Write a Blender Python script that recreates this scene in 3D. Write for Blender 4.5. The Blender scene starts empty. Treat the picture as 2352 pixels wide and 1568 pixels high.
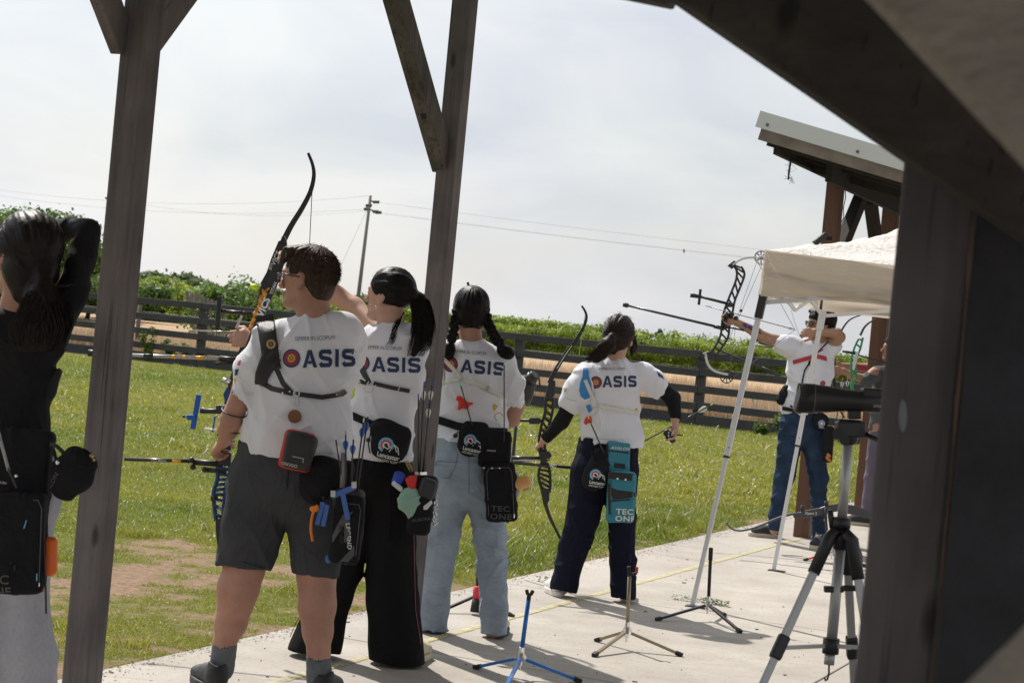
import bpy, math, random
import numpy as np
from mathutils import Vector, Matrix
from mathutils.bvhtree import BVHTree
rad = math.radians
sc = bpy.context.scene

# ---------------------------------------------------------------- camera, world, sun, exposure
F, PW, PH = 4500.0, 2352, 1568          # focal length in pixels of a 2352 px wide frame
ROLL, PITCH, CAMH = rad(5.4), rad(0.43), 1.46
FW = np.array([0, math.cos(PITCH), -math.sin(PITCH)])
_r0 = np.array([1.0, 0, 0]); _u0 = np.cross(_r0, FW)
RT = _r0 * math.cos(ROLL) + _u0 * math.sin(ROLL)
UP = _u0 * math.cos(ROLL) - _r0 * math.sin(ROLL)
CAM = np.array([0, 0, CAMH])
cam_data = bpy.data.cameras.new("camera"); cam = bpy.data.objects.new("camera", cam_data)
sc.collection.objects.link(cam); sc.camera = cam
cam_data.sensor_width = 36; cam_data.lens = 36 * F / PW
cam_data.clip_start = 0.05; cam_data.clip_end = 3000
cam_data.dof.use_dof = True; cam_data.dof.focus_distance = 8.6
cam_data.dof.aperture_fstop = cam_data.lens / 5.6
m = Matrix([[RT[0], UP[0], -FW[0], CAM[0]], [RT[1], UP[1], -FW[1], CAM[1]], [RT[2], UP[2], -FW[2], CAM[2]], [0, 0, 0, 1]])
cam.matrix_world = m
SUN_AZ, SUN_EL = rad(-33), rad(51)       # bearing from +Y, left of the view
sd = Vector((math.sin(SUN_AZ) * math.cos(SUN_EL), math.cos(SUN_AZ) * math.cos(SUN_EL), math.sin(SUN_EL)))
sun_data = bpy.data.lights.new("sun", 'SUN'); sun = bpy.data.objects.new("sun", sun_data); sc.collection.objects.link(sun)
sun_data.energy = 5.0; sun_data.angle = rad(0.9); sun_data.color = (1.0, 0.95, 0.87)
sun.rotation_euler = (-sd).to_track_quat('-Z', 'Y').to_euler(); sun.location = (0, 0, 30)
world = bpy.data.worlds.new("World"); sc.world = world; world.use_nodes = True
nt = world.node_tree; nt.nodes.clear()
def N(t, k, **kw):
    n = t.nodes.new(k)
    for a, v in kw.items(): setattr(n, a, v)
    return n
out = N(nt, 'ShaderNodeOutputWorld'); bgd = N(nt, 'ShaderNodeBackground'); sky = N(nt, 'ShaderNodeTexSky')
sky.sky_type = 'NISHITA'; sky.sun_disc = False; sky.sun_elevation = SUN_EL; sky.sun_rotation = SUN_AZ
sky.air_density = 1.6; sky.dust_density = 0.6; sky.ozone_density = 2.5
# thin high cloud over the blue: the cloud is white vapour, thicker in soft diagonal banks
tc = N(nt, 'ShaderNodeTexCoord'); mp = N(nt, 'ShaderNodeMapping'); mp.inputs['Scale'].default_value = (2.6, 2.6, 6.5)
mp.inputs['Rotation'].default_value = (0, 0.5, 0.2)
nz = N(nt, 'ShaderNodeTexNoise'); nz.inputs['Scale'].default_value = 1.6; nz.inputs['Detail'].default_value = 5; nz.inputs['Roughness'].default_value = 0.45
nz.inputs['Distortion'].default_value = 0.35
rp = N(nt, 'ShaderNodeValToRGB'); rp.color_ramp.elements[0].position = 0.38; rp.color_ramp.elements[1].position = 0.60
rp.color_ramp.elements[0].color = (0.80, 0.80, 0.80, 1); rp.color_ramp.elements[1].color = (0.97, 0.97, 0.97, 1)
# the cloud glows towards the sun
dp = N(nt, 'ShaderNodeVectorMath', operation='DOT_PRODUCT'); dp.inputs[1].default_value = sd
nm = N(nt, 'ShaderNodeVectorMath', operation='NORMALIZE')
mr = N(nt, 'ShaderNodeMapRange'); mr.inputs['From Min'].default_value = 0.5; mr.inputs['From Max'].default_value = 0.97
mr.inputs['To Min'].default_value = 7.0; mr.inputs['To Max'].default_value = 11.5
cc = N(nt, 'ShaderNodeVectorMath', operation='SCALE'); cc.inputs[0].default_value = (0.905, 0.955, 1.0)
mx = N(nt, 'ShaderNodeMix', data_type='RGBA')
L = nt.links.new
L(tc.outputs['Generated'], mp.inputs['Vector']); L(mp.outputs[0], nz.inputs['Vector']); L(nz.outputs['Fac'], rp.inputs[0])
L(tc.outputs['Generated'], nm.inputs[0]); L(nm.outputs[0], dp.inputs[0]); L(dp.outputs['Value'], mr.inputs['Value'])
L(mr.outputs[0], cc.inputs['Scale'])
rc = N(nt, 'ShaderNodeValToRGB'); rc.color_ramp.elements[0].position = .34; rc.color_ramp.elements[1].position = .62; rc.color_ramp.elements[0].color = (.74, .78, .865, 1); rc.color_ramp.elements[1].color = (.955, .965, .985, 1)
nz2 = N(nt, 'ShaderNodeTexNoise'); nz2.inputs['Scale'].default_value = 2.3; nz2.inputs['Detail'].default_value = 6; nz2.inputs['Distortion'].default_value = .5
L(mp.outputs[0], nz2.inputs['Vector']); L(nz2.outputs['Fac'], rc.inputs[0]); L(rc.outputs[0], cc.inputs[0])
L(rp.outputs[0], mx.inputs[0]); L(sky.outputs[0], mx.inputs[6]); L(cc.outputs[0], mx.inputs[7])
L(mx.outputs[2], bgd.inputs['Color']); L(bgd.outputs[0], out.inputs[0])
bgd.inputs['Strength'].default_value = 0.1
vs = sc.view_settings; vs.view_transform = 'Standard'; vs.look = 'None'; vs.gamma = 1; vs.use_curve_mapping = False; vs.exposure = 0.2

# ---------------------------------------------------------------- measuring helpers
def ray(x, y): return FW + (x - 1176) / F * RT - (y - 784) / F * UP
def P(x, y, d): return CAM + d * ray(x, y)
def G(x, y, z=0.0):
    q = ray(x, y); return CAM + q * ((z - CAMH) / q[2])
AD = np.array([math.sin(rad(22)), math.cos(rad(22)), 0]); AE = np.array([math.cos(rad(22)), -math.sin(rad(22)), 0])
UZ = np.array([0, 0, 1.0])
def W(a, b, z=0.0): return a * AD + b * AE + z * UZ       # a along the slab edge, b across it
def unit(v): v = np.asarray(v, float); return v / (np.linalg.norm(v) + 1e-12)

# ---------------------------------------------------------------- materials
MATS = {}
def mat(name, col, rough=0.6, metal=0.0, var=0.0, vs_=8.0, bump=0.0, bs=60.0, spec=0.5, trans=0.0, sheen=0.0, col2=None, stretch=(1, 1, 1), coat=0.0, crease=None):
    if name in MATS: return MATS[name]
    m = bpy.data.materials.new(name); m.use_nodes = True; t = m.node_tree; b = t.nodes['Principled BSDF']
    b.inputs['Base Color'].default_value = (*col, 1); b.inputs['Roughness'].default_value = rough; b.inputs['Metallic'].default_value = metal
    b.inputs['Specular IOR Level'].default_value = spec
    if sheen: b.inputs['Sheen Weight'].default_value = sheen
    if coat: b.inputs['Coat Weight'].default_value = coat
    co = N(t, 'ShaderNodeTexCoord'); mp = N(t, 'ShaderNodeMapping'); mp.inputs['Scale'].default_value = stretch
    t.links.new(co.outputs['Object'], mp.inputs['Vector'])
    if var or col2:
        n = N(t, 'ShaderNodeTexNoise'); n.inputs['Scale'].default_value = vs_; n.inputs['Detail'].default_value = 6; n.inputs['Roughness'].default_value = 0.65
        t.links.new(mp.outputs[0], n.inputs['Vector'])
        r = N(t, 'ShaderNodeValToRGB'); r.color_ramp.elements[0].position = 0.3; r.color_ramp.elements[1].position = 0.7
        c2 = col2 or tuple(min(1, c * (1 + var)) for c in col); c1 = col if col2 else tuple(c * (1 - var) for c in col)
        r.color_ramp.elements[0].color = (*c1, 1); r.color_ramp.elements[1].color = (*c2, 1)
        t.links.new(n.outputs['Fac'], r.inputs[0]); t.links.new(r.outputs[0], b.inputs['Base Color'])
    if crease:                       # folds pressed into cloth: ridged, warped noise as relief
        cm_ = N(t, 'ShaderNodeMapping'); cm_.inputs['Rotation'].default_value = (.2, crease[2], .3); cm_.inputs['Scale'].default_value = (1, 1, crease[3]); t.links.new(co.outputs['Object'], cm_.inputs[0])
        cn = N(t, 'ShaderNodeTexNoise'); cn.inputs['Scale'].default_value = crease[0]; cn.inputs['Detail'].default_value = 2.5; cn.inputs['Distortion'].default_value = .9; t.links.new(cm_.outputs[0], cn.inputs['Vector'])
        m1 = N(t, 'ShaderNodeMath', operation='SUBTRACT'); m1.inputs[1].default_value = .5; m2 = N(t, 'ShaderNodeMath', operation='ABSOLUTE'); m3 = N(t, 'ShaderNodeMath', operation='POWER'); m3.inputs[1].default_value = .55
        t.links.new(cn.outputs['Fac'], m1.inputs[0]); t.links.new(m1.outputs[0], m2.inputs[0]); t.links.new(m2.outputs[0], m3.inputs[0])
        cb = N(t, 'ShaderNodeBump', invert=True); cb.inputs['Strength'].default_value = crease[1]; cb.inputs['Distance'].default_value = .03; t.links.new(m3.outputs[0], cb.inputs['Height']); t.links.new(cb.outputs[0], b.inputs['Normal'])
    if bump:
        n2 = N(t, 'ShaderNodeTexNoise'); n2.inputs['Scale'].default_value = bs; n2.inputs['Detail'].default_value = 5
        t.links.new(mp.outputs[0], n2.inputs['Vector'])
        bp = N(t, 'ShaderNodeBump'); bp.inputs['Strength'].default_value = bump; bp.inputs['Distance'].default_value = 0.01
        t.links.new(n2.outputs['Fac'], bp.inputs['Height'])
        if crease: t.links.new(cb.outputs[0], bp.inputs['Normal'])
        t.links.new(bp.outputs[0], b.inputs['Normal'])
    if trans:
        o = t.nodes['Material Output']; tr = N(t, 'ShaderNodeBsdfTranslucent'); mxs = N(t, 'ShaderNodeMixShader'); mxs.inputs[0].default_value = trans
        src = b.inputs['Base Color'].links[0].from_socket if b.inputs['Base Color'].links else None
        if src: t.links.new(src, tr.inputs[0])
        else: tr.inputs[0].default_value = (*col, 1)
        t.links.new(b.outputs[0], mxs.inputs[1]); t.links.new(tr.outputs[0], mxs.inputs[2]); t.links.new(mxs.outputs[0], o.inputs[0])
    MATS[name] = m; return m

def attr_mat(name, rough=0.5, trans=0.4, spec=0.3):
    m = bpy.data.materials.new(name); m.use_nodes = True; t = m.node_tree; b = t.nodes['Principled BSDF']
    a = N(t, 'ShaderNodeAttribute', attribute_name='tint'); t.links.new(a.outputs['Color'], b.inputs['Base Color'])
    b.inputs['Roughness'].default_value = rough; b.inputs['Specular IOR Level'].default_value = spec
    if trans:
        o = t.nodes['Material Output']; tr = N(t, 'ShaderNodeBsdfTranslucent'); mxs = N(t, 'ShaderNodeMixShader'); mxs.inputs[0].default_value = trans
        t.links.new(a.outputs['Color'], tr.inputs[0]); t.links.new(b.outputs[0], mxs.inputs[1]); t.links.new(tr.outputs[0], mxs.inputs[2]); t.links.new(mxs.outputs[0], o.inputs[0])
    MATS[name] = m; return m

def wood(name, c1, c2, grain=(14, 14, .9), crack=.6, rough=.8, scale=1.0):
    """painted, weathered timber: long streaks, blotches, knots and fine checks"""
    m = bpy.data.materials.new(name); m.use_nodes = True; t = m.node_tree; b = t.nodes['Principled BSDF']; b.inputs['Roughness'].default_value = rough; b.inputs['Specular IOR Level'].default_value = .3
    co = N(t, 'ShaderNodeTexCoord'); mp = N(t, 'ShaderNodeMapping'); mp.inputs['Scale'].default_value = grain; lk = t.links.new; lk(co.outputs['Object'], mp.inputs[0])
    n1 = N(t, 'ShaderNodeTexNoise'); n1.inputs['Scale'].default_value = 2.2 * scale; n1.inputs['Detail'].default_value = 8; n1.inputs['Roughness'].default_value = .7; n1.inputs['Distortion'].default_value = .6; lk(mp.outputs[0], n1.inputs['Vector'])
    n2 = N(t, 'ShaderNodeTexNoise'); n2.inputs['Scale'].default_value = 3.5; n2.inputs['Detail'].default_value = 6; lk(co.outputs['Object'], n2.inputs['Vector'])
    r1 = N(t, 'ShaderNodeValToRGB'); r1.color_ramp.elements[0].position = .32; r1.color_ramp.elements[1].position = .68; r1.color_ramp.elements[0].color = (*c1, 1); r1.color_ramp.elements[1].color = (*c2, 1); lk(n1.outputs[0], r1.inputs[0])
    r2 = N(t, 'ShaderNodeValToRGB'); r2.color_ramp.elements[0].position = .3; r2.color_ramp.elements[1].position = .72; r2.color_ramp.elements[0].color = (.62, .62, .62, 1); r2.color_ramp.elements[1].color = (1.25, 1.22, 1.2, 1); lk(n2.outputs[0], r2.inputs[0])
    vo = N(t, 'ShaderNodeTexVoronoi'); vo.inputs['Scale'].default_value = 3.2; mv = N(t, 'ShaderNodeMapping'); mv.inputs['Scale'].default_value = (2.2, 2.2, .8); lk(co.outputs['Object'], mv.inputs[0]); lk(mv.outputs[0], vo.inputs['Vector'])
    r3 = N(t, 'ShaderNodeValToRGB'); r3.color_ramp.elements[0].position = .05; r3.color_ramp.elements[1].position = .12; r3.color_ramp.elements[0].color = (.35, .32, .3, 1); r3.color_ramp.elements[1].color = (1, 1, 1, 1); lk(vo.outputs['Distance'], r3.inputs[0])
    mc = N(t, 'ShaderNodeMapping'); mc.inputs['Scale'].default_value = (60, 60, 1.6); nc = N(t, 'ShaderNodeTexNoise'); nc.inputs['Scale'].default_value = 1.3; nc.inputs['Detail'].default_value = 3; lk(co.outputs['Object'], mc.inputs[0]); lk(mc.outputs[0], nc.inputs['Vector'])
    r4 = N(t, 'ShaderNodeValToRGB'); r4.color_ramp.elements[0].position = .30; r4.color_ramp.elements[1].position = .37; r4.color_ramp.elements[0].color = (1 - crack,) * 3 + (1,); r4.color_ramp.elements[1].color = (1, 1, 1, 1); lk(nc.outputs[0], r4.inputs[0])
    cur = r1.outputs[0]
    for r in (r2, r3, r4): x = N(t, 'ShaderNodeMix', data_type='RGBA', blend_type='MULTIPLY'); x.inputs[0].default_value = 1; lk(cur, x.inputs[6]); lk(r.outputs[0], x.inputs[7]); cur = x.outputs[2]
    lk(cur, b.inputs['Base Color']); bp = N(t, 'ShaderNodeBump'); bp.inputs['Strength'].default_value = .6; bp.inputs['Distance'].default_value = .004; lk(n1.outputs[0], bp.inputs['Height']); lk(bp.outputs[0], b.inputs['Normal']); MATS[name] = m; return m

# ---------------------------------------------------------------- mesh builder
class MB:
    def __init__(s): s.V = []; s.Fc = []; s.M = []; s.cur = 0; s.smooth = []; s.sm = False
    def add(s, V, Fc):
        o = len(s.V); s.V.extend([tuple(map(float, v)) for v in V])
        for f in Fc: s.Fc.append(tuple(int(i) + o for i in f)); s.M.append(s.cur); s.smooth.append(s.sm)
        return s
    def box(s, c, ax, h):
        c = np.asarray(c, float); ax = [unit(a) for a in ax]; V = []
        for i in (-1, 1):
            for j in (-1, 1):
                for k in (-1, 1): V.append(c + i * h[0] * ax[0] + j * h[1] * ax[1] + k * h[2] * ax[2])
        Fc = [(0, 1, 3, 2), (4, 6, 7, 5), (0, 4, 5, 1), (2, 3, 7, 6), (0, 2, 6, 4), (1, 5, 7, 3)]
        if np.dot(np.cross(ax[0], ax[1]), ax[2]) < 0: Fc = [f[::-1] for f in Fc]
        return s.add(V, Fc)
    def beam(s, a, b, w, h, side=None):
        a = np.asarray(a, float); b = np.asarray(b, float); t = unit(b - a); side = unit(side if side is not None else np.cross(t, UZ) if abs(t[2]) < .95 else RT)
        side = unit(side - t * np.dot(side, t)); n = np.cross(side, t)
        return s.box((a + b) / 2, (t, side, n), (np.linalg.norm(b - a) / 2, w / 2, h / 2))
    def tube(s, pts, r, n=8, flat=None, caps=True):
        pts = [np.asarray(p, float) for p in pts]; m = len(pts); rr = r if hasattr(r, '__len__') else [r] * m; V = []; prev = None
        for i, p in enumerate(pts):
            t = unit(pts[min(i + 1, m - 1)] - pts[max(i - 1, 0)])
            if prev is None:
                ref = flat if flat is not None else (UZ if abs(t[2]) < .9 else RT); x = unit(np.cross(t, ref))
            else: x = unit(prev - t * np.dot(prev, t))
            prev = x; y = np.cross(t, x); ry = rr[i] if not isinstance(rr[i], tuple) else None
            ra, rb = (rr[i], rr[i]) if ry is not None else rr[i]
            for k in range(n):
                an = 2 * math.pi * k / n; V.append(p + x * ra * math.cos(an) + y * rb * math.sin(an))
        Fc = [(i * n + k, i * n + (k + 1) % n, (i + 1) * n + (k + 1) % n, (i + 1) * n + k) for i in range(m - 1) for k in range(n)]
        sm = s.sm; s.sm = True; s.add(V, Fc); s.sm = False
        if caps: s.V; o = len(s.V) - len(V); s.Fc.append(tuple(o + k for k in range(n))[::-1]); s.M.append(s.cur); s.smooth.append(False); s.Fc.append(tuple(o + (m - 1) * n + k for k in range(n))); s.M.append(s.cur); s.smooth.append(False)
        s.sm = sm; return s
    def sphere(s, c, r, ax=None, n=12, m=8):
        r = r if hasattr(r, '__len__') else (r, r, r); ax = ax or (np.array([1, 0, 0]), np.array([0, 1, 0]), UZ); V = []
        for j in range(m + 1):
            ph = math.pi * j / m
            for i in range(n):
                th = 2 * math.pi * i / n; V.append(np.asarray(c) + r[0] * math.sin(ph) * math.cos(th) * ax[0] + r[1] * math.sin(ph) * math.sin(th) * ax[1] + r[2] * math.cos(ph) * ax[2])
        Fc = [(j * n + i, (j + 1) * n + i, (j + 1) * n + (i + 1) % n, j * n + (i + 1) % n) for j in range(m) for i in range(n)]
        sm = s.sm; s.sm = True; s.add(V, Fc); s.sm = sm; return s
    def prism(s, outline, ext):                       # outline: 3-D points in a plane, ext: extrusion vector
        o = [np.asarray(p, float) for p in outline]; n = len(o); ext = np.asarray(ext, float)
        nrm = sum(np.cross(o[i] - o[0], o[(i + 1) % n] - o[0]) for i in range(1, n - 1))
        if np.dot(nrm, ext) > 0: o = o[::-1]
        V = o + [p + ext for p in o]
        return s.add(V, [tuple(range(n)), tuple(range(2 * n - 1, n - 1, -1))] + [((i + 1) % n, i, n + i, n + (i + 1) % n) for i in range(n)])
    def disc(s, c, ax1, ax2, r, th, n=24, r0=0.0):      # ring or disc with thickness th along cross(ax1,ax2)
        nz = unit(np.cross(ax1, ax2)); V = []; c = np.asarray(c, float)
        for z in (-th / 2, th / 2):
            for q in (r0, r):
                for i in range(n): an = 2 * math.pi * i / n; V.append(c + nz * z + q * (math.cos(an) * ax1 + math.sin(an) * ax2))
        Fc = []
        for i in range(n):
            j = (i + 1) % n
            Fc += [(n + i, i, j, n + j), (2 * n + i, 3 * n + i, 3 * n + j, 2 * n + j), (n + i, n + j, 3 * n + j, 3 * n + i), (j, i, 2 * n + i, 2 * n + j)]
        return s.add(V, Fc)
    def bvh(s): return BVHTree.FromPolygons([Vector(v) for v in s.V], s.Fc)

def mesh_obj(name, V, Fc, mats, origin, parent=None, smooth=None, midx=None, tint=None, bevel=0):
    me = bpy.data.meshes.new(name); V = np.asarray(V, dtype=np.float64) - np.asarray(origin)
    if isinstance(Fc, np.ndarray):
        k = Fc.shape[1]; me.vertices.add(len(V)); me.vertices.foreach_set('co', V.ravel()); me.loops.add(Fc.size); me.polygons.add(len(Fc))
        me.loops.foreach_set('vertex_index', Fc.ravel().astype(np.int32)); me.polygons.foreach_set('loop_start', np.arange(0, Fc.size, k, dtype=np.int32))
        me.update(calc_edges=True)
    else: me.from_pydata([tuple(v) for v in V], [], Fc)
    for m_ in (mats if isinstance(mats, (list, tuple)) else [mats]): me.materials.append(m_)
    if midx is not None: me.polygons.foreach_set('material_index', np.asarray(midx, np.int32))
    if smooth is not None:
        sm = np.full(len(me.polygons), bool(smooth)) if isinstance(smooth, (bool, int)) else np.asarray(smooth, bool)
        me.polygons.foreach_set('use_smooth', sm)
    if tint is not None:
        a = me.color_attributes.new('tint', 'FLOAT_COLOR', 'POINT'); a.data.foreach_set('color', np.asarray(tint, np.float32).ravel())
    me.validate(); o = bpy.data.objects.new(name, me); sc.collection.objects.link(o)
    if parent is None: o.location = origin
    else: o.parent = parent
    if bevel:
        b = o.modifiers.new('bevel', 'BEVEL'); b.width = bevel; b.segments = 2; b.limit_method = 'ANGLE'
    return o

def tag(o, label=None, cat=None, group=None, kind=None):
    for k, v in (('label', label), ('category', cat), ('group', group), ('kind', kind)):
        if v: o[k] = v
    return o
class Thing:
    def __init__(s, name, label, cat, origin, group=None):
        s.o = bpy.data.objects.new(name, None); sc.collection.objects.link(s.o); s.org = np.asarray(origin, float); s.o.location = s.org
        s.o.empty_display_size = 0.1; tag(s.o, label, cat, group)
    def part(s, name, mb, mats, parent=None, label=None, bevel=0):
        o = mesh_obj(name, mb.V, mb.Fc, mats, s.org, parent or s.o, mb.smooth, mb.M, bevel=bevel)
        if label: o['label'] = label
        return o
def solid(name, mb, mats, label, cat, group=None, kind=None, bevel=0, origin=None):   # a thing that is one mesh
    V = np.array(mb.V); org = origin if origin is not None else np.array([V[:, 0].mean(), V[:, 1].mean(), V[:, 2].min()])
    o = mesh_obj(name, mb.V, mb.Fc, mats, org, None, mb.smooth, mb.M, bevel=bevel); return tag(o, label, cat, group, kind)

# ---------------------------------------------------------------- value noise
_rs = np.random.RandomState(7); _lat = _rs.rand(32, 32, 32).astype(np.float32)
def vnoise(x, y, z):
    xi = np.floor(x).astype(int); yi = np.floor(y).astype(int); zi = np.floor(z).astype(int); fx = x - xi; fy = y - yi; fz = z - zi
    fx = fx * fx * (3 - 2 * fx); fy = fy * fy * (3 - 2 * fy); fz = fz * fz * (3 - 2 * fz); r = 0
    for i in (0, 1):
        for j in (0, 1):
            for k in (0, 1):
                r = r + _lat[(xi + i) % 32, (yi + j) % 32, (zi + k) % 32] * (fx if i else 1 - fx) * (fy if j else 1 - fy) * (fz if k else 1 - fz)
    return r

# ---------------------------------------------------------------- implicit surfaces (bodies, cloth, bags)
class Blob:
    """smooth union of tapered elliptical limbs; measured in pixels of the frame at depth d0"""
    def __init__(s, d0, k=0.02): s.d0 = d0; s.px = d0 / F; s.k = k; s.ops = []
    def q(s, x, y, z=0.0): return P(x, y, s.d0 + z)
    def limb(s, a, b, r0, r1, k=None, sub=False, depth=None):      # world points, radii (w,h) metres
        r0 = r0 if hasattr(r0, '__len__') else (r0, r0); r1 = r1 if hasattr(r1, '__len__') else (r1, r1)
        s.ops.append(('sub' if sub else 'add', np.asarray(a, float), np.asarray(b, float), r0, r1, s.k if k is None else k, depth if depth is not None else FW)); return s
    def E(s, x0, y0, w0, x1, y1, w1, z0=0.0, z1=0.0, h=1.0, h1=None, k=None, sub=False):
        p = s.px; h1 = h if h1 is None else h1
        return s.limb(s.q(x0, y0, z0), s.q(x1, y1, z1), (w0 * p, w0 * h * p), (w1 * p, w1 * h1 * p), k, sub)
    def chain(s, pts, h=1.0, k=None):                              # pts: (x,y,w[,z[,h]])
        for A, B in zip(pts[:-1], pts[1:]):
            s.E(A[0], A[1], A[2], B[0], B[1], B[2], A[3] if len(A) > 3 else 0, B[3] if len(B) > 3 else 0, A[4] if len(A) > 4 else h, B[4] if len(B) > 4 else h, k)
        return s
    def ell(s, c, ax, r, k=None, sub=False): s.ops.append(('sell' if sub else 'ell', np.asarray(c, float), [unit(a) for a in ax], r, None, s.k if k is None else k, None)); return s
    def rbox(s, c, ax, h, r, k=0.004): s.ops.append(('rbox', np.asarray(c, float), [unit(a) for a in ax], h, r, k, None)); return s
    def cut(s, p, n): s.ops.append(('cut', np.asarray(p, float), unit(n), None, None, 0, None)); return s    # removes the side n points to
    def mesh(s, h=0.006, disp=None):
        lo = np.full(3, 1e9); hi = -lo
        for o in s.ops:
            if o[0] == 'add':
                m = max(*o[3], *o[4]) + 0.04
                for p in (o[1], o[2]): lo = np.minimum(lo, p - m); hi = np.maximum(hi, p + m)
            elif o[0] in ('ell', 'rbox'): m = (max(o[3]) if o[0] == 'ell' else np.linalg.norm(o[3])) + .03; lo = np.minimum(lo, o[1] - m); hi = np.maximum(hi, o[1] + m)
        n = np.ceil((hi - lo) / h).astype(int) + 1; g = [(lo[i] + h * np.arange(n[i])).astype(np.float32) for i in range(3)]
        D = np.full(n, 0.2, np.float32)
        for typ, A, B, r0, r1, k, dv in s.ops:
            if typ == 'cut':
                X, Y, Z = np.meshgrid(*g, indexing='ij', sparse=True); D = np.maximum(D, (A[0] - X) * -B[0] + (A[1] - Y) * -B[1] + (A[2] - Z) * -B[2]); continue
            if typ in ('add', 'sub'): m = max(*r0, *r1) + k + 0.05; l = np.minimum(A, B) - m; u = np.maximum(A, B) + m
            else: m = (max(r0) if typ != 'rbox' else np.linalg.norm(r0)) + k + 0.05; l = A - m; u = A + m
            i0 = np.maximum(((l - lo) / h).astype(int), 0); i1 = np.minimum(((u - lo) / h).astype(int) + 2, n)
            if (i1 <= i0).any(): continue
            sl = tuple(slice(i0[i], i1[i]) for i in range(3)); X, Y, Z = np.meshgrid(*[g[i][sl[i]] for i in range(3)], indexing='ij', sparse=True)
            if typ in ('add', 'sub'):
                ab = B - A; ln = np.linalg.norm(ab) + 1e-9; sx = ab / ln; dn = dv - sx * np.dot(dv, sx)
                if np.linalg.norm(dn) < .15: dn = UZ - sx * sx[2]
                dn = unit(dn); lt = np.cross(sx, dn); px, py, pz = X - A[0], Y - A[1], Z - A[2]
                sp = px * sx[0] + py * sx[1] + pz * sx[2]; t = np.clip(sp / ln, 0, 1); ax = sp - t * ln
                l_ = px * lt[0] + py * lt[1] + pz * lt[2]; d_ = px * dn[0] + py * dn[1] + pz * dn[2]
                w = r0[0] + (r1[0] - r0[0]) * t; hh = r0[1] + (r1[1] - r0[1]) * t; mn = np.minimum(w, hh)
                d = (np.sqrt((l_ / w) ** 2 + (d_ / hh) ** 2 + (ax / mn) ** 2 + 1e-9) - 1) * mn
            elif typ in ('ell', 'sell'):
                px, py, pz = X - A[0], Y - A[1], Z - A[2]; d = 0
                for a_, r_ in zip(B, r0): d = d + ((px * a_[0] + py * a_[1] + pz * a_[2]) / r_) ** 2
                d = (np.sqrt(d + 1e-9) - 1) * min(r0)
            else:
                px, py, pz = X - A[0], Y - A[1], Z - A[2]; o = 0; mxx = -1e9
                for a_, h_ in zip(B, r0):
                    e = np.abs(px * a_[0] + py * a_[1] + pz * a_[2]) - (h_ - r1); o = o + np.maximum(e, 0) ** 2; mxx = np.maximum(mxx, e)
                d = np.sqrt(o) + np.minimum(mxx, 0) - r1
            d = d.astype(np.float32); C = D[sl]
            if typ in ('sub', 'sell'): D[sl] = np.maximum(C, -d)
            else:
                kk = max(k, 1e-4); hq = np.clip(0.5 + 0.5 * (C - d) / kk, 0, 1); D[sl] = C * (1 - hq) + d * hq - kk * hq * (1 - hq)
        if disp:
            X, Y, Z = np.meshgrid(*g, indexing='ij', sparse=True); near = np.abs(D) < 0.05; ii = np.nonzero(near)
            D[ii] += disp(g[0][ii[0]], g[1][ii[1]], g[2][ii[2]]).astype(np.float32) * (1 - (np.abs(D[ii]) / .05) ** 2)
        return nets(D, lo, h)

def nets(D, lo, h):
    I = D < 0; c = np.zeros(tuple(np.array(D.shape) - 1), np.int8); sh = c.shape
    cs = [(i, j, k) for i in (0, 1) for j in (0, 1) for k in (0, 1)]
    for i, j, k in cs: c += I[i:i + sh[0], j:j + sh[1], k:k + sh[2]]
    act = (c > 0) & (c < 8); idx = np.full(sh, -1, np.int64); A = np.argwhere(act); idx[act] = np.arange(len(A))
    val = {o: D[A[:, 0] + o[0], A[:, 1] + o[1], A[:, 2] + o[2]] for o in cs}; S = np.zeros((len(A), 3)); cnt = np.zeros(len(A))
    for a in cs:
        for ax in range(3):
            if a[ax] == 0:
                b = list(a); b[ax] = 1; b = tuple(b); va, vb = val[a], val[b]; mk = (va < 0) != (vb < 0)
                t = np.where(mk, va / np.where(va == vb, 1, va - vb), 0); p = np.array(a, float) + 0 * S; p[:, ax] = t; S[mk] += p[mk]; cnt[mk] += 1
    V = lo + h * (A + S / cnt[:, None]); Q = []
    for ax in range(3):
        s0 = [slice(None)] * 3; s1 = [slice(None)] * 3; s0[ax] = slice(0, -1); s1[ax] = slice(1, None)
        e = np.argwhere(I[tuple(s0)] != I[tuple(s1)]); b, c_ = (ax + 1) % 3, (ax + 2) % 3
        e = e[(e[:, b] > 0) & (e[:, c_] > 0) & (e[:, b] < sh[b]) & (e[:, c_] < sh[c_])]; flip = I[tuple(s0)][tuple(e.T)]
        def cell(db, dc): x = e.copy(); x[:, b] += db; x[:, c_] += dc; return idx[tuple(x.T)]
        q = np.stack([cell(-1, -1), cell(0, -1), cell(0, 0), cell(-1, 0)], 1); q[~flip] = q[~flip][:, ::-1]; Q.append(q)
    Q = np.concatenate(Q); Q = Q[(Q >= 0).all(1)]
    # one pass of smoothing
    for _ in range(1):
        acc = np.zeros_like(V); n = np.zeros(len(V))
        for k in range(4):
            for o in (1, 3): np.add.at(acc, Q[:, k], V[Q[:, (k + o) % 4]]); np.add.at(n, Q[:, k], 1)
        V = V * 0.45 + 0.55 * acc / np.maximum(n, 1)[:, None]
    return V, Q
def quads_bvh(V, Q): return BVHTree.FromPolygons([Vector(v) for v in V], [tuple(map(int, q)) for q in Q])
def spart(T, name, VQ, m_, parent=None, label=None):
    o = mesh_obj(name, VQ[0], VQ[1], m_, T.org, parent or T.o, True)
    if label: o['label'] = label
    return o
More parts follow.
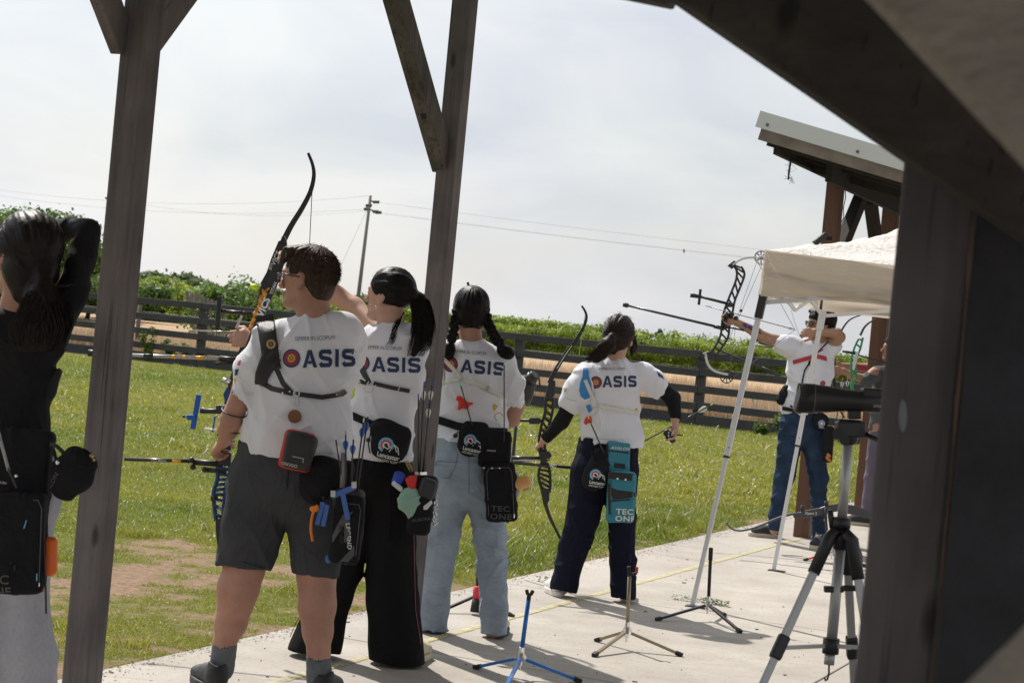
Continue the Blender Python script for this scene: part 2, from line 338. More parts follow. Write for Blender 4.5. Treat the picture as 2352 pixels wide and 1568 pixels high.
def folds(amp, fl, fd, fu, tilt=0.0, seed=0.0, ridge=True):
    """cloth folds: a broad swell plus two families of narrow creases that run at slants"""
    fr = []
    for k, (tt, wt) in enumerate(((tilt, 1.0), (tilt + 1.25, .7), (tilt - .5, .45))): fr.append((RT * math.cos(tt) + UP * math.sin(tt), UP * math.cos(tt) - RT * math.sin(tt), wt, k))
    def f(X, Y, Z):
        w = X * FW[0] + Y * FW[1] + Z * FW[2]; x0 = X * RT[0] + Y * RT[1] + Z * RT[2]; z0 = X * UP[0] + Y * UP[1] + Z * UP[2]
        wp = vnoise(x0 * 5 + seed, w * 5, z0 * 5); out = -amp * .8 * (vnoise(x0 * fl * .7 + seed, w * fd, z0 * fl * .7 + 9) - .5)
        for a, b, wt, k in fr:
            u = X * a[0] + Y * a[1] + Z * a[2]; v = X * b[0] + Y * b[1] + Z * b[2]
            n = vnoise(u * fl * .55 + wp * 1.3 + seed * 3.1 + 40 + 13 * k, w * fd * 1.3 + 40, v * fu * 1.35 + wp * 2.2 + 40); n = (1 - np.abs(2 * n - 1)) ** 4
            m_ = np.clip(vnoise(u * 3 + 70 + 5 * k + seed, w * 3, v * 4 + 70) * 2.4 - .7, 0, 1); out = out - amp * .75 * wt * n * m_
        return out
    return f
def grooves(c, axis, amp=.0035, k=11, seed=0):
    """hair combed towards an axis: grooves run along the meridians round that axis"""
    ax = unit(axis); e1 = unit(np.cross(ax, UZ + .1)); e2 = np.cross(ax, e1)
    def f(X, Y, Z):
        px, py, pz = X - c[0], Y - c[1], Z - c[2]; r = np.sqrt(px * px + py * py + pz * pz) + 1e-6; u = (px * e1[0] + py * e1[1] + pz * e1[2]) / r; v = (px * e2[0] + py * e2[1] + pz * e2[2]) / r; w = (px * ax[0] + py * ax[1] + pz * ax[2]) / r
        an = np.arctan2(v, u); return -amp * ((vnoise(np.cos(an) * k + 20, np.sin(an) * k + 20, w * 1.6 + seed) - .5) * 1.4 + (vnoise(np.cos(an) * k * 2.3 + 40, np.sin(an) * k * 2.3 + 40, w * 2 + seed) - .5)) * np.clip(1.25 - np.abs(w), .25, 1)
    return f

# ---------------------------------------------------------------- lettering laid on a surface
_tcache = {}
def glyphs(s, bold=0.0, space=1.0, shear=0.0):
    key = (s, bold, space, shear)
    if key in _tcache: return _tcache[key]
    c = bpy.data.curves.new('t', 'FONT'); c.body = s; c.size = 1; c.offset = bold; c.space_character = space; c.align_x = 'CENTER'; c.align_y = 'CENTER'; c.shear = shear; c.resolution_u = 3
    o = bpy.data.objects.new('t', c); sc.collection.objects.link(o); dg = bpy.context.evaluated_depsgraph_get(); dg.update()
    me = o.evaluated_get(dg).to_mesh(); V = [tuple(v.co) for v in me.vertices]; Fc = [tuple(p.vertices) for p in me.polygons]
    o.evaluated_get(dg).to_mesh_clear(); bpy.data.objects.remove(o); bpy.data.curves.remove(c); _tcache[key] = (V, Fc); return V, Fc
def flat2surf(mb, V2, F2, x, y, sx, sy, ang, d0, bvh, lift, cell=None):
    """V2: 2-D outline mesh; drop it on the surface under pixel x,y along the viewing axis (a print on the cloth)"""
    import bmesh
    bm = bmesh.new(); vs_ = [bm.verts.new((v[0] * sx, v[1] * sy, 0)) for v in V2]
    for f in F2:
        try: bm.faces.new([vs_[i] for i in f])
        except ValueError: pass
    if cell:
        xs = [v.co.x for v in bm.verts]; ys = [v.co.y for v in bm.verts]
        for ax, l in ((0, xs), (1, ys)):
            t = min(l) + cell
            while t < max(l):
                co = [0, 0, 0]; no = [0, 0, 0]; co[ax] = t; no[ax] = 1
                bmesh.ops.bisect_plane(bm, geom=bm.verts[:] + bm.edges[:] + bm.faces[:], plane_co=co, plane_no=no, dist=1e-5); t += cell
    ca, sa = math.cos(ang), math.sin(ang); V = []; bm.verts.index_update(); last = None
    for v in bm.verts:
        u = v.co.x * ca - v.co.y * sa; w = v.co.x * sa + v.co.y * ca; p = P(x + u, y - w, d0)
        if bvh is not None:
            hit = bvh.ray_cast(Vector(p - FW * 1.0), Vector(FW), 2.0)
            if hit[0] is not None: p = np.array(hit[0]) - FW * lift; last = np.dot(p - CAM, FW)
            elif last is not None: p = P(x + u, y - w, last)
        V.append(p)
    Fc = [tuple(v.index for v in f.verts) for f in bm.faces]; bm.free(); mb.add(V, Fc)
def lettering(mb, s, x, y, h, ang, d0, bvh, lift=0.0015, bold=0.0, space=1.0, wide=1.0, cell=None, shear=0.0):
    cell = cell or (max(4, h * .5) if bvh is not None else None); lift = max(lift, .003) if bvh is not None else lift
    V, Fc = glyphs(s, bold, space, shear); k = h / 0.70; flat2surf(mb, V, Fc, x, y, k * wide, k, ang, d0, bvh, lift, cell)
def ring2(mb, x, y, r0, r1, ang, d0, bvh, lift, wide=1.0, n=28, a0=0, a1=360, cell=None):
    V = []; m = max(3, int(n * (a1 - a0) / 360))
    for i in range(m + 1):
        an = rad(a0 + (a1 - a0) * i / m)
        for r in (r0, r1): V.append((r * math.cos(an), r * math.sin(an)))
    flat2surf(mb, V, [(2 * i, 2 * i + 1, 2 * i + 3, 2 * i + 2) for i in range(m)], x, y, wide, 1, ang, d0, bvh, lift, cell)
def poly2(mb, pts, d0, bvh, lift, cell=None):
    cell = cell or (6 if bvh is not None else None)
    flat2surf(mb, [(p[0], -p[1]) for p in pts], [tuple(range(len(pts)))], 0, 0, 1, 1, 0, d0, bvh, lift, cell)
def strap(mb, pts, w, d0, bvh, lift=0.003, th=0.003, step=6):
    """a band with thickness that lies on a surface; pts and width in pixels"""
    pl = [np.array(p[:2], float) for p in pts]; q = []
    for a, b in zip(pl[:-1], pl[1:]):
        n = max(1, int(np.linalg.norm(b - a) / step)); q += [a + (b - a) * i / n for i in range(n)]
    q.append(pl[-1]); rows = []; last = d0; wm = max(w) if hasattr(w, '__len__') else w; nc = 3 if wm < 10 else 5 if wm < 16 else 9; cs = [-1 + 2 * k / (nc - 1) for k in range(nc)]
    for i, p in enumerate(q):
        t = unit(q[min(i + 1, len(q) - 1)] - q[max(i - 1, 0)]); n = np.array([-t[1], t[0]]); ww = w if not hasattr(w, '__len__') else w[0] + (w[1] - w[0]) * i / (len(q) - 1)
        row = []; ds = []
        for s_ in cs:
            c = p + n * s_ * ww / 2; o = P(c[0], c[1], d0); dd = None
            if bvh is not None:
                hit = bvh.ray_cast(Vector(o - FW * 1.0), Vector(FW), 2.0)
                if hit[0] is not None: dd = float(np.dot(np.array(hit[0]) - CAM, FW))
            ds.append(dd)
        k = [x for x in ds if x is not None]; base = min(k) if k else last; last = base
        for s_, dd in zip(cs, ds): c = p + n * s_ * ww / 2; row.append(P(c[0], c[1], (min(dd, base + .03) if dd is not None else base) - lift))
        rows.append(row)
    V = []
    for r in rows: V += r + [x - FW * th for x in r]
    Fc = []; m = 2 * nc
    for i in range(len(rows) - 1):
        a, b = m * i, m * i + m
        for k in range(nc - 1): Fc += [(a + nc + k, a + nc + k + 1, b + nc + k + 1, b + nc + k), (a + k, b + k, b + k + 1, a + k + 1)]
        Fc += [(a, a + nc, b + nc, b), (a + nc - 1, b + nc - 1, b + m - 1, a + m - 1)]
    mb.add(V, Fc)
# ================================================================ THE SETTING
rng = np.random.RandomState(3)
EDGE = -4.17                                   # slab edge towards the field
def struct(name, mb, m_, bevel=0, origin=(0, 0, 0)):
    o = mesh_obj(name, mb.V, mb.Fc, m_, np.array(origin, float), None, mb.smooth, mb.M, bevel=bevel); o['kind'] = 'structure'; return o
# concrete: pale, slightly blotchy, fine grit
def concrete():
    m = bpy.data.materials.new('concrete'); m.use_nodes = True; t = m.node_tree; b = t.nodes['Principled BSDF']; b.inputs['Roughness'].default_value = 0.85
    co = N(t, 'ShaderNodeTexCoord')
    n1 = N(t, 'ShaderNodeTexNoise'); n1.inputs['Scale'].default_value = 1.1; n1.inputs['Detail'].default_value = 8; n1.inputs['Roughness'].default_value = .7
    n2 = N(t, 'ShaderNodeTexNoise'); n2.inputs['Scale'].default_value = 60; n2.inputs['Detail'].default_value = 4
    mp = N(t, 'ShaderNodeMapping'); mp.inputs['Rotation'].default_value = (0, 0, rad(22)); mp.inputs['Scale'].default_value = (1.5, 9, 1)
    n3 = N(t, 'ShaderNodeTexNoise'); n3.inputs['Scale'].default_value = 3; n3.inputs['Detail'].default_value = 7
    for n in (n1, n2): t.links.new(co.outputs['Object'], n.inputs['Vector'])
    t.links.new(co.outputs['Object'], mp.inputs[0]); t.links.new(mp.outputs[0], n3.inputs['Vector'])
    r = N(t, 'ShaderNodeValToRGB'); r.color_ramp.elements[0].position = .32; r.color_ramp.elements[1].position = .68
    r.color_ramp.elements[0].color = (.275, .248, .215, 1); r.color_ramp.elements[1].color = (.43, .40, .36, 1)
    r3 = N(t, 'ShaderNodeValToRGB'); r3.color_ramp.elements[0].position = .55; r3.color_ramp.elements[1].position = .70
    r3.color_ramp.elements[0].color = (0, 0, 0, 1); r3.color_ramp.elements[1].color = (.75, .75, .75, 1)
    mx = N(t, 'ShaderNodeMix', data_type='RGBA'); mx.inputs[7].default_value = (.33, .26, .20, 1)
    r2 = N(t, 'ShaderNodeValToRGB'); r2.color_ramp.elements[0].position = .28; r2.color_ramp.elements[1].position = .42
    r2.color_ramp.elements[0].color = (.55, .55, .55, 1); r2.color_ramp.elements[1].color = (1, 1, 1, 1)
    ml = N(t, 'ShaderNodeMix', data_type='RGBA', blend_type='MULTIPLY'); ml.inputs[0].default_value = 1
    L_ = t.links.new; L_(n1.outputs[0], r.inputs[0]); L_(n3.outputs[0], r3.inputs[0]); L_(r3.outputs[0], mx.inputs[0]); L_(r.outputs[0], mx.inputs[6]); L_(n2.outputs[0], r2.inputs[0])
    L_(mx.outputs[2], ml.inputs[6]); L_(r2.outputs[0], ml.inputs[7]); L_(ml.outputs[2], b.inputs['Base Color'])
    bp = N(t, 'ShaderNodeBump'); bp.inputs['Strength'].default_value = .25; bp.inputs['Distance'].default_value = .004; L_(n2.outputs[0], bp.inputs['Height']); L_(bp.outputs[0], b.inputs['Normal'])
    return m
mb = MB(); js = [-12.0, -9.5, -7.0, -4.5, -2.0, .45, 2.95, 5.43, 7.91, 10.39, 12.87, 15.35, 17.8, 20.3, 22.8, 25.3, 27.8, 30.3, 45]
bs_ = [EDGE, -1.9, .6, 3.1, 7.0]
for i in range(len(js) - 1):
    for j in range(len(bs_) - 1):
        a0, a1, b0, b1 = js[i] + .005, js[i + 1] - .005, bs_[j] + .004, bs_[j + 1] - .004
        mb.box(W((a0 + a1) / 2, (b0 + b1) / 2, -.06), (AD, AE, UZ), ((a1 - a0) / 2, (b1 - b0) / 2, .06))
struct('pavement', mb, concrete(), bevel=.006)
# worn yellow shooting line
def worn(name, col, thr):
    m = bpy.data.materials.new(name); m.use_nodes = True; t = m.node_tree; b = t.nodes['Principled BSDF']; b.inputs['Base Color'].default_value = (*col, 1); b.inputs['Roughness'].default_value = .8
    co = N(t, 'ShaderNodeTexCoord'); n = N(t, 'ShaderNodeTexNoise'); n.inputs['Scale'].default_value = 14; n.inputs['Detail'].default_value = 8; n.inputs['Roughness'].default_value = .8
    r = N(t, 'ShaderNodeValToRGB'); r.color_ramp.elements[0].position = thr; r.color_ramp.elements[1].position = thr + .22; r.color_ramp.elements[1].color = (.52, .52, .52, 1)
    t.links.new(co.outputs['Object'], n.inputs['Vector']); t.links.new(n.outputs[0], r.inputs[0]); t.links.new(r.outputs[0], b.inputs['Alpha']); return m
mb = MB()
for i in range(3, len(js) - 2):
    a0, a1 = js[i] + .02, js[i + 1] - .02
    mb.box(W((a0 + a1) / 2, -3.575, .0035), (AD, AE, UZ), ((a1 - a0) / 2, .022, .0015))
struct('painted_line', mb, worn('yellow_paint', (.62, .56, .30), .36))

# ground sheet: grass, dirt, dry field
def tangle(x, y):                              # 0..1 how much bare dirt
    a = x * AD[0] + y * AD[1]; b = x * AE[0] + y * AE[1]; de = EDGE - b      # metres into the field
    n = vnoise(x * .9 + 50, y * .9 + 50, 0 * x + 3) * .6 + vnoise(x * 3 + 50, y * 3 + 50, 0 * x + 8) * .4
    big = np.clip((2.7 - de) / .7, 0, 1) * np.clip((11.3 - a) / 1.6, 0, 1)
    bare = np.exp(-((de - 1.45) / .42) ** 2) * .30 + np.clip(1 - de / .30, 0, 1) * .35
    near = np.clip(1 - de / .75, 0, 1) * np.clip((12.2 - a) / 1.4, 0, 1) * .72
    strip = np.clip(1 - de / .42, 0, 1) * .74
    far = np.exp(-((de - 12.4) / 1.3) ** 2) * .50 * (x > .5)
    v = np.maximum(np.maximum(big * (.50 + bare), near), np.maximum(strip, far))
    n = vnoise(x * 2.1 + 50, y * 2.1 + 50, 0 * x + 3) * .35 + vnoise(x * 6 + 50, y * 6 + 50, 0 * x + 8) * .35 + vnoise(x * 17 + 11, y * 17 + 11, 0 * x + 2) * .30
    return np.clip((v + (n - .5) * 2.8 * (v > .03) - .44) * 3.6, 0, 1)
gm = bpy.data.materials.new('field_ground'); gm.use_nodes = True; t = gm.node_tree; b = t.nodes['Principled BSDF']; b.inputs['Roughness'].default_value = .95; b.inputs['Specular IOR Level'].default_value = .1
at = N(t, 'ShaderNodeAttribute', attribute_name='tint'); co = N(t, 'ShaderNodeTexCoord'); n1 = N(t, 'ShaderNodeTexNoise'); n1.inputs['Scale'].default_value = 22; n1.inputs['Detail'].default_value = 9; n1.inputs['Roughness'].default_value = .75
r = N(t, 'ShaderNodeValToRGB'); r.color_ramp.elements[0].position = .3; r.color_ramp.elements[1].position = .7; r.color_ramp.elements[0].color = (.45, .45, .45, 1); r.color_ramp.elements[1].color = (1.35, 1.3, 1.25, 1)
ml = N(t, 'ShaderNodeMix', data_type='RGBA', blend_type='MULTIPLY'); ml.inputs[0].default_value = 1
bp = N(t, 'ShaderNodeBump'); bp.inputs['Strength'].default_value = .6; bp.inputs['Distance'].default_value = .02
for a_, b_ in ((co.outputs['Object'], n1.inputs['Vector']), (n1.outputs[0], r.inputs[0]), (at.outputs['Color'], ml.inputs[6]), (r.outputs[0], ml.inputs[7]), (ml.outputs[2], b.inputs['Base Color']), (n1.outputs[0], bp.inputs['Height']), (bp.outputs[0], b.inputs['Normal'])): t.links.new(a_, b_)
F1 = G(457, 842, -.05); F2 = G(1600, 975, -.05); FD = unit(F2 - F1); FN = np.array([-FD[1], FD[0], 0]); FN = FN if FN[1] > 0 else -FN
xs = np.concatenate([np.linspace(-900, -14.5, 40), np.arange(-14, 14, .14), np.linspace(14.5, 900, 40)]); ys = np.concatenate([np.linspace(-40, 3, 8), np.arange(4, 20, .14), np.arange(20, 75, .5), np.linspace(78, 180, 30), np.linspace(220, 2200, 14)])
X, Y = np.meshgrid(xs, ys, indexing='ij'); fd = (X - F1[0]) * FN[0] + (Y - F1[1]) * FN[1]
dirt = tangle(X, Y)[..., None]; grass_c = np.array([.125, .14, .03]); dirt_c = np.array([.25, .175, .12]); dry = np.array([.42, .30, .19]); green = np.array([.07, .10, .03])
C = grass_c * (1 - dirt) + dirt_c * dirt
C = np.where((fd > .3)[..., None], dry, C); C = np.where((fd > 58)[..., None], green, C)
b_ = X * AE[0] + Y * AE[1]; Z = np.full_like(X, -.05); Z[(b_ > EDGE + .6)] = -.13
V = np.stack([X, Y, Z], -1).reshape(-1, 3); nx, ny = X.shape; ii = (np.arange(nx - 1)[:, None] * ny + np.arange(ny - 1)).ravel()
Q = np.stack([ii, ii + ny, ii + ny + 1, ii + 1], 1)
g = mesh_obj('ground', V, Q, gm, np.zeros(3), None, True, tint=np.concatenate([C.reshape(-1, 3), np.ones((nx * ny, 1))], 1)); g['kind'] = 'structure'

# blades
def blades(name, base, hgt, wid, lean, tint, m_, kind='stuff', seg=1):
    n = len(base); an = rng.rand(n) * 2 * np.pi; s = np.stack([np.cos(an), np.sin(an), 0 * an], 1); la = rng.rand(n) * 2 * np.pi
    tip = base + np.stack([np.cos(la) * lean, np.sin(la) * lean, hgt], 1); w = wid[:, None]
    mid = base * .45 + tip * .55; mid[:, 2] += hgt * .12
    V = np.stack([base - s * w, base + s * w, mid + s * w * .75, tip, mid - s * w * .75], 1).reshape(-1, 3); o = np.arange(n) * 5
    Q = np.concatenate([np.stack([o, o + 1, o + 2, o + 4], 1), np.stack([o + 4, o + 2, o + 3, o + 3], 1)])
    # triangles only, so that every face is sound
    T = np.concatenate([np.stack([o, o + 1, o + 2], 1), np.stack([o, o + 2, o + 4], 1), np.stack([o + 4, o + 2, o + 3], 1)])
    return mesh_obj(name, V, T, m_, np.zeros(3), None, False, tint=np.concatenate([np.repeat(tint, 5, 0), np.ones((n * 5, 1))], 1))
gmat = attr_mat('grass_blades', .38, .5, .6)
def scatter(n, ylo, yhi, pw=1.0):
    y = ylo + (yhi - ylo) * rng.rand(n) ** pw; x = (rng.rand(n) * 2 - 1) * (y * .30 + .5); return x, y
B = []; Hh = []; Ww = []; Ln = []; Tn = []
for n, lo, hi, hg, wd in ((330000, 6.6, 12.5, .012, .0016), (300000, 12, 20, .017, .0026), (260000, 19, 41.5, .022, .0055)):
    x, y = scatter(n, lo, hi); a = x * AD[0] + y * AD[1]; b2 = x * AE[0] + y * AE[1]; de = EDGE - b2
    fdist = (x - F1[0]) * FN[0] + (y - F1[1]) * FN[1]; dt = tangle(x, y)
    cl = vnoise(x * 9 + 20, y * 9 + 20, 0 * x + 1)
    keep = (de > .02) & (fdist < .25) & (rng.rand(n) < np.clip(1.02 - dt * 1.25 + (cl - .5) * .9 * dt, 0.0, 1)); x, y, de, a, cl, dt = (v[keep] for v in (x, y, de, a, cl, dt)); n = len(x)
    big = vnoise(x * .5 + 9, y * .5 + 9, 0 * x + 5)
    lush = np.clip(1 - np.abs(de - .55) / .9, 0, 1) * np.clip((a - 9.0) / 1.2, 0, 1) * np.clip((17.5 - a) / 2, .3, 1)
    hgt = hg * (.5 + rng.rand(n)) * (.7 + .7 * cl) * (1 + 1.9 * lush * (big > .35)) * (1 + 1.8 * (vnoise(x * 3.7, y * 3.7 + 30, 0 * x + 4) > .82)) * (1 - .3 * dt)
    B.append(np.stack([x, y, np.full(n, -.052)], 1)); Hh.append(hgt); Ww.append(wd * (.6 + .8 * rng.rand(n))); Ln.append(hgt * (.3 + 1.1 * rng.rand(n)))
    yel = np.clip(-.15 + .75 * vnoise(x * 1.3 + 3, y * 1.3 + 3, 0 * x + 9) + .75 * vnoise(x * .38 + 13, y * .25 + 3, 0 * x + 19) + (rng.rand(n) - .5) * .5 - .5 * lush, 0, 1)[:, None]
    c = np.array([.115, .185, .018]) * (1 - yel) + np.array([.315, .305, .040]) * yel; st = (rng.rand(n) < .05 + .25 * dt)[:, None]; c = np.where(st, np.array([.38, .31, .15]), c) * (.75 + .5 * rng.rand(n, 1))
    cl_ = (rng.rand(n) < .03)[:, None]; c = np.where(cl_, np.array([.62, .60, .52]), c)
    Tn.append(c)
g = blades('grass', *[np.concatenate(v) for v in (B, Hh, Ww, Ln, Tn)], gmat); g['kind'] = 'stuff'
# dry stems beyond the fence, thinning with distance
n = 90000; u = rng.rand(n) * 34 - 11; dd = .25 + 24 * rng.rand(n) ** 1.8
pos = F1 + u[:, None] * FD + dd[:, None] * FN; hgt = (.22 + .28 * rng.rand(n)) * (1 + .25 * vnoise(pos[:, 0] * .8, pos[:, 1] * .8 + 9, 0 * u + 2))
c = np.array([.47, .36, .25]) * (.65 + .6 * rng.rand(n, 1)) + np.array([.05, .03, 0]) * rng.rand(n, 1)
g = blades('dry_field', pos, hgt, .004 + .006 * rng.rand(n), hgt * .35 * rng.rand(n), c, attr_mat('straw', .7, .3, .2)); g['kind'] = 'stuff'
# crumbs of leaf and soil on the concrete
mb = MB()
for i in range(420):
    a = 6.2 + 14 * random.Random(i).random() ** 1.3; r_ = random.Random(i + 999); b = -4.1 + 3.6 * r_.random(); s = .0012 + .0045 * r_.random() ** 4; an = r_.random() * 6.28
    e1 = np.array([math.cos(an), math.sin(an), 0]); mb.box(W(a, b, .002 + s * .2), (e1, np.cross(UZ, e1), UZ), (s * (1 + 2 * r_.random() ** 2), s * .6, s * .2 + .001))
mb.cur = 1
for (px, py, k) in ((1250, 1336, 9), (1270, 1337, 8), (1630, 1385, 16), (1600, 1381, 6), (1655, 1390, 12), (1560, 1377, 4), (1575, 1379, 4)):
    g0 = G(px, py); r_ = random.Random(px)
    for i in range(k * 4):
        c = g0 + r_.uniform(-.05, .05) * AE + r_.uniform(-.02, .02) * AD + UZ * r_.uniform(.003, .03); an = r_.random() * 6.28; e1 = np.array([math.cos(an), math.sin(an), .3]); e1 = unit(e1)
        mb.box(c, (e1, unit(np.cross(UZ, e1)), np.cross(e1, unit(np.cross(UZ, e1)))), (.007, .0035, .0007))
o = struct('leaf_litter', mb, [mat('litter', (.10, .075, .05), .9, var=.5), mat('weed', (.10, .16, .04), .6)]); o['kind'] = 'stuff'

# soil and clippings strewn along the slab edge
n = 5200; a_ = 6.2 + 14 * rng.rand(n); off = np.abs(rng.normal(size=n)) * (.03 + .07 * vnoise(a_ * 2.2, 0 * a_, 0 * a_ + 1)); s_ = .0015 + .0045 * rng.rand(n) ** 2
c_ = a_[:, None] * AD + (EDGE + off)[:, None] * AE + UZ * .001; V = np.stack([c_ + s_[:, None] * rng.normal(size=(n, 3)) * [1, 1, .25] + [0, 0, .002] for _ in range(4)], 1).reshape(-1, 3); V[:, 2] = np.maximum(V[:, 2], .0012)
o_ = np.arange(n) * 4; Tt = np.concatenate([np.stack([o_, o_ + 1, o_ + 2], 1), np.stack([o_, o_ + 2, o_ + 3], 1), np.stack([o_, o_ + 3, o_ + 1], 1)])
sc_ = mesh_obj('soil_crumbs', V, Tt, MATS['litter'], np.zeros(3), None, False); sc_['kind'] = 'stuff'

# ---------------------------------------------------------------- the board fence
fence_m = mat('fence_paint', (.045, .045, .050), .75, var=.35, vs_=3, bump=.5, bs=30, stretch=(1, 1, 6)); moss = mat('moss', (.14, .12, .03), .9, var=.5, vs_=20)
fence_v = mat('fence_board', (.066, .064, .063), .8, var=.4, vs_=2.5, bump=.5, bs=25, col2=(.036, .036, .040))
T = Thing('board_fence', 'dark weathered five board fence across the far side of the grass', 'fence', F1 - 12 * FD)
sp = 3.72; k0 = -3; top0 = 1.38
for k in range(-4, 8):
    p = F1 + k * np.linalg.norm(F2 - F1) / 3 * FD
    mb = MB(); mb.box(p + UZ * (.64), (FD, FN, UZ), (.088, .06, .66)); T.part('post', mb, fence_m, bevel=.01)
s_ = np.linalg.norm(F2 - F1) / 3
for j, (z, hw) in enumerate(((1.31, .07), (.99, .07), (.66, .07), (.35, .07), (.08, .12))):
    for k in range(-4, 7):
        r_ = random.Random(j * 50 + k); mb = MB(); a = F1 + (k * s_ + .004) * FD - FN * .085; b = F1 + ((k + 1) * s_ - .004) * FD - FN * .085
        mb.beam(a + UZ * (z + r_.uniform(-.012, .012)), b + UZ * (z + r_.uniform(-.02, .02)), .04, hw * 2, side=FN); T.part('rail', mb, fence_v if (j + k) % 3 else fence_m, bevel=.008)
for k in range(-4, 7):
    for q in range(0):
        r_ = random.Random(k * 100 + q); z = r_.choice([1.38, 1.06, .73, 1.38]); p = F1 + (k + r_.random()) * s_ * FD - FN * .085 + UZ * z
        mb.sphere(p, (.05 + .1 * r_.random(), .022, .012 + .01 * r_.random()), (FD, FN, UZ), 7, 4)

# wire fence just behind
T = Thing('wire_fence', 'thin wire mesh fence standing just behind the dark board fence', 'fence', F1 + 1.2 * FN - 10 * FD)
wm = mat('wire', (.30, .29, .27), .5, .6); mb = MB()
for z in np.arange(.1, 1.1, .16): mb.tube([F1 + 1.2 * FN - 12 * FD + UZ * z, F1 + 1.2 * FN + 24 * FD + UZ * z], .0025, 4)
for k in np.arange(-12, 24, .3): mb.tube([F1 + 1.2 * FN + k * FD, F1 + 1.2 * FN + k * FD + UZ * 1.06], .0018, 4)
T.part('wire_mesh', mb, wm)
for k in np.arange(-11, 24, 4.1):
    mb = MB(); mb.tube([F1 + 1.2 * FN + k * FD, F1 + 1.2 * FN + k * FD + UZ * 1.2], .05, 8); T.part('post', mb, mat('wire_post', (.13, .11, .09), .9, var=.3))

# ---------------------------------------------------------------- foliage
leafm = attr_mat('leaves', .5, .5, .35)
def leaf_cloud(cen, rad_, n, size, c0, c1, seed, flat=0.0):
    """leaf faces filling an uneven clump; cen (k,3), rad_ (k,3)"""
    r_ = np.random.RandomState(seed); k = len(cen); w = np.prod(rad_, 1) ** .67; ix = r_.choice(k, n, p=w / w.sum())
    d = r_.normal(size=(n, 3)); d /= np.linalg.norm(d, axis=1)[:, None]; rr = r_.rand(n) ** .32 * (1 + .18 * r_.normal(size=n)); p = cen[ix] + d * rad_[ix] * rr[:, None]
    nz_ = vnoise(p[:, 0] * .9 + 100, p[:, 1] * .9 + 100, p[:, 2] * 1.3 + 20); keep = nz_ > .30; p, d, ix = p[keep], d[keep], ix[keep]; n = len(p); nz_ = nz_[keep]
    nn = d + r_.normal(size=(n, 3)) * .8; nn[:, 2] += .4; nn /= np.linalg.norm(nn, axis=1)[:, None]; a = np.cross(nn, r_.normal(size=(n, 3))); a /= np.linalg.norm(a, axis=1)[:, None]; b = np.cross(nn, a)
    s = size * (.6 + .8 * r_.rand(n))[:, None]; V = np.stack([p - a * s, p + b * s * .55, p + a * s, p - b * s * .55], 1).reshape(-1, 3)
    t_ = np.clip(nz_ * 1.4 - .45 + r_.rand(n) * .5, 0, 1)[:, None]; c = np.asarray(c0) * (1 - t_) + np.asarray(c1) * t_; c = c * (.8 + .4 * r_.rand(n, 1))
    Q = np.arange(n * 4).reshape(-1, 4); return V, Q, np.concatenate([np.repeat(c, 4, 0), np.ones((n * 4, 1))], 1)
def tree(base, h, w, label, group, seed, n, size, c0=(.035, .06, .015), c1=(.09, .14, .03), name='tree', lobes=14, trunk=.28):
    r_ = np.random.RandomState(seed); T = Thing(name, label, 'tree', base, group); tm = mat('bark', (.09, .07, .055), .95, var=.4, vs_=12, bump=.5, bs=20)
    mb = MB(); mb.tube([base, base + UZ * h * .25 + RT * .03 * h, base + UZ * h * .55, base + UZ * h * .85], [h * .03, h * .024, h * .014, h * .004], 8)
    cen = []; rd = []
    for i in range(lobes):
        an = r_.rand() * 6.28; zz = trunk + (1 - trunk) * (.12 + .72 * r_.rand()); rr = w * .5 * r_.rand() ** .5 * (1 - .5 * abs(zz - .6)); c = base + np.array([math.cos(an) * rr, math.sin(an) * rr, zz * h])
        cen.append(c); rd.append([w * (.16 + .12 * r_.rand())] * 2 + [h * (.10 + .07 * r_.rand())]); mb.tube([base + UZ * h * (trunk * .7 + .2 * r_.rand()), (base + UZ * h * zz * .8 + c) / 2, c], [h * .012, h * .008, h * .003], 5)
    T.part('trunk', mb, tm); V, Q, ti = leaf_cloud(np.array(cen), np.array(rd), n, size, c0, c1, seed)
    mesh_obj('crown', V, Q, leafm, T.org, T.o, False, tint=ti); return T
# trees at the left, nearer, then a wooded rise, then far trees to the right
r_ = random.Random(5)
for i, (x, d, top, w, lab) in enumerate(((30, 78, 452, 7.5, 'tallest dark green tree at the left edge behind the archer in black'), (-60, 84, 455, 7.5, 'broad green tree cut by the left border of the picture'),
        (205, 92, 545, 4.6, 'green tree standing just left of the near grey post'), (120, 88, 560, 5.0, 'green tree behind the raised black sleeve at left'), (262, 98, 640, 4.5, 'low round tree hidden partly behind the near grey post'))):
    base = P(x, 680, d); base[2] = -.05; h = P(x, top, d)[2]
    tree(base, h, w, lab, 'trees at the left beyond the fence', 20 + i, 30000, .10, (.035, .075, .012), (.11, .19, .035), lobes=18, trunk=.12)
V_, Q_, T_, off = [], [], [], 0
def ridge(pts, d, n, size, c0, c1, seed, thick=14, deep=12, big=1.0):
    """a mass of crowns along a skyline given as (x,y) of its top at distance d"""
    r_ = np.random.RandomState(seed); xs = np.array([p[0] for p in pts]); yt = np.array([p[1] for p in pts]); cen = []; rd = []
    for i in range(int((xs[-1] - xs[0]) / F * d / (1.3 * big))):
        x = r_.uniform(xs[0], xs[-1]); y = np.interp(x, xs, yt); dd = d + r_.rand() * deep; tp = P(x, y + r_.rand() * 4, dd)[2]; z = tp * r_.uniform(.25, .92); rr = r_.uniform(.8, 1.7) * big; c = P(x, y, dd); c[2] = max(z - rr * .5, .5); cen.append(c); rd.append([rr * 1.2, rr * 1.2, rr * .8])
    return leaf_cloud(np.array(cen), np.array(rd), n, size, c0, c1, seed)
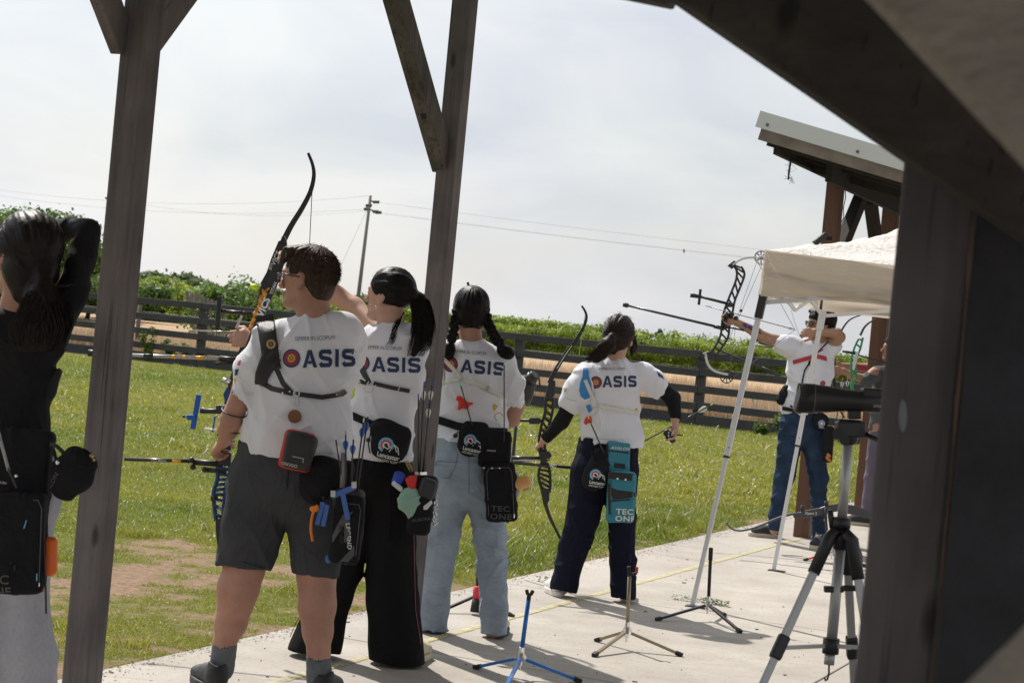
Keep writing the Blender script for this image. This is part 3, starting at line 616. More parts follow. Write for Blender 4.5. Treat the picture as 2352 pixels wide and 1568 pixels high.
def stuff(name, parts, m_=leafm):
    V, Q, Tt, o = [], [], [], 0
    for v, q, t_ in parts: V.append(v); Q.append(q + o); Tt.append(t_); o += len(v)
    ob = mesh_obj(name, np.concatenate(V), np.concatenate(Q), m_, np.zeros(3), None, False, tint=np.concatenate(Tt)); ob['kind'] = 'stuff'; return ob
stuff('distant_wood', [ridge([(300, 614), (420, 622), (500, 634), (600, 655), (760, 676), (880, 684), (1000, 700)], 250, 110000, .34, (.07, .11, .045), (.15, .20, .085), 4, deep=30, big=1.7), ridge([(300, 634), (500, 646), (700, 668), (1000, 705)], 215, 60000, .3, (.08, .12, .04), (.16, .21, .07), 5, deep=10, big=1.3)])  # haze of distance is mixed into these leaf colours
for i, (x, y, d, w, lab) in enumerate(((1745, 788, 300, 3.6, 'dark pointed conifer on the horizon left of the tent leg'), (1725, 797, 320, 4, 'round grey green tree left of the horizon conifer'), (1772, 797, 320, 6, 'broad grey green tree right of the horizon conifer'),
        (1800, 806, 330, 6, 'low grey green tree under the bow arm on the horizon'), (1630, 795, 320, 3.6, 'small dark tree on the horizon under the bow hand'), (1608, 800, 330, 3.4, 'tiny faded tree left of the compound bow on the horizon'), (1512, 770, 260, 1.6, 'tiny dark tree top behind the vineyard beside the ponytail'))):
    base = P(x, y, d); h = base[2] + 1.2; base[2] = -.05; tree(base, h + .2, w, lab, 'far trees on the horizon', 60 + i, 1600, .22, (.045, .065, .05), (.08, .11, .08), lobes=9, trunk=.1)  # greyed leaf tints: far trees fade by colour in place of haze
# vineyard rows
def vine_row(dist, hgt, n, u0, u1, seed, c0=(.085, .14, .015), c1=(.30, .38, .045), size=.10, step=1.1):
    r_ = np.random.RandomState(seed); cen = []; rd = []
    for u in np.arange(u0, u1, step):
        for z in (.28, .55, .88):
            c = F1 + u * FD + (dist + r_.uniform(-.2, .2)) * FN; c = c.copy(); c[2] = hgt * z * r_.uniform(.93, 1.05) - .1 * (z < .7); cen.append(c); rd.append([.8, .7, hgt * .19])
    return leaf_cloud(np.array(cen), np.array(rd), n, size, c0, c1, seed)
vr = [vine_row(58, 1.52, 230000, -26, 40, 11, size=.055), vine_row(60.6, 1.54, 70000, -28, 42, 12, size=.055), vine_row(64, 1.56, 30000, -30, 44, 13), vine_row(70, 1.58, 26000, -34, 46, 14), vine_row(62, 1.85, 70000, -75, -18, 17), vine_row(70, 1.95, 30000, -80, -16, 18)]
stuff('vineyard', vr)
T = Thing('vine_trellis', 'row of dark trellis stakes and vine trunks under the vineyard leaves', 'trellis', F1 + 57.8 * FN - 26 * FD)
for k in range(24):
    mb = MB(); p = F1 + 57.6 * FN + (-26 + k * 3.1) * FD; mb.box(p + UZ * .7, (FD, FN, UZ), (.09, .07, .75)); T.part('stake', mb, mat('stake', (.045, .04, .035), .9))
# bushes in front of the vineyard at left, tall weeds along the fence
stuff('bushes', [ridge([(250, 655), (330, 640), (440, 640), (520, 648), (600, 655), (700, 668)], 104, 70000, .11, (.10, .17, .02), (.34, .40, .06), 31, deep=6),
                 ridge([(420, 652), (450, 632), (480, 626), (520, 645), (560, 672)], 72, 15000, .08, (.06, .12, .02), (.16, .25, .05), 32, deep=3)])
for i, (x, y, w, h_, lab) in enumerate(((395, 770, 26, 50, 'leafy weed growing through the fence beside the near grey post'), (435, 780, 22, 46, 'weed between the near post and the next fence post'), (492, 785, 34, 46, 'bushy weed in the fence gap below the bow sight'), (225, 775, 20, 45, 'weed at the fence beside the black sleeve'),
        (268, 770, 24, 55, 'tall weed at the fence hugging the near grey post'), (560, 780, 22, 40, 'weed behind the fence left of the boy'), (1800, 970, 30, 42, 'green weed clump at the fence foot left of the jeans'), (1752, 965, 16, 20, 'small weed at the fence foot under the tent'), (350, 700, 30, 70, 'straggling shrub behind the fence right of the near post'))):
    d = 43.2 if x < 700 else 35.2; base = P(x, y, d); base[2] = -.05; hh = h_ / F * d; r2 = np.random.RandomState(i); T = Thing('weed_plant', lab, 'plant', base, 'weeds along the fence'); mb = MB(); cen = []; rd = []
    for k in range(6):
        an = r2.rand() * 6.28; tp = base + np.array([math.cos(an) * w / F * d * .5, .1 * math.sin(an), hh * r2.uniform(.6, 1.05)]); mb.tube([base, (base + tp) / 2 + UZ * .05, tp], [.006, .005, .002], 4)
        for q in (.35, .6, .85, 1): cen.append(base + (tp - base) * q); rd.append([.10, .10, .09])
    T.part('stem', mb, mat('stem', (.12, .17, .05), .7)); V, Q, ti = leaf_cloud(np.array(cen), np.array(rd), 420, .035, (.07, .12, .02), (.15, .22, .04), 80 + i); mesh_obj('foliage', V, Q, leafm, T.org, T.o, False, tint=ti)
# collapsed shed roof of old boards in the bushes
mb = MB(); c0 = P(478, 690, 66); 
for k in range(13):
    a = c0 + RT * (-.6 + k * .14); mb.beam(a + UZ * (.30 - .045 * k) - FN * .2, a + RT * .12 + UZ * (-.16 - .02 * k) + FN * -.3, .11, .02, side=RT)
for x in (-.4, .1, .6): mb.beam(c0 + RT * x - UZ * .2, c0 + RT * x - UZ * 1.0, .08, .08)
solid('board_roof', mb, mat('old_board', (.13, .12, .11), .9, var=.4, vs_=5), 'collapsed grey board roof leaning in the bushes behind the fence', 'shed roof')
# water standpipe at the fence
g0 = G(1732, 985, -.05); mb = MB(); T = Thing('water_standpipe', 'grey water standpipe with a tap at the foot of the fence', 'standpipe', g0); mb.tube([g0, g0 + UZ * .62], .02, 8); T.part('pipe', mb, mat('galv', (.38, .38, .37), .5, .5))
mb = MB(); mb.tube([g0 + UZ * .62 - RT * .07, g0 + UZ * .62 + RT * .07], .022, 8); mb.tube([g0 + UZ * .60 - RT * .07, g0 + UZ * .54 - RT * .09], .013, 6); T.part('tap', mb, MATS['galv'])

# ---------------------------------------------------------------- utility pole and wires
dU = 150.; pb = P(818, 712, dU); pb[2] = 0; pt = P(851, 449, dU); T = Thing('utility_pole', 'leaning grey wooden utility pole with insulators behind the vineyard', 'utility pole', pb)
pm = mat('pole_wood', (.22, .20, .18), .9, var=.3); mb = MB(); mb.tube([pb, pt], [.17, .11], 8); T.part('pole', mb, pm)
for (x0, y0, x1, y1) in ((845, 480, 872, 489), (852, 462, 866, 465)):
    mb = MB(); mb.beam(P(x0, y0, dU), P(x1, y1, dU), .12, .12); T.part('crossarm', mb, pm)
for (x, y) in ((863, 486), (869, 488), (864, 464), (843, 480), (847, 472)):
    mb = MB()
    for k in (-.2, 0, .2): mb.sphere(P(x, y, dU) + RT * k * .8, (.10, .14, .14), (RT, FW, UP), 8, 6)
    T.part('insulator', mb, mat('insulator', (.10, .09, .09), .4))
T = Thing('power_lines', 'thin power lines sagging across the pale sky', 'power line', pt); wr = mat('cable', (.50, .51, .52), .6)
def wire(p0, p1, d0_, d1_, sag, r=.011):
    mb = MB(); pts = []
    for i in range(17): t_ = i / 16; p = P(p0[0] + (p1[0] - p0[0]) * t_, p0[1] + (p1[1] - p0[1]) * t_ + sag * 4 * t_ * (1 - t_), d0_ + (d1_ - d0_) * t_); pts.append(p)
    mb.tube(pts, r, 4); T.part('cable', mb, wr)
wire((845, 450), (-60, 428), dU, dU, 28); wire((843, 480), (-60, 441), dU, dU, 26); wire((843, 484), (250, 455), dU, dU, 24, .009)
wire((866, 464), (2400, 640), dU, dU, 8); wire((872, 488), (2400, 655), dU, dU, 10); wire((870, 490), (2400, 664), dU, dU, 6, .009)
wire((846, 475), (782, 612), dU, dU, 0, .012)
mb = MB(); mb.sphere(P(249, 455, dU), (.28, .12, .12), (RT, FW, UP)); T.part('line_spacer', mb, MATS['insulator'])
b0 = P(1571, 577, dU * .98); mb = MB(); mb.sphere(b0, (.06, .08, .12), (RT, FW, UP)); mb.sphere(b0 + UP * .13, .05); mb.beam(b0 - UP * .05, b0 - UP * .2, .03, .02); solid('bird', mb, mat('bird', (.05, .05, .05), .8), 'tiny dark bird perched on the lower power line', 'bird')
# ================================================================ TIMBER SHELTERS
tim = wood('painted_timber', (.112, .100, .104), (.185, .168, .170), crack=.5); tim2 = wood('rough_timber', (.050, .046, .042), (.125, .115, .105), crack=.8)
tin = mat('roof_sheet', (.55, .57, .55), .45, .3)
org = W(8.03, -3.5); T = Thing('timber_shelter', 'grey painted post and beam shelter around the near end of the pavement', 'shelter', org)
def post(T, a, b, w, z1, m_, z0=0.0, bev=.006, label=None):
    mb = MB(); mb.box(W(a, b, (z0 + z1) / 2), (AD, AE, UZ), (w / 2, w / 2, (z1 - z0) / 2)); return T.part('post', mb, m_, bevel=bev, label=label)
post(T, 5.23, -3.455, .092, 3.15, tim); post(T, 8.03, -3.625, .092, 3.15, tim)
post(T, 2.50, -.44, .095, 1.85, wood('near_post', (.085, .075, .083), (.122, .109, .118), crack=.35, grain=(8, 8, .8)))
for a in (-.3, -3.0): post(T, a, -3.52, .092, 3.15, tim)
def brace(p, q, w, h, side=AE, m_=tim, name='brace'): mb = MB(); mb.beam(p, q, w, h, side=side); return T.part(name, mb, m_, bevel=.005)
brace(W(5.23 + .03, -3.50, 2.17), W(6.15, -3.50, 3.10), .042, .092); brace(W(5.23 - .03, -3.50, 2.22), W(4.30, -3.50, 3.15), .042, .10)
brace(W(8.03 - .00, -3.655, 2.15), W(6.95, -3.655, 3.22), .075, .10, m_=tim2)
# roof, high towards the field
zr = lambda b: 3.2 - (b + 3.5) * .20
mb = MB(); mb.beam(W(-5, -3.5, 3.2), W(9.0, -3.5, 3.2), .09, .18, side=AE); T.part('front_beam', mb, tim, bevel=.005)
mb = MB(); mb.beam(W(-5, -.41, 2.62), W(8.9, -.41, 2.62), .09, .14, side=AE); T.part('back_beam', mb, tim, bevel=.005)
for a in np.arange(-4.6, 9.1, .92):
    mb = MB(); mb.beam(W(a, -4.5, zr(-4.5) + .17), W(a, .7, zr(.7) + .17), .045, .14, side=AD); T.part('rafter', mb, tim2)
mb = MB(); mb.beam(W(2.1, -4.6, 0) * [1, 1, 0] + UZ * (zr(-4.6) + .26), W(2.1, .8, 0) * [1, 1, 0] + UZ * (zr(.8) + .26), 14.4, .03, side=AD); T.part('roof', mb, tin)
# near knee brace and sloping rail, close to the lens
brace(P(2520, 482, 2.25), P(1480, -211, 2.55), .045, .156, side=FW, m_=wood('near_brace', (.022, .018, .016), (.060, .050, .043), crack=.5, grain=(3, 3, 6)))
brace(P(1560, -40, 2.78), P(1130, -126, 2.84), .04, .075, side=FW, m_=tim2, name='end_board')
nb = mat('lit_board', (.30, .255, .22), .85, var=.5, vs_=14, bump=.9, bs=40, col2=(.20, .17, .145), stretch=(1, 2, 3))  # board colour lightened to carry the light falling on the near batten
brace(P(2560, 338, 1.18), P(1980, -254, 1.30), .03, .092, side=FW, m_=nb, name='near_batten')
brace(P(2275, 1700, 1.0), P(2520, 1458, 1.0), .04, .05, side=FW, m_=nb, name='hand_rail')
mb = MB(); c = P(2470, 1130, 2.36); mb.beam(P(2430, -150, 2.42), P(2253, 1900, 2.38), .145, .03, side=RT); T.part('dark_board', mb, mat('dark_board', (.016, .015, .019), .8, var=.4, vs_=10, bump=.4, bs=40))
mb = MB(); mb.tube([P(2232 - 0.0855 * k * 110, 480 + k * 110, 2.40) + FW * -.012 for k in range(11)], [.0012 + .002 * (k % 3 == 1) for k in range(11)], 6); T.part('paint_flake', mb, mat('brown_wood', (.085, .052, .035), .9, var=.5))
mb = MB(); mb.sphere(P(2074, 955, 2.395), (.005, .003, .020), (RT, FW, UP)); T.part('putty_spot', mb, mat('putty', (.15, .16, .18), .8))
# hook and wires hanging from the middle brace
T2 = Thing('hanging_wire', 'thin loose black wire looped along the slanting brace', 'wire', P(955, 200, 7.6)); mb = MB()
mb.tube([P(x, y, 7.62) for x, y in ((928, 118), (934, 150), (942, 180), (950, 196), (953, 203))], .0015, 5); T2.part('strand', mb, mat('black_wire', (.02, .02, .02), .5))
mb = MB(); mb.box(P(974, 268, 8.0), (RT, FW, UP), (.012, .01, .012)); mb.tube([P(973, 280, 8) + .012 * (math.cos(k) * RT + math.sin(k) * UP * .6) for k in np.arange(0, 6.6, .6)], .0012, 5); T2.part('clip', mb, MATS['black_wire'])

# ---------------------------------------------------------------- far shelter
red = mat('stained_timber', (.17, .075, .040), .6, var=.35, vs_=3, bump=.4, bs=20, stretch=(4, 4, .4), col2=(.085, .04, .026)); dark = mat('dark_timber', (.020, .016, .013), .85, var=.3, vs_=4, bump=.4, bs=20)
B1 = G(1838, 1232); B2 = G(1983, 1196); a1, b1 = B1 @ AD, B1 @ AE; a2, b2 = B2 @ AD, B2 @ AE
T = Thing('far_shelter', 'brown post shelter with pale metal roof edge beyond the tent', 'shelter', B1)
b1 = b2 = (b1 + b2) / 2
for a, w in ((a1, .125), (a2, .14), (a2 + 2.5, .14), (a2 + 5, .14)): post(T, a, b1, w, 3.05, red)
zf = lambda b: 3.02 - (b - b1) * .235
for a in (a1, a2, a2 + 2.5):                                # beams out to the eave, stepped ends
    mb = MB(); mb.beam(W(a, b1 - .20, zf(b1 - .20) - .07), W(a, b1 + 3.4, zf(b1 + 3.4) - .07), .05, .14, side=AD); T.part('rafter_beam', mb, dark, bevel=.006)
mb = MB(); mb.beam(W(a1 - 1.1, b1 - .22, zf(b1) - .01), W(a2 + 7, b1 - .22, zf(b1) - .01), .05, .14, side=AE); T.part('front_beam', mb, dark)
mb = MB(); mb.beam(W(a1 - .7, b1 + .1, zf(b1) - .15), W(a2 + 7, b1 + .1, zf(b1) - .15), .05, .15, side=AE); T.part('inner_beam', mb, dark)
for a in (a1 - 1.05, a1 - .35, a1 + .35, a1 + 1.05, a1 + 1.75, a1 + 2.5):
    mb = MB(); mb.beam(W(a, b1 - .30, zf(b1 - .30) - .03), W(a, b1 + 3.6, zf(b1 + 3.6) - .01), .04, .11, side=AD); T.part('rafter', mb, dark)
mb = MB(); mb.beam(W(a1 + 2.9, b1 - .36, zf(b1 - .36) + .055), W(a1 + 2.9, b1 + 3.7, zf(b1 + 3.7) + .055), 8.1, .02, side=AD); T.part('roof', mb, dark)
mb = MB(); mb.beam(W(a1 + 2.9, b1 - .26, zf(b1 - .26) - .035), W(a1 + 2.9, b1 + 3.5, zf(b1 + 3.5) - .035), 8.0, .02, side=AD); T.part('soffit', mb, dark)
mb = MB(); mb.beam(W(a1 - 1.17, b1 - .34, zf(b1 - .34) - .02), W(a1 - 1.17, b1 + 3.7, zf(b1 + 3.7) - .02), .035, .09, side=AD); T.part('rake_board', mb, mat('grey_board', (.15, .125, .10), .85, var=.3, vs_=6))
fa = mb = MB(); mb.beam(W(a1 - 1.20, b1 - .36, zf(b1 - .36) + .085), W(a1 - 1.20, b1 + 3.7, zf(b1 + 3.7) + .085), .012, .125, side=AD); f_ = T.part('fascia', mb, mat('fascia_metal', (.50, .52, .49), .5, .2))
for b in (b1 - .28, b1 + .42, b1 + 1.2):
    mb = MB(); mb.sphere(W(a1 - 1.21, b, zf(b) + .06), .012); T.part('screw', mb, mat('screw', (.12, .12, .12), .4, .8), parent=f_)
for (p, q) in ((W(a1 + .06, b1, 2.1), W(a1 + 1.0, b1, 2.85)), (W(a2 - .06, b1, 2.1), W(a2 - .95, b1, 2.85)), (W(a2 + .06, b1, 2.1), W(a2 + 1., b1, 2.85))):
    mb = MB(); mb.beam(p, q, .09, .14, side=AE); T.part('brace', mb, dark, bevel=.006)
mb = MB(); mb.tube([P(1941, 425, 16), P(1942, 455, 16), P(1937, 478, 16), P(1938, 500, 16), P(1928, 520, 16)], .004, 5); T.part('cable', mb, MATS['black_wire'])
fl = Thing('flood_light', 'small black solar flood light clamped to the brown far post', 'flood light', P(1900, 550, 15.5)); mb = MB()
mb.box(P(1884, 549, 15.45), (unit(RT * .8 + UP * .65), FW, unit(UP * .8 - RT * .65)), (.055, .06, .022)); fl.part('lamp_head', mb, mat('lamp_black', (.03, .03, .032), .4), bevel=.004)
mb = MB(); mb.beam(P(1892, 546, 15.5), P(1908, 548, 15.55), .03, .03); fl.part('bracket', mb, MATS['lamp_black'])
rp_ = Thing('frayed_strap', 'frayed black strap dangling from the far roof edge', 'strap', P(1813, 372, 15.0)); mb = MB()
mb.tube([P(1817, 362, 14.9), P(1815, 376, 14.9), P(1812, 395, 14.9), P(1811, 412, 14.9)], [(.012, .006), (.02, .008), (.022, .008), (.012, .006)], 6); rp_.part('webbing', mb, MATS['black_wire'])
mb = MB(); r_ = random.Random(2)
for k in range(16): x, y = 1812 + r_.uniform(-4, 4), 365 + r_.random() * 45; mb.tube([P(x, y, 14.9), P(x + r_.uniform(-10, 10), y + r_.uniform(2, 12), 14.9), P(x + r_.uniform(-16, 16), y + r_.uniform(-3, 20), 14.9)], .0012, 4)
rp_.part('threads', mb, MATS['black_wire'])

# ================================================================ POP-UP TENT
FN_ = G(1590, 1392); FF_ = G(1777, 1310)
tw = mat('tent_leg_paint', (.62, .63, .66), .35, .0); tb = mat('tent_black', (.02, .02, .02), .5)
T = Thing('canopy_tent', 'off white pop up canopy tent on slanting white legs', 'canopy tent', FN_)
an0, bn0 = FN_ @ AD, FN_ @ AE; af0, bf0 = FF_ @ AD, FF_ @ AE
# top frame corners
C_nl = P(1751, 690, 10.95); zt = C_nl[2]
C_fl = P(1889, 722, 13.0)
d_s = unit((C_fl - C_nl) * [1, 1, 0]); side = float(np.linalg.norm((C_fl - C_nl) * [1, 1, 0])); e_s = np.array([d_s[1], -d_s[0], 0])
zt = (C_nl[2] + C_fl[2]) / 2; C_nl[2] = C_fl[2] = zt; C_nr = C_nl + e_s * side; C_fr = C_fl + e_s * side
foot = {}
for nm_, top, ft in (('nl', C_nl, FN_), ('fl', C_fl, FF_), ('nr', C_nr, FN_ + e_s * (side + .25)), ('fr', C_fr, FF_ + e_s * (side + .25))):
    ft = ft.copy(); ft[2] = 0; t_ = unit(top - ft); mb = MB(); mid = ft + (top - ft) * .49
    mb.beam(mid - t_ * .0, top - t_ * .06, .030, .030, side=d_s); lg = T.part('leg', mb, tw, bevel=.003)
    mb = MB(); mb.beam(ft + UZ * .006, mid + t_ * .1, .024, .024, side=d_s); T.part('leg_extension', mb, tw, parent=lg, bevel=.002)
    mb = MB(); mb.beam(mid - t_ * .006, mid + t_ * .006, .034, .034, side=d_s); T.part('clip', mb, tb, parent=lg)
    mb = MB(); mb.box(ft + UZ * .003 + e_s * .02, (e_s, d_s, UZ), (.055, .035, .003)); T.part('foot_plate', mb, tb, parent=lg)
    mb = MB(); mb.beam(top - t_ * .10, top + t_ * .03, .042, .042, side=d_s); T.part('corner_joint', mb, tb if nm_ != 'fl' else tw, parent=lg)
    mb = MB(); mb.box(ft + (top - ft) * .52 - FW * .013, (RT, FW, UP), (.004, .003, .004)); T.part('button', mb, tb, parent=lg)
PK = (C_nl + C_fr) / 2 + UZ * .66
# scissor frame
for p, q in ((C_nl, C_nr), (C_nl, C_fl), (C_fl, C_fr), (C_nr, C_fr)):
    for s0, s1 in ((0, .5), (.5, 1.0)):
        A = p + (q - p) * s0; B = p + (q - p) * s1
        for z0, z1 in ((.30, -.02), (-.02, .30)): 
            if s0 == .5 and False: continue
            mb = MB(); mb.beam(A + UZ * z0 * .55, B + UZ * z1 * .55, .012, .024); T.part('scissor_bar', mb, tw)
# canopy cloth: four roof panels with a slight concave sweep plus valance
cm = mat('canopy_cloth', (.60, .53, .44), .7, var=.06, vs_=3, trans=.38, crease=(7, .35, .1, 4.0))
cA = {}; n = 28; ov = .008
cr = [C_nl + (-e_s - d_s) * ov, C_nr + (e_s - d_s) * ov, C_fr + (e_s + d_s) * ov, C_fl + (d_s - e_s) * ov]; zE = .285
V = []; Fc = []
for k in range(4):
    A, B = cr[k], cr[(k + 1) % 4]; o = len(V)
    for i in range(n + 1):
        t_ = i / n
        for j in range(n + 1):
            s_ = j / n; p = (A + (B - A) * s_) * (1 - t_) + PK * t_; sag = -.035 * math.sin(math.pi * s_) * (1 - t_) - .09 * math.sin(math.pi * t_) * (1) ; z = (A[2] + zE) * (1 - t_) + (PK[2] + zE * .4) * t_ + sag
            w = .030 * (vnoise(p[0] * 9 + 30, p[1] * 9 + 30, z * 4) - .5) + .016 * (1 - abs(2 * vnoise(p[0] * 16 + 3, p[1] * 10 + 30, z * 20) - 1)) ** 3 + .014 * (1 - abs(2 * vnoise(p[0] * 3 + 9 * p[1], p[1] * 5 + 30, z * 3) - 1)) * math.sin(math.pi * t_)
            V.append((p[0], p[1], z + w * (1 if 0 < j < n and i > 0 else 0)))
    Fc += [(o + i * (n + 1) + j, o + i * (n + 1) + j + 1, o + (i + 1) * (n + 1) + j + 1, o + (i + 1) * (n + 1) + j) for i in range(n) for j in range(n)]
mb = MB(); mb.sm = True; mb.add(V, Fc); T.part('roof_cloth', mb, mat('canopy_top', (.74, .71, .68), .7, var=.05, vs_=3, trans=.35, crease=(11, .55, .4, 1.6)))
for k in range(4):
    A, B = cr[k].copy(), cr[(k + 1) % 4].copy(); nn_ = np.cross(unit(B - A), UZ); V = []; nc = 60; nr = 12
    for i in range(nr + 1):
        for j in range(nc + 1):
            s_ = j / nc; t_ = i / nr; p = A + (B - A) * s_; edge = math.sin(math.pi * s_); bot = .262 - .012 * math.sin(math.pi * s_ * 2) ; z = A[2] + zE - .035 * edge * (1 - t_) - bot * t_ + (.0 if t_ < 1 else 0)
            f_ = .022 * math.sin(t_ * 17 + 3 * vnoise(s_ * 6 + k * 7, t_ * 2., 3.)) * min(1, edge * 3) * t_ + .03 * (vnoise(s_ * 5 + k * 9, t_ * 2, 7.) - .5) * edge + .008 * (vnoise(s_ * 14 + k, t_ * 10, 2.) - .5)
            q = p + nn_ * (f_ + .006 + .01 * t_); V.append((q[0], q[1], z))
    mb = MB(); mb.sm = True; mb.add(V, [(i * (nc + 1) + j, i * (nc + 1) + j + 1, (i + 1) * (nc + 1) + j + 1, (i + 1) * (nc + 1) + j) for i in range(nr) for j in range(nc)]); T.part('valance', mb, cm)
mb = MB(); mb.tube([P(1748, 598, 10.75) + .022 * (math.cos(k) * RT + math.sin(k) * UP) for k in np.arange(0, 5.6, .5)], .006, 6); T.part('corner_cord', mb, mat('white_cord', (.7, .7, .68), .7))
mb = MB(); mb.tube([P(x, y, 13) for x, y in ((1812, 690), (1822, 730), (1838, 775))], .002, 4); T.part('guy_line', mb, MATS['white_cord'])
# ================================================================ PEOPLE
SKIN = mat('skin', (.40, .215, .160), .58, var=.18, vs_=9, bump=.12, bs=160, spec=.28); SKIN2 = mat('skin_light', (.47, .28, .21), .56, var=.12, vs_=14, bump=.06, bs=220, spec=.35)
SKIN3 = mat('skin_tan', (.36, .205, .135), .56, var=.12, vs_=14, bump=.06, bs=220, spec=.35)
TEE = mat('white_tee', (.83, .84, .91), .85, bump=.2, bs=420, trans=.20, spec=.15, crease=(5.0, .42, .75, .45))
def cloth(name, c, r=.9, v=.12, **k): return mat(name, c, r, var=v, vs_=7, bump=.3, bs=260, spec=.08, crease=(8, .5, .6, .5), **k)
HAIRB = mat('black_hair', (.008, .006, .006), .48, var=.5, vs_=60, spec=.16); HAIRD = mat('dark_brown_hair', (.020, .011, .008), .5, var=.6, vs_=60, spec=.18); HAIRN = mat('brown_hair', (.045, .027, .018), .52, var=.6, vs_=60, spec=.18)
HAIRR = mat('reddish_hair', (.012, .007, .007), .46, var=.6, vs_=50, spec=.22); BLK = mat('black_plastic', (.018, .018, .02), .45); BLKC = cloth('black_cloth', (.020, .020, .023))
def axes(f, tilt=(0, 0)):
    f = unit(f); s = unit(np.cross(f, UZ)); u = np.cross(s, f); return f, s, u
def head(B, c, f, s_=1.0, neck=None, nr=.055):
    f, s, u = axes(f); c = np.asarray(c, float); q = lambda a, b, d: c + s_ * (f * a + s * b + u * d)
    B.ell(q(-.012, 0, .030), (f, s, u), (.094 * s_, .074 * s_, .086 * s_), k=.01)
    B.limb(q(.030, 0, -.005), q(.052, 0, -.082), (.060 * s_, .055 * s_), (.030 * s_, .030 * s_), k=.03, depth=f)
    B.limb(q(.00, .03, -.055), q(.062, .014, -.092), .030 * s_, .018 * s_, k=.02); B.limb(q(.00, -.03, -.055), q(.062, -.014, -.092), .030 * s_, .018 * s_, k=.02)
    B.limb(q(.085, 0, .008), q(.108, 0, -.026), .008 * s_, .011 * s_, k=.010); B.ell(q(.098, 0, -.030), (f, s, u), (.012 * s_, .016 * s_, .009 * s_), k=.008)
    B.ell(q(.076, 0, .024), (f, s, u), (.014 * s_, .050 * s_, .011 * s_), k=.012)
    for e in (-1, 1): B.ell(q(.094, .031 * e, .004), (f, s, u), (.013 * s_, .017 * s_, .012 * s_), k=.006, sub=True); B.ell(q(.078, .031 * e, .003), (f, s, u), (.011 * s_, .013 * s_, .010 * s_), k=.004)
    B.ell(q(.086, 0, -.052), (f, s, u), (.012 * s_, .024 * s_, .006 * s_), k=.006); B.ell(q(.084, 0, -.062), (f, s, u), (.012 * s_, .020 * s_, .006 * s_), k=.006); B.ell(q(.074, 0, -.088), (f, s, u), (.018 * s_, .022 * s_, .014 * s_), k=.015)
    for e in (-1, 1):
        ea = unit(u * .97 - f * .25); eb = unit(np.cross(s, ea)); B.ell(q(-.006, .076 * e, -.008), (ea, eb, s), (.033 * s_, .019 * s_, .009 * s_), k=.006)
        B.ell(q(-.003, .087 * e, -.002), (ea, eb, s), (.019 * s_, .009 * s_, .007 * s_), sub=True); B.ell(q(.002, .079 * e, -.034), (f, s, u), (.008 * s_, .005 * s_, .009 * s_), k=.006)
    if neck is not None: B.limb(q(-.022, 0, -.05), neck, nr, nr * 1.12, k=.02)
    return q
def hand(B, wr, fd, pn, curl=.6, s_=1.0, th=1, spread=.0, thumb_in=.3):
    fd = unit(fd); pn = unit(np.asarray(pn) - fd * np.dot(pn, fd)); lt = np.cross(fd, pn) * th; wr = np.asarray(wr, float)
    B.limb(wr, wr + fd * .05 * s_, (.024 * s_, .019 * s_), (.036 * s_, .015 * s_), k=.012, depth=pn); B.limb(wr + fd * .05 * s_, wr + fd * .078 * s_, (.036 * s_, .015 * s_), (.037 * s_, .012 * s_), k=.01, depth=pn)
    for i, (ln, of) in enumerate(((.070, .028), (.078, .0095), (.072, -.0095), (.056, -.027))):
        p = wr + s_ * (fd * (.084 - .006 * abs(i - 1)) + lt * of); a = curl * (.55 + .06 * i)
        for k, fr in enumerate((.45, .31, .24)):
            d = unit(fd * math.cos(a) + pn * math.sin(a) + lt * spread * (1.5 - i) * .3); n = p + d * ln * fr * s_; r = (.0088, .0080, .0072)[k] * s_; B.limb(p, n, r, r * .93, k=.003); p = n; a += curl * (.95, .75, 0)[k]
    p = wr + s_ * (fd * .025 + lt * .024 + pn * .004); d1 = unit(fd * .62 + lt * .70 + pn * thumb_in); n = p + d1 * .036 * s_; B.limb(p, n, .0125 * s_, .0105 * s_, k=.010); d2 = unit(fd * .85 + lt * .15 + pn * (thumb_in + .35 * curl)); n2 = n + d2 * .030 * s_; B.limb(n, n2, .0100 * s_, .0095 * s_, k=.003); B.limb(n2, n2 + unit(d2 + pn * .3 * curl) * .024 * s_, .0092 * s_, .0078 * s_, k=.003)
def strands(mb, paths, w=.0022):
    for pts in paths:
        pts = [np.asarray(p) for p in pts]; V = []; m_ = len(pts); sd_ = unit(np.cross(pts[-1] - pts[0], FW) + 1e-5)
        for i, p in enumerate(pts): ww = w * (1 - .75 * (i / (m_ - 1)) ** 2); V += [p - sd_ * ww / 2, p + sd_ * ww / 2]
        mb.add(V, [(2 * i, 2 * i + 1, 2 * i + 3, 2 * i + 2) for i in range(m_ - 1)])
def tail(mb, pts, rr, n, seed, wave=.004, w=.0026, m_=12, fray=.0):
    """a bunch of hair that follows pts with radii rr"""
    r_ = np.random.RandomState(seed); pts = np.array(pts); rr = np.array(rr); L_ = np.linspace(0, len(pts) - 1, m_); x0 = np.arange(len(pts))
    c = np.stack([np.interp(L_, x0, pts[:, k]) for k in range(3)], 1)
    for _ in range(2): c[1:-1] = (c[:-2] + 2 * c[1:-1] + c[2:]) / 4
    R_ = np.interp(L_, x0, rr); P_ = []
    for k in range(n):
        a = r_.rand() * 6.28; q = r_.rand() ** .5; fr = 1 + fray * r_.rand(); ph = r_.rand() * 6; end = int(m_ * (1 - .25 * r_.rand())); o = []
        for i in range(max(end, 4)):
            an = a + .25 * math.sin(i * .5 + ph); R2 = R_[i] * q * (1 + (fr - 1) * (i / m_) ** 2); o.append(c[i] + RT * math.cos(an) * R2 + FW * math.sin(an) * R2 + RT * wave * math.sin(i * .8 + ph))
        P_.append(o)
    strands(mb, P_, w)
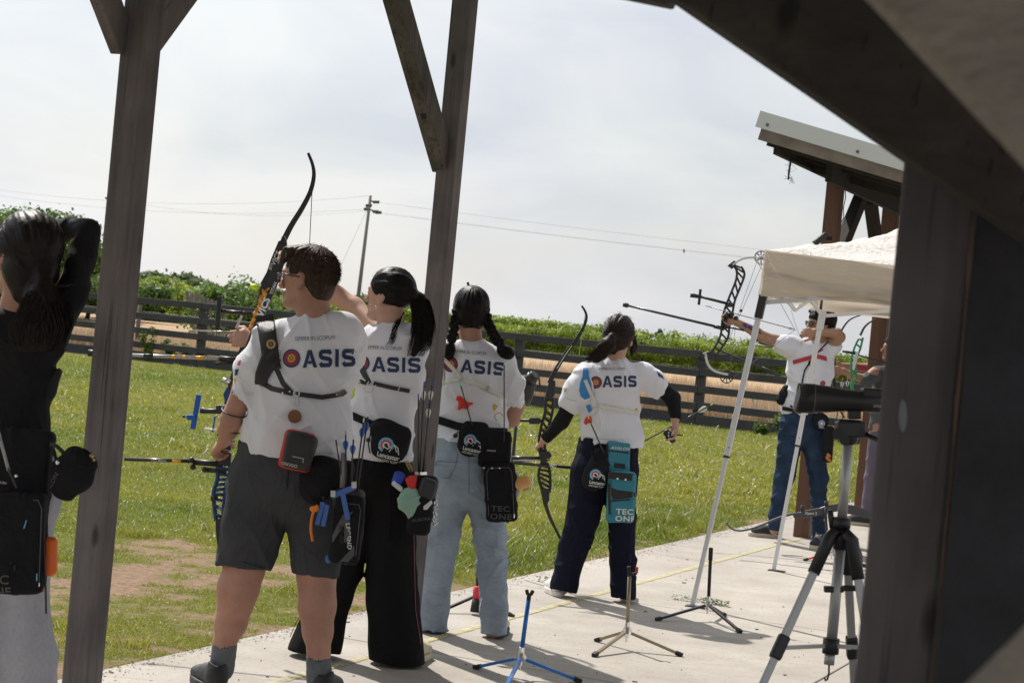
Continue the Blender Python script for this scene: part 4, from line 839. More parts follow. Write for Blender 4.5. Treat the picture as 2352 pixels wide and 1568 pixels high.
def cap_strands(mb, q, R_, targets, n, seed, w=.0024, s_=1.0, lift=.004, keep=None, short=None):
    """hair over the skull: arcs from the hairline to a gathering direction, or short locks falling from the crown"""
    r_ = np.random.RandomState(seed); P_ = []; tries = 0
    while len(P_) < n and tries < n * 12:
        tries += 1; d = r_.normal(size=3); d /= np.linalg.norm(d)
        if keep and not keep(d): continue
        if short: 
            cr_ = unit(np.array([-.25, 0, .97])); t_ = d - cr_ * np.dot(d, cr_) + r_.normal(size=3) * .25; t_ -= d * np.dot(t_, d); t_ = unit(t_); ang = short * (.6 + .8 * r_.rand()); pts = []
            for k in range(6): a = ang * k / 5; v = d * math.cos(a) + t_ * math.sin(a); pts.append(v * (1 + (lift + .010 * r_.rand() * (k == 5)) / .09))
        else:
            t_ = unit(np.asarray(targets) + r_.normal(size=3) * .05); dt = math.acos(np.clip(np.dot(d, t_), -1, 1)); pts = []
            if dt < .15: continue
            m_ = 9
            for k in range(m_): f_ = k / (m_ - 1); v = (math.sin((1 - f_) * dt) * d + math.sin(f_ * dt) * t_) / math.sin(dt); pts.append(v * (1 + lift / .09 * (.4 + r_.rand() * .25)))
        P_.append([q(-.012 + v[0] * R_[0], v[1] * R_[1], .030 + v[2] * R_[2]) for v in pts])
    strands(mb, P_, w * s_)
def flyaways(mb, q, R_, n, seed, keep=None, L_=.035, w=.0009):
    r_ = np.random.RandomState(seed); P_ = []
    while len(P_) < n:
        d = r_.normal(size=3); d /= np.linalg.norm(d)
        if d[2] < -.35 or (d[0] > .35 and d[2] < .45): continue
        t_ = r_.normal(size=3) + np.array([-.4, 0, -.5]); t_ -= d * np.dot(t_, d); t_ = unit(t_); l = L_ * (.4 + r_.rand()); up = .10 + .25 * r_.rand(); c = [q(-.012 + d[0] * R_[0], d[1] * R_[1], .030 + d[2] * R_[2])]; a_, b_, e_ = d * l * up * 2, t_ * l, 0
        z0 = np.array([-.012 + d[0] * R_[0], d[1] * R_[1], .030 + d[2] * R_[2]]); P_.append([q(*(z0 + t_ * l * s_ + d * l * (up * s_ * (1.8 - s_)))) for s_ in (0, .3, .6, 1)])
    strands(mb, P_, w)
def merge(*vq):
    V = []; Q = []; o = 0
    for v, q in vq: V.append(v); Q.append(q + o); o += len(v)
    return np.concatenate(V), np.concatenate(Q)
def mb_quads(mb):
    return np.array(mb.V), np.array([f if len(f) == 4 else (*f, f[-1]) for f in mb.Fc])
def hair_part(T, name, VQ, mb, m_): 
    V, Q = VQ; Fc = [tuple(map(int, q)) for q in Q]; o = len(V); Fc += [tuple(i + o for i in f) for f in mb.Fc]; V2 = np.concatenate([V, np.array(mb.V)]) if mb.V else V
    return mesh_obj(name, V2, Fc, m_, T.org, T.o, True)
def shoe(T, heel, dr, m_up, m_sole, L_=.28, w=.048, name='shoe', stripe=None):
    heel = np.asarray(heel, float); dr = unit([dr[0], dr[1], 0]); sd_ = np.cross(dr, UZ); B = Blob(8, .02)
    B.limb(heel + dr * .045 + UZ * .055, heel + dr * (L_ - .05) + UZ * .042, (w * .82, .05), (w * .95, .030), depth=UZ, k=.02); B.limb(heel + dr * .05 + UZ * .06, heel + dr * .06 + UZ * .10, w * .78, w * .72); B.limb(heel + dr * .10 + UZ * .07, heel + dr * .16 + UZ * .06, w * .6, w * .6)
    B.ell(heel + dr * .06 + UZ * .125, (dr, sd_, UZ), (.045, w * .6, .035), sub=True); B.cut(heel + UZ * .02, -UZ); up_ = spart(T, name, B.mesh(.005), m_up)
    out = []; 
    for k in range(20):
        an = 2 * math.pi * k / 20; x = math.cos(an); y = math.sin(an); ww = w * (1.08 if x > -.2 else .92); out.append(heel + dr * (L_ / 2 + (L_ / 2 + .004) * math.copysign(abs(x) ** .8, x)) + sd_ * ww * math.copysign(abs(y) ** .75, y))
    mb = MB(); mb.prism([o_ + UZ * .001 for o_ in out], UZ * .030); T.part('sole', mb, m_sole, parent=up_, bevel=.005); 
    mb = MB(); pts = [heel + dr * (.10 + .02 * i) + UZ * (.103 - .008 * i) + sd_ * (.018 if i % 2 else -.018) for i in range(6)]; mb.tube(pts, .003, 5); T.part('lace', mb, stripe or m_sole, parent=up_)
    return up_
SURF = {}
PRINT = [mat('print_navy', (.018, .035, .105), .7), mat('print_red', (.42, .035, .05), .7), mat('print_yellow', (.62, .36, .03), .7), mat('print_grey', (.07, .07, .09), .7), mat('print_blue', (.10, .28, .55), .7)]
LOGO = {}
def stroke2(pts, w):
    """mitred band along a 2-D polyline"""
    pts = [np.array(p, float) for p in pts]; V = []
    for i, p in enumerate(pts):
        a = unit(p - pts[i - 1]) if i else None; b = unit(pts[i + 1] - p) if i < len(pts) - 1 else None
        t_ = unit((a if a is not None else b) + (b if b is not None else a)); n = np.array([-t_[1], t_[0]]); c = np.dot(n, np.array([-(a if a is not None else b)[1], (a if a is not None else b)[0]])); n = n * w / 2 / max(c, .5); V += [p - n, p + n]
    return V, [(2 * i, 2 * i + 2, 2 * i + 3, 2 * i + 1) for i in range(len(pts) - 1)]
def block_word(mb, word, x, y, h, wd, ang, d0, bv):
    w = .235; L3 = {'A': (1.02, [[(.12, 0), (.51, .90), (.90, 0)], [(.37, .30), (.65, .30)]]), 'S': (.92, [[(.80, .74), (.72, .885), (.22, .885), (.13, .80), (.13, .64), (.22, .55), (.70, .46), (.79, .37), (.79, .20), (.70, .115), (.20, .115), (.11, .26)]]), 'I': (.42, [[(.21, 0), (.21, 1.0)]])}
    tot = sum(L3[c][0] for c in word) + .10 * (len(word) - 1); k = wd / tot; cx = -wd / 2
    for c in word:
        for st in L3[c][1]:
            ww = w if c != 'A' or len(st) == 3 else .16
            if c == 'A' and len(st) == 3: V = [(0, 0), (.245, 0), (.40, 1.0), (.62, 1.0), (.51, .80), (.77, 0), (1.02, 0)]; V = [(0, 0), (.25, 0), (.51, .74), (.77, 0), (1.02, 0), (.64, 1.0), (.38, 1.0)]; Fc = [(0, 1, 2, 6), (2, 3, 4, 5), (6, 2, 5)]
            else: V, Fc = stroke2(st, ww)
            ca, sa = math.cos(ang), math.sin(ang); ox, oy = cx, -h / 2
            V2 = [(ox + v[0] * k, oy + v[1] * h) for v in V]; flat2surf(mb, V2, Fc, x, y, 1, 1, ang, d0, bv, .0035, 4)
        cx += (L3[c][0] + .10) * k
def oasis(T, shirt, bv, d0, big, motto, circ, ang, bigang=None):
    """back print: motto, target ring, four letters. big=(x,y,cap height,total width of ASIS), motto=(x,y,h,width)"""
    bigang = ang if bigang is None else bigang; px = .0042 / (d0 / F); mb = MB(); mb.cur = 0
    block_word(mb, 'ASIS', big[0], big[1], big[2], big[3], bigang, d0, bv)
    x, y, r = circ
    for i, (a, b, c_) in enumerate(((1.0, .80, 0), (.80, .70, 1), (.70, .42, 0), (.60, .42, 1), (.42, .16, 2), (.24, .0, 0), (.14, 0, 2))): mb.cur = c_; ring2(mb, x, y, b * r, a * r, ang, d0, bv, .0022 + .0003 * i, wide=.97, cell=7)
    mb.cur = 3; V, _ = glyphs('SEMPER IN SCOPUM', .0, 1.0); wd = max(v[0] for v in V) - min(v[0] for v in V); lettering(mb, 'SEMPER IN SCOPUM', motto[0], motto[1], motto[2], ang, d0, bv, .0022, -.006, 1.0, motto[3] / (wd * motto[2] / .7), cell=9)
    T.part('shirt_print', mb, PRINT, parent=shirt)

# ---------------------------------------------------------------- the boy in grey shorts
d0 = 7.35; px = d0 / F; q0 = lambda x, y, z=0: P(x, y, d0 + z)
T = BOY = Thing('person', 'short haired boy in glasses, white tee and grey shorts, bow lowered in his left hand', 'person', G(620, 1590), 'archers in white club tees')
B = Blob(d0); hq = head(B, q0(707, 641), (-.93, .36, -.04), 1.03, neck=q0(720, 742, .0), nr=.060)
B.chain([(660, 775, 22), (775, 765, 22)], h=.9); B.chain([(718, 775, 50), (695, 900, 70), (668, 1060, 80)], h=.7)
B.chain([(625, 790, 24, -.02), (562, 890, 26, -.03), (532, 962, 24, -.02), (524, 985, 23, .04), (515, 1012, 16, .12)])
hand(B, q0(513, 1014, .125), P(492, 1034, d0 + .20) - q0(513, 1014, .125), RT * .9 - UZ * .5, curl=1.25, th=-1)
B.chain([(790, 775, 22), (815, 805, 22, .22), (760, 880, 20, .38)]); hand(B, q0(760, 880, .38), -RT, FW, curl=.8)
B.chain([(605, 1080, 48), (561, 1305, 46), (547, 1350, 47), (530, 1430, 36), (516, 1475, 25), (511, 1520, 22)], h=1.0); B.chain([(722, 1080, 48), (727, 1320, 44), (728, 1390, 43), (730, 1449, 34), (732, 1500, 25), (733, 1535, 22)], h=1.0)
for (x, y, z) in ((538, 1368, -.028), (560, 1372, -.026), (719, 1392, -.028), (741, 1388, -.026)): B.E(x, y - 26, 24, x - 2, y + 24, 17, z, z, k=.03)
for (x, y) in ((514, 1470), (732, 1496)): B.E(x, y - 40, 8, x - 1, y + 10, 8, -.030, -.034, k=.02)
spart(T, 'body', B.mesh(.0052), SKIN)
H_ = Blob(d0, .012); f, s, u = axes((-.93, .36, -.04)); H_.ell(hq(-.016, 0, .038), (f, s, u), (.103, .084, .092)); H_.ell(hq(-.055, 0, -.035), (f, s, u), (.045, .062, .055), k=.03)
H_.ell(hq(.085, 0, -.050), (f, s, u), (.085, .12, .098), sub=True); H_.ell(hq(.012, .085, -.030), (f, s, u), (.034, .045, .050), sub=True); H_.ell(hq(.006, -.085, -.030), (f, s, u), (.034, .045, .050), sub=True)
H_.ell(hq(.050, 0, .105), (f, s, u), (.05, .06, .016), k=.02)
mb = MB(); cap_strands(mb, hq, (.104, .085, .092), None, 1500, 4, short=.38, keep=lambda d: (d[2] > .02 - .0 or d[0] < -.25) and not (d[0] > .55 and d[2] < .45) and not (d[0] > -.42 and d[2] < .10) and d[2] > -.62, w=.0030)
flyaways(mb, hq, (.104, .085, .093), 170, 41, L_=.03); hair_part(T, 'hair', H_.mesh(.0038, grooves(hq(-.03, 0, .06), (.2, 0, 1), .0055, 13, 1)), mb, HAIRN)
S = Blob(d0, .03); S.chain([(650, 770, 40), (785, 757, 40)], h=.95); S.E(716, 752, 46, 712, 790, 60); S.chain([(716, 790, 96, 0, .62), (707, 860, 106, 0, .64), (692, 940, 114, 0, .70), (676, 1000, 119, 0, .74), (668, 1100, 121, 0, .74)])
S.chain([(622, 782, 42, -.02), (585, 850, 40, -.02), (560, 905, 32, -.03)], h=1, k=.03); S.chain([(785, 762, 42), (805, 790, 40, .14), (805, 815, 38, .24)], k=.03)
S.cut(q0(670, 1046), unit(P(660, 1146, d0) - P(669, 1040, d0))); S.E(549, 940, 34, 556, 917, 31, -.03, -.03, sub=True); S.E(712, 650, 42, 712, 680, 36, -.01, 0, sub=True)
VQ = S.mesh(.0055, folds(.036, 5.5, 4, 12, -.6, 2)); sh = spart(T, 'shirt', VQ, TEE); bv = SURF['boy'] = quads_bvh(*VQ)
oasis(T, sh, bv, d0, (761, 822, 40, 116), (729, 777, 9.5, 90), (677, 822, 21), rad(2), rad(1.5))
def hem(T, sh, d0, bv, lines):
    for pl in lines: mb = MB(); strap(mb, pl, 1.3, d0, bv, .0006, .0008, 4); T.part('hem_seam', mb, mat('seam_white', (.52, .52, .56), .9), parent=sh)
hem(T, sh, d0, bv, [[(551, 1019), (610, 1030), (700, 1039), (792, 1040)], [(534, 898), (556, 904), (584, 903)], [(690, 719), (715, 722), (745, 719)]])
mb = MB(); mb.cur = 1; poly2(mb, [(553, 828), (561, 826), (558, 838), (551, 838)], d0, bv, .002, 5); mb.cur = 0; poly2(mb, [(546, 848), (556, 846), (552, 860), (544, 862)], d0, bv, .002, 5); mb.cur = 2; poly2(mb, [(539, 870), (548, 868), (545, 880), (538, 878)], d0, bv, .002, 5); T.part('sleeve_print', mb, PRINT, parent=sh)
S = Blob(d0, .022); S.chain([(670, 1040, 112, 0, .74), (664, 1110, 122, 0, .72)]); S.chain([(604, 1110, 76, 0, .95), (580, 1210, 69, 0, .95), (553, 1340, 60)]); S.chain([(722, 1110, 72, 0, .95), (728, 1210, 62, 0, .95), (723, 1360, 50)])
S.cut(q0(634, 1308), unit(P(634, 1408, d0) - P(647, 1308, d0))); S.cut(q0(668, 1020), unit(P(668, 900, d0) - P(668, 1020, d0)))
S.E(550, 1345, 55, 556, 1292, 51, sub=True); S.E(724, 1370, 45, 724, 1305, 43, sub=True)
VQ = S.mesh(.006, folds(.022, 5, 5, 8, .9, 5)); shorts = spart(T, 'shorts', VQ, cloth('slate_cloth', (.058, .060, .066))); SURF['boyshorts'] = quads_bvh(*VQ)
mb = MB(); strap(mb, [(664, 1060), (660, 1120), (656, 1210)], 1.6, d0, SURF['boyshorts'], .001, .001); strap(mb, [(597, 1085), (597, 1140), (606, 1152), (650, 1155)], 1.4, d0, SURF['boyshorts'], .001, .001); strap(mb, [(505, 1270), (560, 1290), (612, 1306)], 1.4, d0, SURF['boyshorts'], .001, .001); T.part('seam', mb, cloth('slate_seam', (.02, .024, .028)), parent=shorts)
sock = cloth('sock_grey', (.14, .15, .165)); shb = mat('black_shoe', (.016, .016, .018), .6, bump=.2)
for (x, y, x1, y1, r) in ((516, 1478, 509, 1535, 28), (732, 1508, 733, 1560, 28)):
    S = Blob(d0, .01); S.E(x, y, r, x1, y1, r); S.cut(q0(x, y), q0(x + .095 * 60, y - 60) - q0(x, y)); so = spart(T, 'sock', S.mesh(.005, folds(.003, 10, 10, 60, 0, 3)), sock)
    mb = MB(); bb = None
    for k in (-1, 0, 1): poly2(mb, [(x + 4 * k * 1.2 - 2, y + 12), (x + 4 * k * 1.8, y + 3 + abs(k) * 3), (x + 4 * k * 1.2 + 2, y + 12)], d0 - .05, None, 0)
    T.part('sock_badge', mb, PRINT[0:1], parent=so)
shoe(T, G(507, 1592) + np.array([0, -.03, 0]), (-.45, .9), shb, mat('black_sole', (.03, .03, .032), .7)); shoe(T, G(735, 1612) + np.array([0, -.03, 0]), (.1, 1), shb, MATS['black_sole'])
f, s, u = axes((-.93, .36, -.04)); mb = MB(); sg = -1 if np.dot(s, FW) > 0 else 1
for e in (-1, 1): mb.tube([hq(-.01, .082 * e, .004), hq(.05, .078 * e, .012), hq(.090, .066 * e, .012)], .0028, 6)
mb.tube([hq(.092, .068, .012), hq(.106, .03, .014), hq(.110, 0, .014), hq(.106, -.03, .014), hq(.092, -.068, .012)], .003, 6); g_ = T.part('glasses', mb, BLK)
for e in (-1, 1): 
    mb = MB(); mb.prism([hq(.108, .008 * e, .016), hq(.104, .036 * e, .018), hq(.092, .066 * e, .014), hq(.092, .062 * e, -.012), hq(.100, .036 * e, -.020), hq(.106, .010 * e, -.010)], -f * .003); T.part('lens', mb, mat('dark_lens', (.02, .022, .03), .08, spec=.8), parent=g_)
mb = MB(); mb.tube([q0(686, 713, -.03), q0(700, 716, -.05), q0(720, 717, -.055), q0(745, 714, -.045), q0(756, 708, -.02)], .0022, 6); T.part('neck_cord', mb, BLK)
for i, (x, y, z, r, c_, dx, dy) in enumerate(((539, 945, -.02, 30.5, BLK, 18, 6), (529, 983, .035, 28.5, BLK, 18, 6))):
    mb = MB(); c = q0(x, y, z); mb.tube([c + px * r * (math.cos(a) * unit(RT + UP * -.28) + math.sin(a) * unit(FW + UP * .3)) for a in np.arange(0, 6.5, .35)], .0026, 6); T.part('arm_band', mb, c_)
mb = MB(); c = q0(520, 1003, .09); mb.tube([c + px * 20 * (math.cos(a) * unit(RT + UP * -.4) + math.sin(a) * unit(FW - UP * .1)) for a in np.arange(0, 6.5, .3)], [(.003, .009)] * 22, 8); wt = T.part('watch_strap', mb, BLKC); mb = MB(); mb.box(q0(537, 1007, .06), (RT, FW, UP), (.005, .006, .009)); T.part('buckle', mb, mat('steel', (.5, .5, .5), .3, .9), parent=wt)

# ---------------------------------------------------------------- girl with the long black ponytail and black trousers
d0 = 8.25; px = d0 / F; q0 = lambda x, y, z=0: P(x, y, d0 + z); hd = (-.90, .42, .05)
T = GIRL = Thing('person', 'girl with long black ponytail and black flared trousers, arms raised with a bow', 'person', G(850, 1510), 'archers in white club tees')
B = Blob(d0); hq = head(B, q0(893, 680), hd, .97, neck=q0(893, 770), nr=.050)
B.chain([(850, 798, 18), (940, 798, 18)], h=.9); B.chain([(895, 800, 52), (880, 900, 50), (872, 1060, 60)], h=.65)
B.chain([(845, 790, 20, .02), (700, 782, 19, .16), (585, 778, 14, .26)]); hand(B, q0(583, 778, .26), -RT + UP * .05, FW - UP * .2, curl=1.1, th=-1)
B.chain([(905, 800, 20, .10), (815, 705, 22, .30), (775, 680, 22, .33), (692, 592, 14, .22)]); hand(B, q0(690, 590, .21), unit(-RT * .80 + UP * .18 - FW * .5), -UP * .5 - FW * .5, curl=.75, th=1, s_=.9, spread=.8)
B.chain([(838, 1080, 36), (805, 1280, 30), (722, 1480, 22)]); B.chain([(898, 1080, 36), (902, 1290, 30), (912, 1500, 20)])
spart(T, 'body', B.mesh(.0052), SKIN2)
f, s, u = axes(hd); H_ = Blob(d0, .012); H_.ell(hq(-.018, 0, .036), (f, s, u), (.103, .083, .092)); H_.ell(hq(.105, 0, -.062), (f, s, u), (.095, .13, .105), sub=True)
H_.ell(hq(-.02, .0, -.115), (f, s, u), (.11, .11, .082), sub=True, k=.0); H_.ell(hq(.022, .085, -.032), (f, s, u), (.028, .030, .034), sub=True); H_.ell(hq(.022, -.085, -.032), (f, s, u), (.028, .030, .034), sub=True)
tie = q0(944, 668, -.02); H_.limb(hq(-.10, 0, .02), tie, .04, .018)
mb = MB(); tv = np.array([-.97, -.1, .05]); cap_strands(mb, hq, (.104, .084, .093), tv, 900, 8, keep=lambda d: (d[2] > -.15 or d[0] < -.3) and not (d[0] > .60 and d[2] < .5) and d[2] > -.5)
TP = [tie, q0(966, 690, -.03), q0(974, 740, -.05), q0(968, 790, -.08), q0(948, 830, -.10)]; RR = [.020, .034, .038, .036, .018]
H_.chain([(944, 668, 9, -.02), (964, 688, 15, -.03), (972, 740, 16, -.05), (964, 790, 13, -.08), (950, 815, 5, -.10)]); tail(mb, TP, [.02, .042, .047, .044, .028], 420, 9, fray=.6, m_=14); tail(mb, [hq(-.06, .02, -.06), q0(905, 760, -.09), q0(900, 785, -.11), q0(885, 800, -.12)], [.012, .012, .01, .012], 26, 19, fray=1)
flyaways(mb, hq, (.104, .084, .093), 70, 42); hair_part(T, 'hair', H_.mesh(.0038, grooves(hq(-.02, 0, .03), tie - hq(-.02, 0, .03), .006, 12, 2)), mb, HAIRB)
mb = MB(); mb.tube([tie + px * 11 * (math.cos(a) * UP + math.sin(a) * FW) for a in np.arange(0, 6.5, .5)], .004, 6); T.part('hair_tie', mb, BLK)
S = Blob(d0, .028); S.chain([(850, 785, 33), (948, 788, 33)], h=.9); S.E(894, 778, 38, 892, 800, 50); S.chain([(900, 800, 68, 0, .68), (888, 870, 74, 0, .66), (872, 950, 68, 0, .70), (868, 1000, 74, 0, .72), (868, 1100, 80, 0, .74)])
S.chain([(845, 788, 33), (780, 790, 32, .1), (765, 790, 31, .12)]); S.chain([(940, 795, 36), (930, 800, 34, .1), (905, 790, 33, .18)]); S.E(750, 790, 30, 770, 790, 28, .13, .11, sub=True)
S.cut(q0(868, 1053), unit(P(868, 1153, d0) - P(874, 1053, d0))); S.E(893, 690, 36, 894, 712, 30, 0, 0, sub=True)
VQ = S.mesh(.0055, folds(.026, 5, 4, 10, .5, 8)); sh = spart(T, 'shirt', VQ, TEE); bv = SURF['girl'] = quads_bvh(*VQ)
oasis(T, sh, bv, d0, (913, 837, 34, 110), (885, 799, 8.5, 80), (834, 833, 19), rad(-3), rad(-1.5))
hem(T, sh, d0, bv, [[(800, 1042), (860, 1048), (938, 1044)]])
S = Blob(d0, .02); S.chain([(870, 1030, 66, 0, .74), (870, 1100, 78, 0, .74)]); S.chain([(832, 1110, 46, 0, 1), (805, 1250, 42), (765, 1370, 44), (722, 1500, 56)]); S.chain([(902, 1110, 52, 0, 1), (898, 1250, 52), (900, 1380, 55), (911, 1540, 61)])
S.cut(q0(810, 1500), unit(P(810, 1600, d0) - P(822, 1500, d0))); S.E(722, 1512, 50, 726, 1480, 45, sub=True); S.E(911, 1530, 54, 911, 1490, 50, sub=True)
VQ = S.mesh(.006, folds(.018, 5, 5, 3, 1.4, 11)); tr = spart(T, 'trousers', VQ, cloth('black_trouser', (.012, .012, .013))); SURF['girltr'] = quads_bvh(*VQ)
mb = MB(); strap(mb, [(950, 1180), (952, 1300), (955, 1400), (967, 1478)], 1.6, d0, SURF['girltr'], .001, .001); strap(mb, [(703, 1380), (680, 1430), (666, 1462)], 1.6, d0, SURF['girltr'], .001, .001); T.part('side_piping', mb, mat('piping_maroon', (.16, .03, .04), .7), parent=tr)
cream = mat('cream_canvas', (.52, .46, .34), .8, var=.1); 
shoe(T, G(932, 1527), (.25, 1), cream, mat('cream_rubber', (.50, .44, .31), .6)); shoe(T, G(712, 1500), (-.2, 1), cream, MATS['cream_rubber'])
mb = MB(); mb.sphere(q0(864, 703, -.085), .0035); mb.sphere(q0(864, 707, -.085), .003); T.part('earring', mb, mat('silver', (.8, .8, .8), .2, 1))
mb = MB(); [mb.sphere(q0(866 + 4.2 * i, 744 + 1.6 * math.sin(i * .5) + .5 * i, -.052), .0035, n=8, m=6) for i in range(9)]; T.part('bead_necklace', mb, mat('pearl', (.55, .47, .38), .3))

# ---------------------------------------------------------------- girl with two braids and light jeans
d0 = 9.2; px = d0 / F; q0 = lambda x, y, z=0: P(x, y, d0 + z); hd = (-.35, .93, .0)
T = BRD = Thing('person', 'girl with two braids, white tee and light blue jeans behind the middle post', 'person', G(1070, 1460), 'archers in white club tees')
B = Blob(d0); hq = head(B, q0(1079, 717), hd, .97, neck=q0(1082, 800), nr=.050)
B.chain([(1040, 820, 16), (1140, 832, 16)], h=.9); B.chain([(1085, 820, 56), (1080, 920, 56), (1075, 1080, 66)], h=.65)
B.chain([(1155, 845, 20, .0), (1182, 930, 22, .0), (1172, 960, 21, .03), (1120, 985, 15, .25)]); hand(B, q0(1120, 985, .25), FW, -RT, curl=.9)
B.chain([(1020, 820, 24, .02), (985, 900, 20, .15), (960, 960, 14, .3)]); hand(B, q0(960, 960, .3), FW, RT, curl=1)
B.chain([(1035, 1080, 38), (1002, 1290, 28), (995, 1445, 20)]); B.chain([(1114, 1080, 38), (1130, 1290, 28), (1135, 1450, 20)]); spart(T, 'body', B.mesh(.0055), SKIN)
f, s, u = axes(hd); H_ = Blob(d0, .012); H_.ell(hq(-.014, 0, .036), (f, s, u), (.104, .083, .093)); H_.ell(hq(-.045, 0, -.040), (f, s, u), (.050, .068, .045), k=.03)
H_.ell(hq(.115, 0, -.055), (f, s, u), (.095, .12, .11), sub=True); H_.ell(hq(-.02, .0, -.135), (f, s, u), (.11, .055, .07), sub=True)
def braid(pts, r, n, mb, seed):
    pts = np.array(pts); L_ = np.linspace(0, len(pts) - 1, n * 2 + 1); c = np.stack([np.interp(L_, np.arange(len(pts)), pts[:, k]) for k in range(3)], 1)
    for i in range(1, len(c) - 1): t_ = unit(c[i + 1] - c[i - 1]); sd_ = unit(np.cross(t_, FW)); e = 1 if i % 2 else -1; H_.ell(c[i] + sd_ * e * r * .42, (unit(t_ + sd_ * -e * .7), unit(np.cross(unit(t_ + sd_ * -e * .7), FW)), FW), (r * 1.15, r * .62, r * .8), k=.003)
braid([q0(1052, 705, -.03), q0(1046, 735, -.05), q0(1040, 765, -.06), q0(1032, 790, -.07)], .021, 6, None, 1); braid([q0(1113, 708, -.03), q0(1122, 745, -.05), q0(1136, 775, -.07), q0(1152, 795, -.09)], .021, 7, None, 2)
H_.ell(q0(1030, 805, -.08), (RT, FW, UP), (.030, .028, .042)); H_.ell(q0(1161, 808, -.10), (unit(RT - UP * .5), FW, unit(UP + RT * .5)), (.043, .03, .032))
mb = MB(); cap_strands(mb, hq, (.105, .084, .094), np.array([-.5, .80, -.35]), 420, 12, keep=lambda d: d[1] > .03 and (d[2] > -.3 or d[0] < -.2) and not (d[0] > .6 and d[2] < .4)); cap_strands(mb, hq, (.105, .084, .094), np.array([-.5, -.80, -.35]), 420, 13, keep=lambda d: d[1] < -.03 and (d[2] > -.3 or d[0] < -.2) and not (d[0] > .6 and d[2] < .4))
tail(mb, [q0(1150, 795, -.10), q0(1162, 808, -.11), q0(1172, 822, -.11)], [.02, .036, .02], 110, 14, fray=.5, m_=8); tail(mb, [q0(1034, 790, -.07), q0(1030, 806, -.09), q0(1026, 826, -.09)], [.02, .03, .015], 90, 15, fray=.5, m_=8)
flyaways(mb, hq, (.105, .084, .094), 70, 43); hair_part(T, 'hair', H_.mesh(.0038, grooves(hq(-.02, 0, .10), (0, .3, -1), .0045, 12, 3)), mb, HAIRB)
S = Blob(d0, .028); S.chain([(1030, 812, 31), (1148, 828, 32)], h=.9); S.E(1086, 806, 36, 1086, 830, 50); S.chain([(1090, 830, 76, 0, .66), (1082, 900, 78, 0, .66), (1076, 950, 78, 0, .70), (1072, 1060, 82, 0, .74)])
S.chain([(1150, 835, 36), (1170, 880, 31), (1180, 925, 25)]); S.chain([(1025, 818, 32), (1005, 870, 30, .06), (990, 900, 28, .1)]); S.cut(q0(1075, 1003), unit(P(1075, 1100, d0) - P(1084, 1003, d0)))
S.E(1184, 955, 28, 1181, 938, 25, sub=True); S.E(1084, 720, 34, 1085, 741, 29, 0, 0, sub=True)
VQ = S.mesh(.0055, folds(.034, 5.5, 4, 11, -.4, 14)); sh = spart(T, 'shirt', VQ, TEE); bv = SURF['braid'] = quads_bvh(*VQ)
oasis(T, sh, bv, d0, (1109, 843, 30, 100), (1080, 809, 7.5, 74), (1036, 836, 17.5), rad(-4), rad(-4.5))
mb = MB(); mb.cur = 2; poly2(mb, [(1133, 930), (1137, 925), (1140, 929), (1145, 931), (1140, 936), (1137, 943), (1133, 937)], d0, bv, .002, 4); ring2(mb, 1146, 955, 8, 10, 0, d0, bv, .002, n=16, a1=250); T.part('hem_print', mb, PRINT, parent=sh)
hem(T, sh, d0, bv, [[(1160, 918), (1180, 919), (1200, 918)], [(1060, 776), (1085, 780), (1110, 777)]])
S = Blob(d0, .02); S.chain([(1072, 985, 76, 0, .72), (1074, 1060, 88, 0, .74), (1076, 1100, 88, 0, .76)]); S.chain([(1033, 1110, 50, 0, 1), (1014, 1240, 36), (1004, 1320, 32), (994, 1400, 33), (991, 1490, 34)]); S.chain([(1118, 1110, 50, 0, 1), (1127, 1240, 34), (1129, 1310, 30), (1134, 1400, 29), (1135, 1490, 30)])
S.cut(q0(1062, 1447), unit(P(1062, 1554, d0) - P(1071, 1454, d0))); S.E(990, 1475, 30, 991, 1440, 28, sub=True); S.E(1134, 1480, 28, 1134, 1445, 26, sub=True); S.cut(q0(1072, 975), UP)
VQ = S.mesh(.0055, folds(.026, 5, 5, 13, -.15, 18)); tr = spart(T, 'jeans', VQ, mat('light_denim', (.29, .345, .42), .9, var=.26, vs_=5, bump=.35, bs=350, spec=.1, crease=(6, .55, 0, 2.2))); SURF['jeans'] = quads_bvh(*VQ)
mb = MB(); bj = SURF['jeans']
for pl in ([(1075, 1010), (1077, 1060), (1078, 1150)], [(1002, 1060), (1000, 1096), (1030, 1098), (1046, 1072), (1052, 1040)], [(1005, 1058), (1054, 1062)], [(1108, 1060), (1106, 1094), (1150, 1098)]): strap(mb, pl, 1.5, d0, bj, .001, .001)
T.part('seam', mb, cloth('denim_seam', (.10, .16, .22)), parent=tr)
mb = MB(); mb.box(q0(1008, 1022, -.17), (unit(RT - UP * .05), FW, UP), (.026, .004, .036)); ph_ = solid('phone', mb, mat('phone_grey', (.33, .42, .48), .3), 'pale grey phone tucked in the back pocket of the light jeans', 'phone', bevel=.004)
shoe(T, G(1000, 1456), (-.15, 1), cream, MATS['black_sole']); shoe(T, G(1136, 1466), (.1, 1), cream, MATS['black_sole'])

